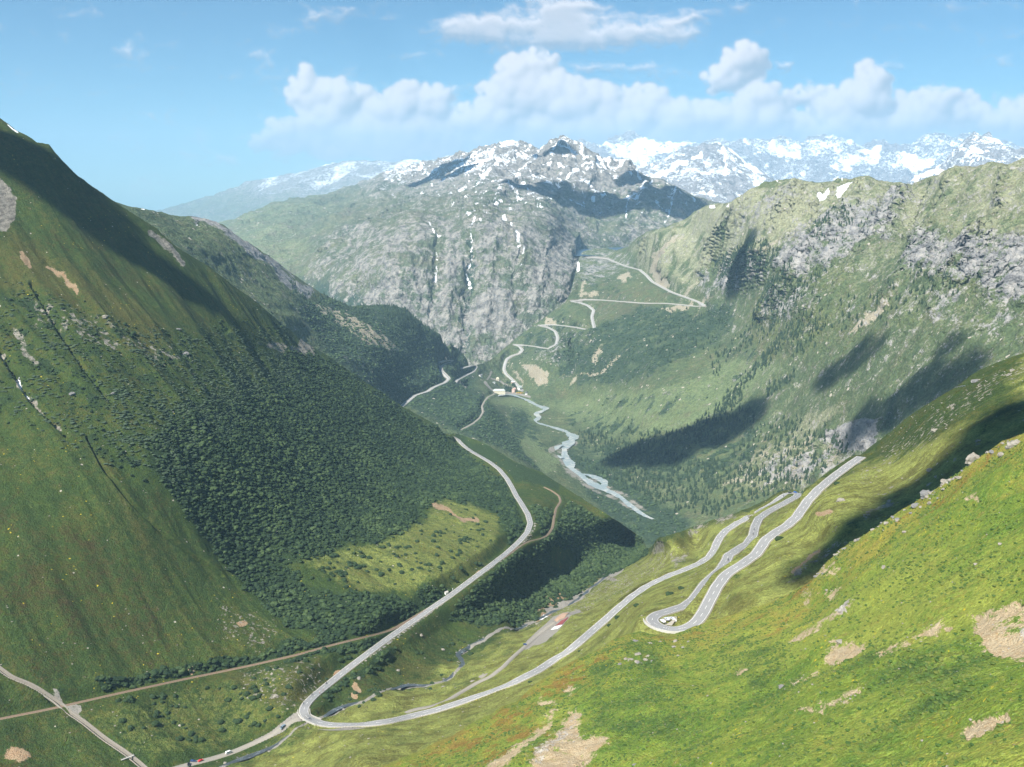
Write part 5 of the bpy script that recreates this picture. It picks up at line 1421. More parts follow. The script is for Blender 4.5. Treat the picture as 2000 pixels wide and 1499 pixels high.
def vehicle(P, rz, kind, paint, label, cat, group=None):
    o = empty({'van': 'delivery_van'}.get(kind, 'parked_car') if kind != 'bus' else 'coach', P, rz, label, cat, group)
    if kind == 'van':
        L, W_, H = 5.2, .97, 2.35
        prof = [(-2.6, .42), (-2.6, 1.2), (-2.52, 2.2), (-2.3, 2.35), (1.0, 2.35), (1.35, 2.2), (2.05, 1.35), (2.5, 1.15), (2.6, .8), (2.55, .42)]
        ws = [.95, .97, .86, .8, .8, .82, .9, .9, .9, .93]
        gl = [[(1.38, 2.1), (2.0, 1.4), (2.03, 1.4), (1.41, 2.1)]]
        wx = (1.65, -1.6); glass = [(-1.9, .9, 1.35, 1.95), (1.0, 1.6, 1.38, 1.95)]
    elif kind == 'bus':
        prof = [(-6, .4), (-6, 3.0), (-5.8, 3.2), (5.7, 3.2), (6, 2.9), (6.05, 1.2), (6, .4)]; ws = [1.24, 1.22, 1.15, 1.15, 1.2, 1.25, 1.25]
        wx = (3.9, -3.4); glass = [(-5.5, 5.4, 1.5, 2.7)]
    else:
        prof = [(-2.15, .35), (-2.2, .75), (-2.1, 1.0), (-1.75, 1.08), (-1.35, 1.45), (-.2, 1.5), (.35, 1.42), (1.05, 1.0), (1.9, .88), (2.15, .7), (2.15, .35)]
        ws = [.82, .87, .85, .84, .66, .64, .66, .84, .82, .8, .8]
        if kind == 'suv': prof = [(x, z * 1.17 + .05) for x, z in prof]
        wx = (1.35, -1.35); k_ = 1.17 if kind == 'suv' else 1.0
        glass = [(-1.25, .45, 1.06 * k_, 1.36 * k_)]
    v, f, caps = loft(prof, ws); ngon_obj('body', v, f + caps, PAINT[paint], o, .05)
    for (x0, x1, z0, z1) in glass:
        for s_ in (-1, 1):
            zm = max(ws) if kind in ('bus', 'van') else .80
            y0 = s_ * (zm + .012 if kind in ('bus', 'van') else .83); y1 = s_ * ((zm - .03) if kind in ('bus', 'van') else .70)
            sh = 0 if kind == 'bus' else .22
            vv = [(x0, y0, z0), (x1 + sh, y0, z0), (x1 - sh * .3, y1, z1), (x0 + sh, y1, z1)]
            vv += [(a, c - s_ * .03, e) for a, c, e in vv]
            ngon_obj('side_window', vv, [(0, 1, 2, 3), (7, 6, 5, 4), (0, 4, 5, 1), (1, 5, 6, 2), (2, 6, 7, 3), (3, 7, 4, 0)], M['glass'], o)
    fr = {'van': ((1.40, 2.15), (2.03, 1.42)), 'bus': ((6.0, 2.75), (6.06, 1.35))}.get(kind, ((.42, 1.38), (1.0, 1.05)))
    (xa, za), (xb, zb) = fr
    if kind == 'suv': za, zb = za * 1.17 + .06, zb * 1.17 + .06
    wa = .7 if kind != 'bus' else 1.1
    if kind not in ('van', 'bus'): wa = .58
    d_ = .03
    vv = [(xa + d_, -wa, za + d_), (xa + d_, wa, za + d_), (xb + d_, wa * 1.15, zb + d_), (xb + d_, -wa * 1.15, zb + d_)]
    vv += [(a - .05, c, e - .05) for a, c, e in vv]
    ngon_obj('windscreen', vv, [(0, 1, 2, 3), (7, 6, 5, 4), (0, 4, 5, 1), (1, 5, 6, 2), (2, 6, 7, 3), (3, 7, 4, 0)], M['glass'], o)
    rr = .34 if kind != 'bus' else .5; yw = max(ws) - .1
    for x in wx:
        for s_ in (-1, 1):
            v, f = cyl((x, s_ * yw, rr), rr, .24); w_ = ngon_obj('wheel', v, f, M['tyre'], o, .03)
            v, f = cyl((x, s_ * (yw + .115), rr), rr * .62, .03); ngon_obj('rim', v, f, M['rim'], w_)
    xe = max(p[0] for p in prof); xr = min(p[0] for p in prof)
    for s_ in (-1, 1):
        v, f = box(xe - .06, xe + .03, s_ * .62 - .17, s_ * .62 + .17, .66, .82); ngon_obj('headlight', v, f, M['lamp'], o, .02)
        v, f = box(xr - .03, xr + .06, s_ * .66 - .12, s_ * .66 + .12, .72, .95); ngon_obj('tail_light', v, f, M['lampr'], o, .02)
    return o


def on_road(C, u_, v_, off=0):
    """nearest course point to a sighting, and its heading"""
    uu, vv, _ = project(C)
    i = int(np.argmin((uu - u_) ** 2 + (vv - v_) ** 2)); i = min(max(i, 1), len(C) - 2)
    t_ = C[i + 1] - C[i - 1]; a = math.atan2(t_[1], t_[0])
    return C[i] + np.array([-math.sin(a) * off, math.cos(a) * off, .1]), a


# ---- riders, cyclists
def figure(name, joints, edges, rad, mat, parent=None, sub=1):
    me = bpy.data.meshes.new(name); me.from_pydata(joints, edges, [])
    o = bpy.data.objects.new(name, me); COL.objects.link(o)
    sk = o.modifiers.new('skin', 'SKIN'); sk.use_smooth_shade = True
    for i, r in enumerate(rad): me.skin_vertices[0].data[i].radius = (r, r)
    me.skin_vertices[0].data[0].use_root = True
    ss = o.modifiers.new('sub', 'SUBSURF'); ss.levels = sub; ss.render_levels = sub
    dg = bpy.context.evaluated_depsgraph_get(); dg.update()
    m2 = bpy.data.meshes.new_from_object(o.evaluated_get(dg)); bpy.data.objects.remove(o)
    m2.name = name; m2.materials.clear(); m2.materials.append(mat)
    o = bpy.data.objects.new(name, m2); COL.objects.link(o)
    if parent: o.parent = parent
    return o


M['leather'] = plain('black_leather', (.02, .02, .022), .5, .2, 2); M['jersey'] = plain('jersey_cloth', (.30, .08, .07), .8, .1, 2); M['skin'] = plain('skin', (.42, .25, .18), .6, .05, 3)
M['helmet'] = plain('helmet_shell', (.08, .08, .09), .25, .1, 2); M['helmet_w'] = plain('white_helmet_shell', (.7, .7, .7), .3, .05, 2)


def rider(P, rz, bike_z, label, mat, helm, lean=.35):
    """seated figure astride, hands on the bars, feet on the pegs; head with face, shoulders, tapering limbs"""
    o = empty('person', P, rz, label, 'person')
    b_ = bike_z
    J = [(-.12, 0, b_), (-.06, 0, b_ + .2), (.04 + lean * .3, 0, b_ + .42), (.08 + lean * .4, 0, b_ + .54), (.13 + lean * .5, 0, b_ + .68), (.15 + lean * .5, 0, b_ + .8),
         (.06 + lean * .3, .2, b_ + .47), (.2 + lean * .6, .29, b_ + .27), (.42 + lean * .7, .27, b_ + .27), (.06 + lean * .3, -.2, b_ + .47), (.2 + lean * .6, -.29, b_ + .27), (.42 + lean * .7, -.27, b_ + .27),
         (-.08, .11, b_ - .02), (.30, .2, b_ - .06), (.06, .19, b_ - .42), (.2, .2, b_ - .48), (-.08, -.11, b_ - .02), (.30, -.2, b_ - .06), (.06, -.19, b_ - .42), (.2, -.2, b_ - .48)]
    E = [(0, 1), (1, 2), (2, 3), (3, 4), (4, 5), (2, 6), (6, 7), (7, 8), (2, 9), (9, 10), (10, 11), (0, 12), (12, 13), (13, 14), (14, 15), (0, 16), (16, 17), (17, 18), (18, 19)]
    R_ = [.16, .15, .17, .075, .10, .09, .085, .06, .045, .085, .06, .045, .11, .08, .055, .045, .11, .08, .055, .045]
    bd = figure('body', J, E, R_, mat, o)
    v0, f0 = ICO[2]; hc = np.array([.15 + lean * .5, 0, b_ + .76])
    h_ = mesh_obj('helmet', v0 * np.array([.16, .13, .145]) + hc + np.array([-.01, 0, .03]), f0, helm, parent=bd)
    return o


def motorcycle(P, rz, label, group=None):
    o = empty('motorcycle', P, rz, label, 'motorcycle', group)
    for x in (-.72, .74):
        v, f = cyl((x, 0, .32), .32, .15, seg=16); w_ = ngon_obj('wheel', v, f, M['tyre'], o, .03); v, f = cyl((x, 0, .32), .2, .17, seg=12); ngon_obj('rim', v, f, M['rim'], w_)
    v, f, c_ = loft([(-.95, .78), (-.9, .9), (-.35, .82), (-.1, .86), (.1, 1.04), (.38, 1.0), (.5, .8), (.3, .45), (-.3, .38), (-.45, .62)], [.09, .1, .14, .15, .16, .13, .12, .16, .16, .12]); ngon_obj('body', v, f + c_, PAINT['navy'], o, .03)
    v, f, c_ = loft([(.42, .85), (.5, 1.18), (.62, 1.22), (.78, .85), (.7, .7)], [.15, .12, .12, .15, .14]); ngon_obj('fairing', v, f + c_, PAINT['steel'], o, .02)
    v, f = box(.38, .44, -.36, .36, 1.06, 1.1); ngon_obj('handlebar', v, f, M['tyre'], o)
    for s_ in (-1, 1):
        v, f = box(-.95, -.5, s_ * .26 - .1, s_ * .26 + .1, .5, .85); ngon_obj('pannier', v, f, PAINT['black'], o, .03)
    return o


def bicycle(P, rz, label):
    o = empty('bicycle', P, rz, label, 'bicycle')
    for x in (-.5, .5):
        v = []; f = []; n_ = 20
        for i in range(n_):
            a = 2 * math.pi * i / n_
            for rr, yy in ((.34, 0), (.31, .02), (.31, -.02)): v.append((x + rr * math.cos(a), yy, .34 + rr * math.sin(a)))
        for i in range(n_):
            j = (i + 1) % n_
            for p, q in ((0, 1), (1, 2), (2, 0)): f.append((3 * i + p, 3 * j + p, 3 * j + q, 3 * i + q))
        ngon_obj('wheel', v, f, M['tyre'], o)
    tubes = [((-.5, .34), (-.12, .3)), ((-.12, .3), (-.2, .86)), ((-.5, .34), (-.18, .78)), ((-.18, .78), (.34, .82)), ((-.12, .3), (.36, .7)), ((.33, .95), (.5, .34))]
    pp_ = []
    for (x0, z0), (x1, z1) in tubes:
        d_ = np.array([x1 - x0, z1 - z0]); n2 = np.array([-d_[1], d_[0]]) / np.hypot(*d_) * .018
        v = np.array([(x0 + n2[0], s_, z0 + n2[1]) for s_ in (-.018, .018)] + [(x0 - n2[0], s_, z0 - n2[1]) for s_ in (.018, -.018)] + [(x1 + n2[0], s_, z1 + n2[1]) for s_ in (-.018, .018)] + [(x1 - n2[0], s_, z1 - n2[1]) for s_ in (.018, -.018)])
        pp_.append((v, np.array([(0, 1, 2, 3), (4, 7, 6, 5), (0, 4, 5, 1), (1, 5, 6, 2), (2, 6, 7, 3), (3, 7, 4, 0)])))
    V_, F_ = join(pp_); mesh_obj('frame', V_, F_, PAINT['red'], parent=o, smooth=False)
    v, f = box(.38, .42, -.22, .22, .93, .97); ngon_obj('handlebar', v, f, M['tyre'], o)
    v, f = box(-.32, -.08, -.07, .07, .88, .93); ngon_obj('saddle', v, f, M['tyre'], o)
    return o


BK = [(646, 1340, 1.8, 0, 'motorcycle heading up the straight road, farthest of three from the lower bend'), (616, 1358, 2.4, 0, 'middle motorcycle of the three along the left lane above the lower bend'),
      (596, 1375, 2.4, 0, 'motorcycle entering the lower bend, last of the three on the left lane'), (602, 1406, .5, 1, 'motorcycle in the middle of the lower bend above the small bridge'),
      (971, 1100, 1.6, 0, 'motorcycle on the straight road beside the orange bare patch'), (985, 1088, 1.8, 0, 'motorcycle just past the orange bare patch, further up the straight road'), (1002, 1069, -1.4, 1, 'lone motorcycle nearing the wide curve by the black retaining rocks'),
      (1475, 1037, 0, 0, 'nearer of two motorcycles on the middle road leg'), (1474, 1046, 0, 0, 'motorcycle close behind another one on the middle road leg'), (1425, 1098, -1.4, 0, 'motorcycle on the middle road leg close below the upper leg'), (1528, 970, 1, 0, 'motorcycle leaving the far hairpin on the lower road')]
for (a, c, off, rev, lab) in BK:
    P_, hd = on_road(roadC, a, c, off); hd += math.pi * rev
    motorcycle(P_, hd, lab)
    rider(P_, hd, .88, ' '.join(('person in black riding the ' + lab.replace(', farthest from the bend of the three on the left lane', ' farthest from the lower bend').replace(', last of the three on the left lane', '').replace(' three along', ' group along')).split()[:16]), M['leather'], M['helmet'])
for (a, c, off, lab) in ((627, 1363, -2.6, 'cyclist on the right edge of the road nearer the lower bend'), (633, 1358, -2.6, 'cyclist on the right edge of the road, just ahead of another')):
    P_, hd = on_road(roadC, a, c, off)
    bicycle(P_, hd, lab.replace('cyclist', 'road bicycle')); rider(P_, hd, .95, lab.replace('cyclist', 'person cycling'), M['jersey'], M['helmet_w'], .7)

P_, a_ = on_road(sideC, 443, 1470, .6); vehicle(P_ , a_ + math.pi, 'van', 'white', 'white camper van driving on the gravel side road by the stream', 'van')
P_, a_ = on_road(sideC, 392, 1488, 0); vehicle(P_, a_ + math.pi + .2, 'car', 'red', 'bright red car parked where the side road leaves the picture', 'car')
P_, a_ = on_road(sideC, 368, 1493, 1.2); vehicle(P_, a_ + 1.1, 'suv', 'black', 'black car parked across the track beside the red car', 'car')
P_, a_ = on_road(sideC, 379, 1494, -2.2); vehicle(P_, a_ + 2.4, 'car', 'navy', 'dark blue car squeezed between the black car and the red car', 'car')
P_, a_ = on_road(sideC, 552, 1427, 1.6); vehicle(P_, a_ + .35, 'van', 'steel', 'blue grey camper van parked on the gravel pull-in by the bend', 'van')
P_ = Vh.at(1025, 1261); vehicle(P_ + np.array([0, 0, .1]), 2.3, 'suv', 'navy', 'dark blue car parked beside the gravel yard', 'car')
P_, a_ = on_road(roadC, 1553, 965, -1.2); vehicle(P_, a_ + math.pi, 'suv', 'blue', 'bright blue car in the far hairpin', 'car')
P_, a_ = on_road(roadC, 1544, 966, -1.6); vehicle(P_, a_, 'car', 'black', 'black car in the far hairpin beside the blue one', 'car')
P0 = Vh.at(1314, 1211)
for k, (dx, dy, rz, kd_, pt, lab) in enumerate(((-6.2, -1.2, 2.0, 'car', 'white', 'white car at the open end of the group parked inside the hairpin'), (-3.2, 1.6, 2.1, 'suv', 'silver', 'silver car beside the outermost white car inside the hairpin'),
                                                 (.2, 2.4, 2.2, 'car', 'silver', 'silver car in the middle of the group parked inside the hairpin'), (1.6, -1.4, 2.0, 'suv', 'white', 'white tall car in front of the group inside the hairpin'),
                                                 (5.0, 1.2, 2.0, 'car', 'black', 'black car at the grassy end of the group inside the hairpin'))):
    vehicle(P0 + np.array([dx, dy, .15]), rz, kd_, pt, lab, 'car')
P_, a_ = on_road(roadC, 1366, 1194, -1.8)
# lay-by inside the hairpin
q = [Vh.at(a, c) for a, c in ((1292, 1204), (1300, 1217), (1312, 1220), (1326, 1209), (1334, 1200), (1322, 1198), (1306, 1199))]
me = bpy.data.meshes.new('lay_by'); me.from_pydata([tuple(p + np.array([0, 0, .18])) for p in q], [], [list(range(len(q)))]); me.materials.append(M['shoulder'])
o = bpy.data.objects.new('lay_by_pavement', me); COL.objects.link(o); o['kind'] = 'structure'

# ---- viaduct under the hairpin, bridge at the bend
def seg_of(C, u0_, v0_, u1_, v1_):
    uu, vv, _ = project(C)
    i = int(np.argmin((uu - u0_) ** 2 + (vv - v0_) ** 2)); j = int(np.argmin((uu - u1_) ** 2 + (vv - v1_) ** 2))
    return C[min(i, j):max(i, j) + 1]


hs = seg_of(roadC, 1345, 1226, 1272, 1210)
T_ = np.gradient(hs[:, :2], axis=0); side = 1
cen = np.array([unproj(*Z(1312, 1211, -259))])[0]
sgn = np.sign(np.mean([(T_[i][0] * (cen[1] - hs[i, 1]) - T_[i][1] * (cen[0] - hs[i, 0])) for i in range(len(hs))]))
od = -sgn * 5.2                       # outer edge is away from the bend's centre
vi = empty('viaduct', hs[len(hs) // 2], 0, 'curved concrete viaduct carrying the outer edge of the hairpin', 'viaduct')
vi.location = (0, 0, 0)
V_, F_ = strip3(hs, [(od, -.1), (od, .95), (od + np.sign(od) * .4, .95), (od + np.sign(od) * .4, -1.3), (od - np.sign(od) * 2, -1.3)]); mesh_obj('parapet', V_, F_, M['concrete'], parent=vi, smooth=False)
kdh = kd_of(roadC)
for i in range(3, len(hs) - 1, 4):
    t_ = T_[i] / np.linalg.norm(T_[i]); n_ = np.array([-t_[1], t_[0]]) * od * .97; c_ = hs[i, :2] + n_
    v, f = box(-.45, .45, -.7, .7, -9, -1.28); v = np.array(v); a = math.atan2(t_[1], t_[0])
    v = np.stack([v[:, 0] * math.cos(a) - v[:, 1] * math.sin(a) + c_[0], v[:, 0] * math.sin(a) + v[:, 1] * math.cos(a) + c_[1], v[:, 2] + hs[i, 2]], 1)
    ngon_obj('pillar', v, f, M['concrete'], vi)
bs_ = seg_of(roadC, 622, 1414, 592, 1388)
br = empty('road_bridge', (0, 0, 0), 0, 'small stone road bridge over the stream at the lower bend', 'bridge')
for nm_, o_ in (('parapet', 4.6), ('parapet', -4.6)):
    V_, F_ = strip3(bs_, [(o_, -2.5), (o_, .75), (o_ + .45 * np.sign(o_), .75), (o_ + .45 * np.sign(o_), -2.5)]); mesh_obj(nm_, V_, F_, M['concrete'], parent=br, smooth=False)

# ---- masonry channel at the lower left
chC = chC0
M['bed_shade'] = plain('shade_dark_stone', (.06, .055, .05), .8, .3, .8)  # dark colour painted on the bed for the shadow inside the channel
ch = empty('stone_channel', (0, 0, 0), 0, 'stone lined torrent channel cutting down the slope under the railway', 'channel')
V_, F_ = strip3(chC, [(1.25, -2.4), (1.35, .35), (2.7, .4), (3.1, -1.0)]); mesh_obj('bank_wall', V_, F_, M['masonry'], parent=ch, smooth=False)
V_, F_ = strip3(chC, [(-1.25, -2.4), (-1.35, .2), (-1.7, .2), (-2.0, -1.0)]); mesh_obj('bank_wall', V_, F_, M['masonry'], parent=ch, smooth=False)
V_, F_ = strip3(chC, [(-1.5, -2.1), (0, -2.3), (1.5, -2.1)]); mesh_obj('bed', V_, F_, M['bed_shade'], parent=ch, smooth=False)

# ---- level crossing hut and signal, tarpaulins, footbridge
P_ = Vh.at(880, 1163)
h_ = empty('crossing_hut', P_ + np.array([-5, 4, 0]), .7, 'tiny white gabled hut beside the level crossing', 'hut')
v, f = box(-1.6, 1.6, -1.3, 1.3, -.6, 2.3); ngon_obj('wall', v, f, plain('white_render', (.75, .75, .72), .8, .08, 1), h_)
ngon_obj('roof', [(-1.9, -1.6, 2.25), (1.9, -1.6, 2.25), (1.9, 1.6, 2.25), (-1.9, 1.6, 2.25), (-1.9, 0, 3.5), (1.9, 0, 3.5)], [(0, 1, 5, 4), (2, 3, 4, 5), (0, 4, 3), (1, 2, 5), (3, 2, 1, 0)], M['concrete'], h_)
v, f = box(1.6, 1.64, -.45, .45, -.6, 1.6); ngon_obj('door', v, f, M['glass'], h_)
s_o = empty('signal_post', Vh.at(888, 1158) + np.array([-2.5, 3, 0]), 0, 'white crossing signal post with lamp boxes beside the road', 'signal')
v, f = cyl((0, 0, 1.8), .11, 4.2, 'z', 8); ngon_obj('post', v, f, PAINT['white'], s_o)
for z_ in (3.4, 2.5):
    v, f = box(-.3, .3, -.25, .1, z_, z_ + .6); ngon_obj('lamp_box', v, f, PAINT['white'], s_o, .04)


def sheet(name, pts, mat, label, cat, lift=.35, n=8):
    """cloth laid over the ground between four sighted corners"""
    c_ = [np.array(p, float) for p in pts]; V_ = []
    for i in range(n + 1):
        for j in range(n + 1):
            a, b2 = i / n, j / n
            p = c_[0] * (1 - a) * (1 - b2) + c_[1] * a * (1 - b2) + c_[2] * a * b2 + c_[3] * (1 - a) * b2
            q_ = Vh.at(p[0], p[1]); V_.append(q_ + np.array([0, 0, lift + .1 * math.sin(i * 2.1) * math.cos(j * 1.7)]))
    idx = np.arange((n + 1) ** 2).reshape(n + 1, n + 1)
    F_ = np.stack([idx[:-1, :-1], idx[1:, :-1], idx[1:, 1:], idx[:-1, 1:]], -1).reshape(-1, 4)
    V_ = np.array(V_); nb = len(V_)
    V2 = np.concatenate([V_, V_ - np.array([0, 0, .3])]); F2 = np.concatenate([F_, F_[:, ::-1] + nb])
    rim = list(idx[0, :]) + list(idx[1:, -1]) + list(idx[-1, -2::-1]) + list(idx[-2:0:-1, 0])
    F2 = np.concatenate([F2, np.array([(a, b3, b3 + nb, a + nb) for a, b3 in zip(rim, rim[1:] + rim[:1])])])
    return mesh_obj(name, V2, F2, mat, None, label, cat, smooth=False)


sheet('tarpaulin', [(1085, 1223.5), (1096, 1213.5), (1111, 1209), (1099, 1221)], plain('maroon_cloth', (.22, .055, .055), .8, .12, .8), 'dark red tarpaulin spread on the gravel yard', 'tarpaulin', .5)
sheet('tarpaulin', [(1076, 1231), (1084, 1225), (1099, 1222), (1089, 1229)], plain('white_cloth', (.82, .82, .8), .8, .05, .8), 'white tarpaulin spread below the dark red one', 'tarpaulin', .4)
sheet('gravel_heap', [(1082, 1213), (1097, 1199), (1113, 1198), (1103, 1210)], plain('pink_gravel', (.36, .24, .17), .95, .25, .9), 'flat heap of pinkish gravel behind the dark red tarpaulin', 'gravel heap', .6)
P_ = Vh.at(249, 1488)
fb = empty('footbridge', P_ + np.array([0, 0, .9]), .75, 'grey plank footbridge across the stone channel at the bottom edge', 'footbridge')
v, f = box(-5, 5, -.7, .7, 0, .2); ngon_obj('deck', v, f, M['concrete'], fb)
for y_ in (-.68, .68):
    pr = [box(-5, 5, y_ - .04, y_ + .04, .95, 1.03)] + [box(x_ - .05, x_ + .05, y_ - .05, y_ + .05, .2, .95) for x_ in (-4.8, -2.4, 0, 2.4, 4.8)]
    V_, F_ = join(pr); mesh_obj('railing', V_, F_, M['rim'], fb and None, parent=fb, smooth=False)
# guard rail high on the right skyline
gp = [Vh.at(a, 757 + (1885 - a) * .15) for a in (1866, 1871, 1876, 1881, 1886)]
gr = empty('guard_rail', (0, 0, 0), 0, 'short grey guard rail standing on the grassy skyline', 'guard rail')
gc = np.array(gp); V_, F_ = strip3(gc, [(0, .5), (.05, .9), (.12, .9), (.12, .5)]); mesh_obj('rail', V_, F_, M['rim'], parent=gr, smooth=False)
for p in gp:
    v, f = box(p[0] - .1, p[0] + .1, p[1] - .1, p[1] + .1, p[2] - .8, p[2] + .6); ngon_obj('post', v, f, M['rim'], gr)

# ---- the hamlet at the head of the valley
M['cream'] = plain('cream_render', (.74, .68, .52), .85, .08, .3); M['pink'] = plain('pink_render', (.62, .42, .36), .85, .1, .3); M['whiter'] = plain('white_render_wall', (.8, .79, .75), .85, .06, .3)
M['slate'] = plain('pale_slate', (.42, .46, .45), .7, .12, .3); M['slated'] = plain('dark_slate', (.16, .16, .17), .7, .15, .3); M['window'] = plain('window_glass', (.04, .05, .06), .1, .1, 1)


def house(u_, v_, L, W_, H, R_, rz, wall, roof, label, cat, hip=0, rows=1, cols=4, name='house'):
    P_ = Wh.at(u_, v_); o = empty(name, P_ , rz, label, cat)
    v, f = box(-L / 2, L / 2, -W_ / 2, W_ / 2, -4, H); ngon_obj('wall', v, f, wall, o)
    e = .8
    ngon_obj('roof', [(-L / 2 - e, -W_ / 2 - e, H - .1), (L / 2 + e, -W_ / 2 - e, H - .1), (L / 2 + e, W_ / 2 + e, H - .1), (-L / 2 - e, W_ / 2 + e, H - .1), (-L / 2 - e + hip, 0, H + R_), (L / 2 + e - hip, 0, H + R_)],
             [(0, 1, 5, 4), (2, 3, 4, 5), (0, 4, 3), (1, 2, 5), (3, 2, 1, 0)], roof, o)
    for r in range(rows):
        for c_ in range(cols):
            x = -L / 2 + L * (c_ + .5) / cols; z = H * (r + .35) / rows
            for s_ in ((-1, 1) if cols <= 5 else (-1,)):
                v, f = box(x - .65, x + .65, s_ * W_ / 2 - .06, s_ * W_ / 2 + .06, z, z + 1.5); ngon_obj('window', v, f, M['window'], o)
    return o


house(974.5, 771, 43, 15, 13.5, 5.5, .05, M['cream'], M['slate'], 'long cream hotel with pale hipped roof facing the meadow', 'hotel', 6, 3, 11, 'hotel')
house(1004, 766, 17, 11, 12, 4, 1.2, M['pink'], M['pink'], 'tall pink building between the hotel and the white gable', 'house', 0, 3, 3)
house(1015, 762, 16, 12, 9, 6, .9, M['whiter'], M['slate'], 'white house with pale blue grey gable beside the pink building', 'house', 0, 2, 3)
house(1028, 771, 12, 9, 5, 6, 1.5, M['whiter'], M['slated'], 'small white A shaped house at the meadow edge, right of the coaches', 'house', 0, 1, 2)
house(971, 745, 9, 8, 7, 4, .3, M['cream'], M['cream'], 'small cream chapel on the terrace above the hotel', 'chapel', 3, 1, 2, 'chapel')
house(936, 741, 11, 9, 7, 3, .8, M['whiter'], M['slated'], 'white house with dark roof among trees left of the hamlet', 'house', 0, 2, 2)
house(1002, 750, 14, 7, 4, 2, -.4, M['pink'], M['whiter'], 'low pink shed behind the spruces of the hamlet', 'shed', 0, 1, 3, 'shed')
house(963, 752, 8, 6, 4, 2, .4, M['whiter'], M['slate'], 'little pale building on the green loop above the hotel', 'shed', 0, 1, 2, 'shed')
for k, (a, c, lab) in enumerate(((1012, 769.5, 'yellow coach parked next to the pink building'), (1016, 769, 'yellow coach parked right of another yellow coach'), (1019.5, 770, 'yellow coach nearest the small white A shaped house'))):
    vehicle(Wh.at(a, c) + np.array([0, 0, 1.2]), .4 + .1 * k, 'bus', 'yellow', lab, 'coach')

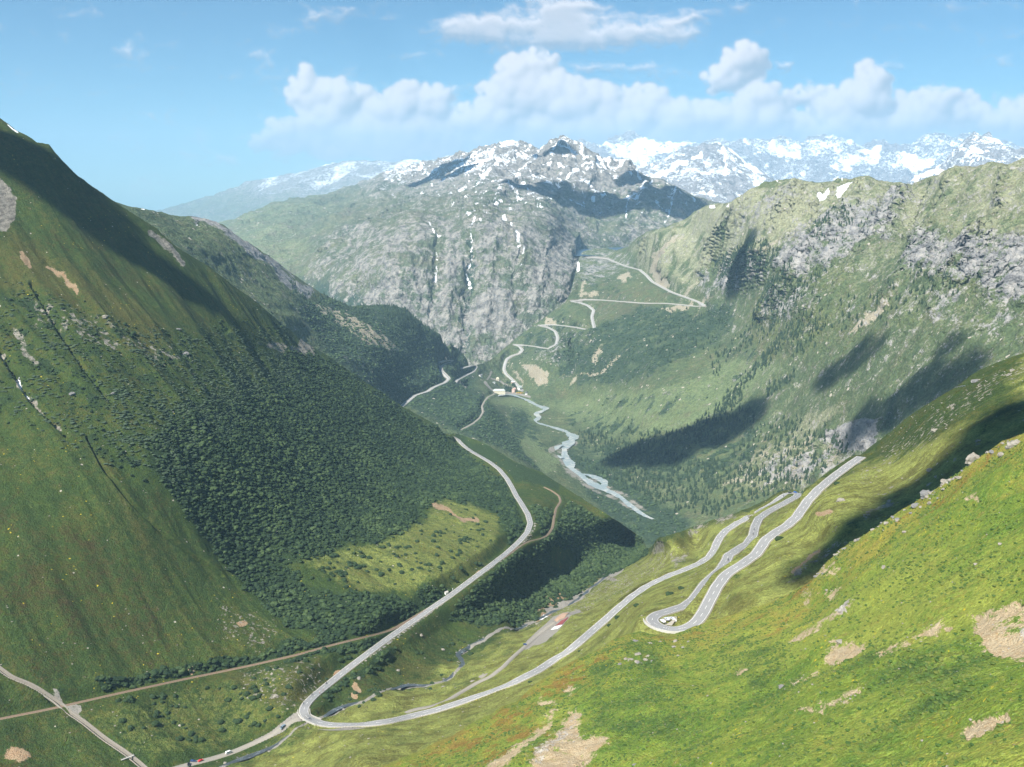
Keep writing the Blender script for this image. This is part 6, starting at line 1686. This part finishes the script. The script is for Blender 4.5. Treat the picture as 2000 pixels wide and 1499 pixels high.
# ------------------------------------------------------------------ boulders one could point at
rkm = []
for k in range(8):
    me = bpy.data.meshes.new('boulder'); v0, f0 = R3[k]; me.from_pydata(v0.tolist(), [], f0.tolist()); me.materials.append(M['stone'] if k % 3 else M['stone_grey']); rkm.append(me)
WHITE = [(1289, 1264), (1269, 1267), (1319, 1262), (1317, 1272), (1346, 1260), (1336, 1272), (1247, 1284), (1232, 1292), (1246, 1296), (1262, 1297), (1275, 1300), (1211, 1299), (1325, 1285), (1241, 1254), (1224, 1290), (1250, 1302), (1266, 1290)]
for a, c in WHITE:
    put(random.choice(rkm), 'boulder', Nh.at(a, c), random.uniform(.8, 1.7), 'pale boulder in the green hollow below the hairpin viaduct', 'boulder', 'pale boulders in the green hollow', .7)
for (h_, a, c, s_, hz, lab) in ((Nh, 1908, 906, 3.6, 1.5, 'tall pale rock tower with a dark overhang on the near crest'), (Nh, 1898, 912, 1.6, .8, 'dark block at the foot of the pale rock tower'), (Nh, 1986, 872, 3.2, 1.0, 'big lumpy pale outcrop on the crest at the right edge'), (Nh, 1961, 892, 1.9, .8, 'pale flat rock between the tower and the right edge outcrop'),
                               (Nh, 1815, 964, 3.4, .8, 'broad pale rock mass midway along the near crest'), (Nh, 1852, 944, 2.2, .8, 'pale rock next up the crest from the broad rock mass'), (Nh, 1793, 991, 1.9, .9, 'dark sided block down the crest from the broad rock mass'), (Nh, 1650, 1263, 1.8, .5, 'white flat slab on bare brown earth'),
                               (Nh, 1526, 1340, 1.2, 1.0, 'grey block beside a narrow brown scar'), (Nh, 1965, 1075, .9, .8, 'small white rock on green turf near the right edge'), (Nh, 1918, 1118, .7, .8, 'tiny white rock in the smooth green slope'), (Nh, 1731, 1110, 1.6, .5, 'flat pale rock in the green hollow under the crest'),
                               (Nh, 1757, 1017, 1.4, .6, 'flat pale rock in yellow turf below the crest'), (Nh, 1725, 1023, 1.1, .6, 'smaller pale rock left of the flat one in yellow turf'), (Nh, 1770, 1042, 1.3, .6, 'weathered rock lowest of three in the yellow turf'),
                               (Nh, 1240, 1494, .8, .6, 'small white stone at the very bottom of the picture'), (Nh, 1612, 1150, 1.0, .6, 'low stone beside the two brown scars on the crest'),
                               (Vh, 1643, 981, 3.2, .9, 'single grey boulder on the slope above the upper road'), (Vh, 1684, 896, 3.0, 1.3, 'pale pointed rock where the upper road meets the skyline'), (Vh, 1740, 992, 3.4, 1.0, 'pale boulder in the dark band below the crest'), (Vh, 1818, 920, 2.6, .9, 'grey rock high in the dark band'),
                               (Vh, 1906, 746, 3.0, 1.0, 'dark sided rock on the upper right skyline'), (Vh, 1654, 918, 2.4, 1.1, 'pale rock at the edge of the uppermost road stretch'), (Vh, 1828, 842, 3.0, .9, 'pale rock pair on the bright upper right slope'), (Vh, 1980, 726, 2.8, .8, 'pale rock low on the skyline slope at right'),
                               (Vh, 947, 1321, 6.0, .35, 'huge flat pale slab beside the gravel track'), (Vh, 924, 1331, 2.4, .5, 'flat rock left of the huge slab'), (Vh, 820, 1246, 2.6, .9, 'rounded pale boulder below the straight road'), (Vh, 776, 1313, 2.4, .7, 'pale pointed rock on the turf between road and stream'), (Vh, 864, 1271, 2.3, .6, 'pale flat rock above the loop of the stream'),
                               (Vh, 542, 1368, 3.0, 1.1, 'large pale boulder on the turf left of the bend'), (Vh, 1066, 1222, 1.0, .5, 'stone on the yard'), (Vh, 1050, 1216, 3.6, .5, 'pale boulder in the grass left of the gravel yard'), (Vh, 868, 1344, 2.4, .4, 'flat pale rock just below the stream'), (Vh, 698, 1335, 3.0, .8, 'broken pale rock above the rusty scar by the stream'),
                               (Vh, 140, 772, 4.0, 1.0, 'grey boulder alone in the high scrub of the left slope'), (Vh, 218, 775, 2.6, .8, 'small pale boulder right of the grey one on the left slope'), (Vh, 361, 693, 4.2, 1.1, 'pale standing rock in the scrub of the left slope'), (Vh, 346, 646, 3.4, 1.1, 'grey rock above the pale standing one'),
                               (Vh, 202, 628, 4.0, 1.0, 'dark craggy rock in the stony band of the left slope'), (Vh, 190, 882, 2.2, .7, 'white stone in the lower gully of the left slope'), (Vh, 377, 1310, 1.4, .5, 'white stone on bare red earth above the railway')):
    put(random.choice(rkm[:]), 'boulder', h_.at(a, c), s_, lab, 'boulder', None, hz, sink=.25)
# rocks gathered along the near crest
for a in np.concatenate([RNG.uniform(1600, 1900, 46), RNG.uniform(1930, 1995, 12), RNG.uniform(1595, 1660, 10)]):
    c = np.interp(a, [p[0] for p in SIL_N], [p[1] for p in SIL_N]) + abs(RNG.normal()) * 9 + 3
    put(random.choice(rkm), 'rock', Nh.at(a, c), float(RNG.uniform(.4, 1.5)), 'pale rock among many lining the near crest', 'rock', 'pale rocks lining the near crest', random.uniform(.5, .9), sink=.2)
# riprap below the straight road and below the curve
def beside(u0_, v0_, u1_, v1_, n, off0, off1, s0, s1, lab, grp, nm='rock', C=None):
    C = roadC if C is None else C
    sg = seg_of(C, u0_, v0_, u1_, v1_); T2 = np.gradient(sg[:, :2], axis=0); T2 /= np.linalg.norm(T2, axis=1, keepdims=True)
    for _ in range(n):
        i = int(RNG.integers(0, len(sg))); o_ = RNG.uniform(min(off0, off1), max(off0, off1))
        p = np.array([sg[i, 0] - T2[i, 1] * o_, sg[i, 1] + T2[i, 0] * o_, 0])
        u_, v_, _d = project(np.array([p[0], p[1], sg[i, 2] - abs(o_) * .3]))
        q_ = Vh.at(u_, v_)
        put(random.choice(rkm), nm, q_, float(RNG.uniform(s0, s1)), lab, 'rock', grp, random.uniform(.6, .9), sink=.3)


beside(690, 1300, 855, 1180, 90, -5.8, -8.5, .8, 1.6, 'grey block of the rock bank below the straight road', 'blocks banked below the straight road')
beside(925, 1128, 1005, 1068, 40, -8.5, -11.5, .7, 1.4, 'dark block of the bank below the railway beside the road', 'blocks below the railway')
beside(1010, 1062, 1037, 1020, 60, -5.6, -8.5, .8, 1.5, 'dark block walled below the wide road curve', 'blocks below the wide curve')
sb_ = [(streamC[i], 3.2) for i in range(len(streamC))]
for _ in range(120):
    i = int(RNG.integers(0, len(streamC) - 1)); o_ = RNG.uniform(2.2, 4.6) * RNG.choice([-1, 1]); t_ = streamC[i + 1] - streamC[i] ; t_ = t_ / (np.linalg.norm(t_[:2]) + 1e-6)
    p = streamC[i] + np.array([-t_[1] * o_, t_[0] * o_, .1])
    put(random.choice(rkm), 'rock', p, float(RNG.uniform(.5, 1.4)), 'pale rock on the banks of the stream', 'rock', 'rocks on the stream banks', random.uniform(.5, .9), sink=.2)
# small stones strewn in the turf
st_d = stone * .022 * sstep(-.2, .4, V_fine) + .0012
st_d = np.where(V_forest > .5, 0, st_d) * (Vh.D < 1300)
Ps, _i, _j = Vh.scatter(st_d, 9000); ok = clear(Ps, VROADS); Ps = Ps[ok]
V_, F_ = spread(R1, Ps, RNG.uniform(.35, 1.1, len(Ps)) ** 1.3, RNG.uniform(.3, .8, len(Ps)))
mesh_obj('rubble', V_, F_, M['stone'], 'stuff', 'small pale stones strewn over the meadows', 'rubble', smooth=False)
Ps, _i, _j = Nh.scatter(.004 + .03 * crest * 0 + .05 * np.clip(mN1[..., 2], 0, 1), 4000)
V_, F_ = spread(R1, Ps, RNG.uniform(.12, .5, len(Ps)), RNG.uniform(.1, .35, len(Ps)))
mesh_obj('rubble', V_, F_, M['stone'], 'stuff', 'small stones scattered on the near slope and its bare scars', 'rubble', smooth=False)
Ps, _i, _j = Wh.scatter(np.clip(mW1[..., 0] - .35, 0, 1) * .0016 * (Wh.D < 3200), 9000)
V_, F_ = spread(R1, Ps, RNG.uniform(1.5, 5, len(Ps)), RNG.uniform(1.2, 4.5, len(Ps)))
mesh_obj('far_rubble', V_, F_, M['stone_grey'], 'stuff', 'grey blocks scattered below the far crags', 'rubble', smooth=False)

# ------------------------------------------------------------------ unseen cloud blobs added along the sun ray to shade chosen slopes
SD = np.array([math.cos(math.radians(50)) * math.cos(math.radians(226)), math.cos(math.radians(50)) * math.sin(math.radians(226)), math.sin(math.radians(50))])
SH = [(Wh, 1235, 895, 75), (Wh, 1310, 888, 85), (Wh, 1390, 860, 80), (Wh, 1460, 830, 60), (Wh, 1635, 738, 42), (Wh, 1680, 715, 42), (Wh, 1722, 694, 28), (Wh, 1870, 690, 28), (Wh, 1885, 752, 45), (Wh, 1835, 775, 55), (Wh, 1770, 810, 55), (Wh, 1700, 850, 45), (Wh, 1465, 520, 60),
      (Vh, 1545, 1135, 11), (Vh, 1590, 1108, 14), (Vh, 1640, 1074, 17), (Vh, 1705, 1030, 21), (Vh, 1775, 982, 24), (Vh, 1850, 930, 27), (Vh, 1925, 880, 31), (Vh, 2010, 826, 36),
      (Dh, 1082, 318, 130), (Dh, 1050, 388, 120), (Dh, 1110, 402, 130), (Dh, 1190, 412, 160), (Dh, 1285, 402, 150), (Dh, 1240, 365, 90), (Dh, 850, 357, 230), (Dh, 900, 352, 120), (Dh, 1350, 418, 110),
      (Vh, 70, 330, 50), (Vh, 150, 410, 42), (Vh, 250, 490, 40)]
cp = []; cs_ = []
for h_, a, c, r in SH:
    p = h_.at(a, c); alt = 4550 if h_ is Dh else (4220 if h_ is Wh else 4130)
    q_ = p + SD * ((alt - p[2]) / SD[2]); cp.append(q_); cs_.append(r)
cp = np.array(cp); cs_ = np.array(cs_, float)
CB = [bush_var(3, rg, .12, .5) for _ in range(4)]
for far_, dn in ((True, .06), (False, .4)):
    mk_ = np.array([(h_ is not Vh) == far_ for h_, *_r in SH])
    V_, F_ = spread(CB, cp[mk_], cs_[mk_] * (1.3 if far_ else 1.15), cs_[mk_] * .8)
    cm = bpy.data.materials.new('shade_cloud_vapour'); ct = nt(cm); ct.nodes.clear(); co_ = ct.nodes.new('ShaderNodeOutputMaterial'); cv_ = ct.nodes.new('ShaderNodeVolumePrincipled')
    cv_.inputs['Color'].default_value = (1, 1, 1, 1); cv_.inputs['Density'].default_value = dn
    ct.links.new(cv_.outputs[0], co_.inputs['Volume'])
    mesh_obj('shade_clouds', V_, F_, cm, 'stuff', 'unseen cloud blobs added high up to shade the far slopes' if far_ else 'dense unseen cloud blobs added high up to darken the near slopes', 'shade_clouds')
# ------------------------------------------------------------------ camera, sun, sky, air
cam = bpy.data.cameras.new('camera'); camo = bpy.data.objects.new('camera', cam); COL.objects.link(camo); SC.camera = camo
cam.lens = 36; cam.sensor_width = 36; cam.clip_end = 200000; cam.clip_start = 1
camo.location = (0, 0, CAM_Z); camo.rotation_euler = (math.pi / 2 - PITCH, 0, 0)
SUN_AZ, SUN_EL = math.radians(226), math.radians(50)
CLOUD_E = .54
SUN = Vector((math.cos(SUN_EL) * math.cos(SUN_AZ), math.cos(SUN_EL) * math.sin(SUN_AZ), math.sin(SUN_EL)))
sl = bpy.data.lights.new('sun', 'SUN'); so = bpy.data.objects.new('sun', sl); COL.objects.link(so)
sl.energy = 5.0; sl.angle = math.radians(.53); sl.color = (1.0, .96, .88)
so.rotation_euler = SUN.to_track_quat('Z', 'Y').to_euler(); so.location = SUN * 5000

w = bpy.data.worlds.new('World'); SC.world = w; w.use_nodes = True
t = w.node_tree; b = NB(t)
bg = t.nodes['Background']; out = t.nodes['World Output']
sky = b.new('ShaderNodeTexSky', sky_type='NISHITA')
sky.sun_disc = False; sky.sun_elevation = SUN_EL; sky.sun_rotation = math.pi / 2 - SUN_AZ; sky.altitude = 2500
sky.air_density = 1.0; sky.dust_density = .6; sky.ozone_density = 1.6
b.put(bg.inputs[0], b.mix(1.0, sky.outputs[0], (.50, .83, .93), 'MULTIPLY'))
bg.inputs[1].default_value = .058
w.cycles.sampling_method = 'MANUAL'; w.cycles.sample_map_resolution = 256

# (u, v, half width, half height, depth) of the cumulus lobes over the range
CLOUDS = [(592, 165, 30, 34, .8), (612, 190, 44, 36, .9), (660, 200, 62, 40, 1.0), (705, 190, 30, 26, .8), (560, 262, 46, 32, .9), (600, 250, 30, 26, .8), (515, 275, 30, 22, .8), (640, 240, 70, 40, .9), (770, 225, 60, 42, 1.0), (800, 190, 34, 32, .9), (850, 205, 44, 36, .9), (740, 270, 170, 44, .9),
          (1015, 150, 48, 40, 1.0), (1050, 135, 44, 34, .9), (990, 185, 55, 42, 1.0), (1060, 190, 80, 50, 1.0), (960, 240, 90, 44, 1.0), (1110, 210, 90, 50, 1.0), (1200, 205, 60, 36, .9), (1270, 205, 50, 34, .9), (1160, 255, 230, 46, 1.0), (1330, 240, 80, 40, .9),
          (1450, 120, 42, 36, .8), (1425, 150, 50, 34, .7), (1530, 128, 34, 20, .5), (1490, 200, 60, 36, .8), (1460, 240, 120, 44, .9), (1590, 190, 44, 24, .8), (1640, 215, 60, 34, .8), (1700, 165, 40, 38, .9), (1690, 200, 70, 44, 1.0), (1640, 250, 120, 40, .9), (1840, 205, 66, 34, .8), (1880, 225, 60, 30, .7),
          (1790, 240, 110, 36, .7), (1965, 245, 60, 36, .9), (2010, 235, 60, 44, 1.0), (1020, 60, 230, 50, .52), (1090, 30, 150, 50, .55), (1280, 50, 130, 42, .5), (1180, 78, 220, 34, .5), (900, 55, 90, 40, .5), (650, 30, 90, 26, .35),
          (1180, 132, 150, 14, .35), (1350, 140, 90, 10, .28), (750, 112, 90, 18, .2), (530, 108, 50, 16, .16), (250, 100, 60, 12, .15), (60, 140, 60, 10, .15), (1700, 282, 330, 30, .4), (1250, 285, 250, 26, .5), (830, 292, 330, 30, .55), (480, 312, 110, 22, .3), (1400, 30, 90, 20, .25)]


def ticks(a, b_, n): return np.linspace(a, b_, n)


su, sv = np.meshgrid(ticks(-700, 2700, 1300), ticks(-420, 470, 330))
rc = np.random.default_rng(77)
Hc = np.full(su.shape, -1.0); Al = np.zeros(su.shape); body = np.zeros(su.shape)
gx0, gy0 = su[0, 0], sv[0, 0]; dxs = su[0, 1] - su[0, 0]; dys = sv[1, 0] - sv[0, 0]
wu = su + 30 * fbm(su / 70, sv / 55, 5, 201, .6); wv = sv + 20 * fbm(su / 70, sv / 55, 5, 202, .6)
for (cu, cv, ru, rv, amp) in CLOUDS:
    if amp >= .7 and cv > 90: ru, rv, amp = ru * 1.15, rv * 1.22, amp * 1.15
    r2 = ((wu - cu) / ru) ** 2 + ((wv - cv) / rv) ** 2
    body += amp * np.clip(1 - r2, 0, 1)
    if amp < .7 or cv < 90: continue
    for _ in range(int(10 + ru * rv / 75)):
        a_ = rc.uniform(0, 2 * math.pi); q_ = rc.uniform(0, 1) ** .55
        pu = cu + ru * .95 * q_ * math.cos(a_); pv = cv + rv * .9 * q_ * math.sin(a_)
        if pv > 290: continue
        rr = rc.uniform(.14, .46) * rv * (1.25 - .5 * q_)
        hb = rv * .9 * (1 - q_ ** 2) + (cv - pv) * .25
        i0 = max(0, int((pv - rr - gy0) / dys)); i1 = min(su.shape[0], int((pv + rr - gy0) / dys) + 2); j0 = max(0, int((pu - rr - gx0) / dxs)); j1 = min(su.shape[1], int((pu + rr - gx0) / dxs) + 2)
        if i1 <= i0 or j1 <= j0: continue
        d2 = ((wu[i0:i1, j0:j1] * .4 + su[i0:i1, j0:j1] * .6 - pu) ** 2 + (wv[i0:i1, j0:j1] * .4 + sv[i0:i1, j0:j1] * .6 - pv) ** 2) / rr ** 2
        z_ = np.where(d2 < 1, hb + rr * 1.3 * np.sqrt(np.clip(1 - d2, 0, 1)), -1)
        Hc[i0:i1, j0:j1] = np.maximum(Hc[i0:i1, j0:j1], z_)
        Al[i0:i1, j0:j1] = np.maximum(Al[i0:i1, j0:j1], sstep(1.0, .45, d2))


def blur(a, n):
    for _ in range(n):
        a = (a * 2 + np.roll(a, 1, 0) + np.roll(a, -1, 0) + np.roll(a, 1, 1) + np.roll(a, -1, 1)) / 6
    return a


Hs = blur(np.maximum(Hc, 0), 3); gy, gx = np.gradient(Hs, dys, dxs)
Hb = blur(np.maximum(Hc, 0), 40); gy2, gx2 = np.gradient(Hb, dys, dxs)
Lx, Ly, Lz = -.45, .62, .64
nrm = 1 / np.sqrt(1 + (gx * .8) ** 2 + (gy * .8) ** 2)
lam = (-gx * .8 * Lx + gy * .8 * Ly + Lz) * nrm
big_ = np.clip(.55 + (-gx2 * Lx + gy2 * Ly) * 1.4, 0, 1.1)
low0 = sstep(150, 250, sv) * sstep(470, 620, su)
wisp = fbm(wu / 120, wv / 46, 6, 206, .6); fin = fbm(wu / 30, wv / 20, 5, 209, .6)
soft = sstep(.02, .8, body + .22 * low0 + .75 * wisp + .4 * fin - .08)
hard = blur(Al, 2) * sstep(-1.0, -.25, fin + .3 * wisp + .25)
band_ = sstep(190, 285, sv) * sstep(430, 900, su + 60 * wisp) * (.66 + .35 * fin)
alpha = np.clip(np.maximum(np.maximum(hard * .9 * (1 - .25 * sstep(230, 300, sv)), soft * .80), band_), 0, .95)
bri = np.where(Hc > 0, .12 + .55 * np.clip(lam, 0, 1) + .36 * big_, .62 + .2 * fin + .25 * wisp)
bri = blur(bri, 2)
top_soft = .60 + .9 * np.clip(np.gradient(blur(soft, 12), axis=0), -.05, .05) * 9 + .1 * fin
top_soft = top_soft * (1 - .6 * band_) + .6 * band_ * (.60 + .16 * fin)
hf_ = hard * (1 - .45 * sstep(215, 300, sv))
bri = bri * hf_ + top_soft * (1 - hf_)
low_ = sstep(180, 300, sv)
bri = bri * (1 - .4 * low_) + .4 * low_ * (.55 + .15 * fin)
CL_A, CL_B = np.array([.27, .35, .45]), np.array([.97, .915, .92])
ccol = CL_A + (CL_B - CL_A) * np.clip(bri, 0, 1)[..., None]
Rr = 60000.0
pp = unproj(su, sv, 1.0) - np.array([0, 0, CAM_Z]); pp /= np.linalg.norm(pp, axis=-1, keepdims=True)
n_, m_ = su.shape
idx = np.arange(n_ * m_).reshape(n_, m_)
Fs = np.stack([idx[:-1, :-1], idx[1:, :-1], idx[1:, 1:], idx[:-1, 1:]], -1).reshape(-1, 4)
skm = bpy.data.materials.new('sky_clouds'); st_ = nt(skm); sb = NB(st_); st_.nodes.clear()
so_ = sb.new('ShaderNodeOutputMaterial'); vcn = sb.new('ShaderNodeVertexColor', layer_name='cloud')
em = sb.new('ShaderNodeEmission'); sb.put(em.inputs[0], vcn.outputs[0]); em.inputs[1].default_value = CLOUD_E
tr = sb.new('ShaderNodeBsdfTransparent'); ms = sb.new('ShaderNodeMixShader')
sb.put(ms.inputs[0], vcn.outputs[1]); sb.l.new(tr.outputs[0], ms.inputs[1]); sb.l.new(em.outputs[0], ms.inputs[2]); sb.l.new(ms.outputs[0], so_.inputs[0])
skm.cycles.emission_sampling = 'NONE'
mesh_obj('sky', (pp * Rr).reshape(-1, 3) + np.array([0, 0, CAM_Z]), Fs, skm, 'structure', attrs={'cloud': np.concatenate([ccol, alpha[..., None]], -1).reshape(-1, 4)})

# air over the whole valley
hz0, hz1 = 1450, 4020
Vb = np.array([(x, y, z) for z in (hz0, hz1) for (x, y) in ((-26000, -400), (26000, -400), (26000, 30000), (-26000, 30000))], float)
Fb = np.array([(0, 3, 2, 1), (4, 5, 6, 7), (0, 1, 5, 4), (1, 2, 6, 5), (2, 3, 7, 6), (3, 0, 4, 7)])
hm = bpy.data.materials.new('air'); ht = nt(hm); ht.nodes.clear()
ho = ht.nodes.new('ShaderNodeOutputMaterial'); hv = ht.nodes.new('ShaderNodeVolumePrincipled')
hv.inputs['Color'].default_value = (.47, .75, 1.0, 1); hv.inputs['Density'].default_value = 4.3e-5; hv.inputs['Anisotropy'].default_value = .0
ht.links.new(hv.outputs[0], ho.inputs['Volume'])
haze = mesh_obj('haze', Vb, Fb, hm, 'stuff', 'pale blue air lying over the whole valley and mountains', 'haze', smooth=False)

SC.view_settings.view_transform = 'Standard'; SC.view_settings.look = 'None'
SC.view_settings.exposure = 1.08; SC.view_settings.gamma = 1
SC.cycles.max_bounces = 5; SC.cycles.diffuse_bounces = 2; SC.cycles.glossy_bounces = 1; SC.cycles.volume_bounces = 1
SC.cycles.transparent_max_bounces = 12
SC.cycles.use_denoising = True
SC.cycles.use_adaptive_sampling = True; SC.cycles.adaptive_threshold = .018; SC.cycles.adaptive_min_samples = 16
SC.cycles.volume_step_rate = 4
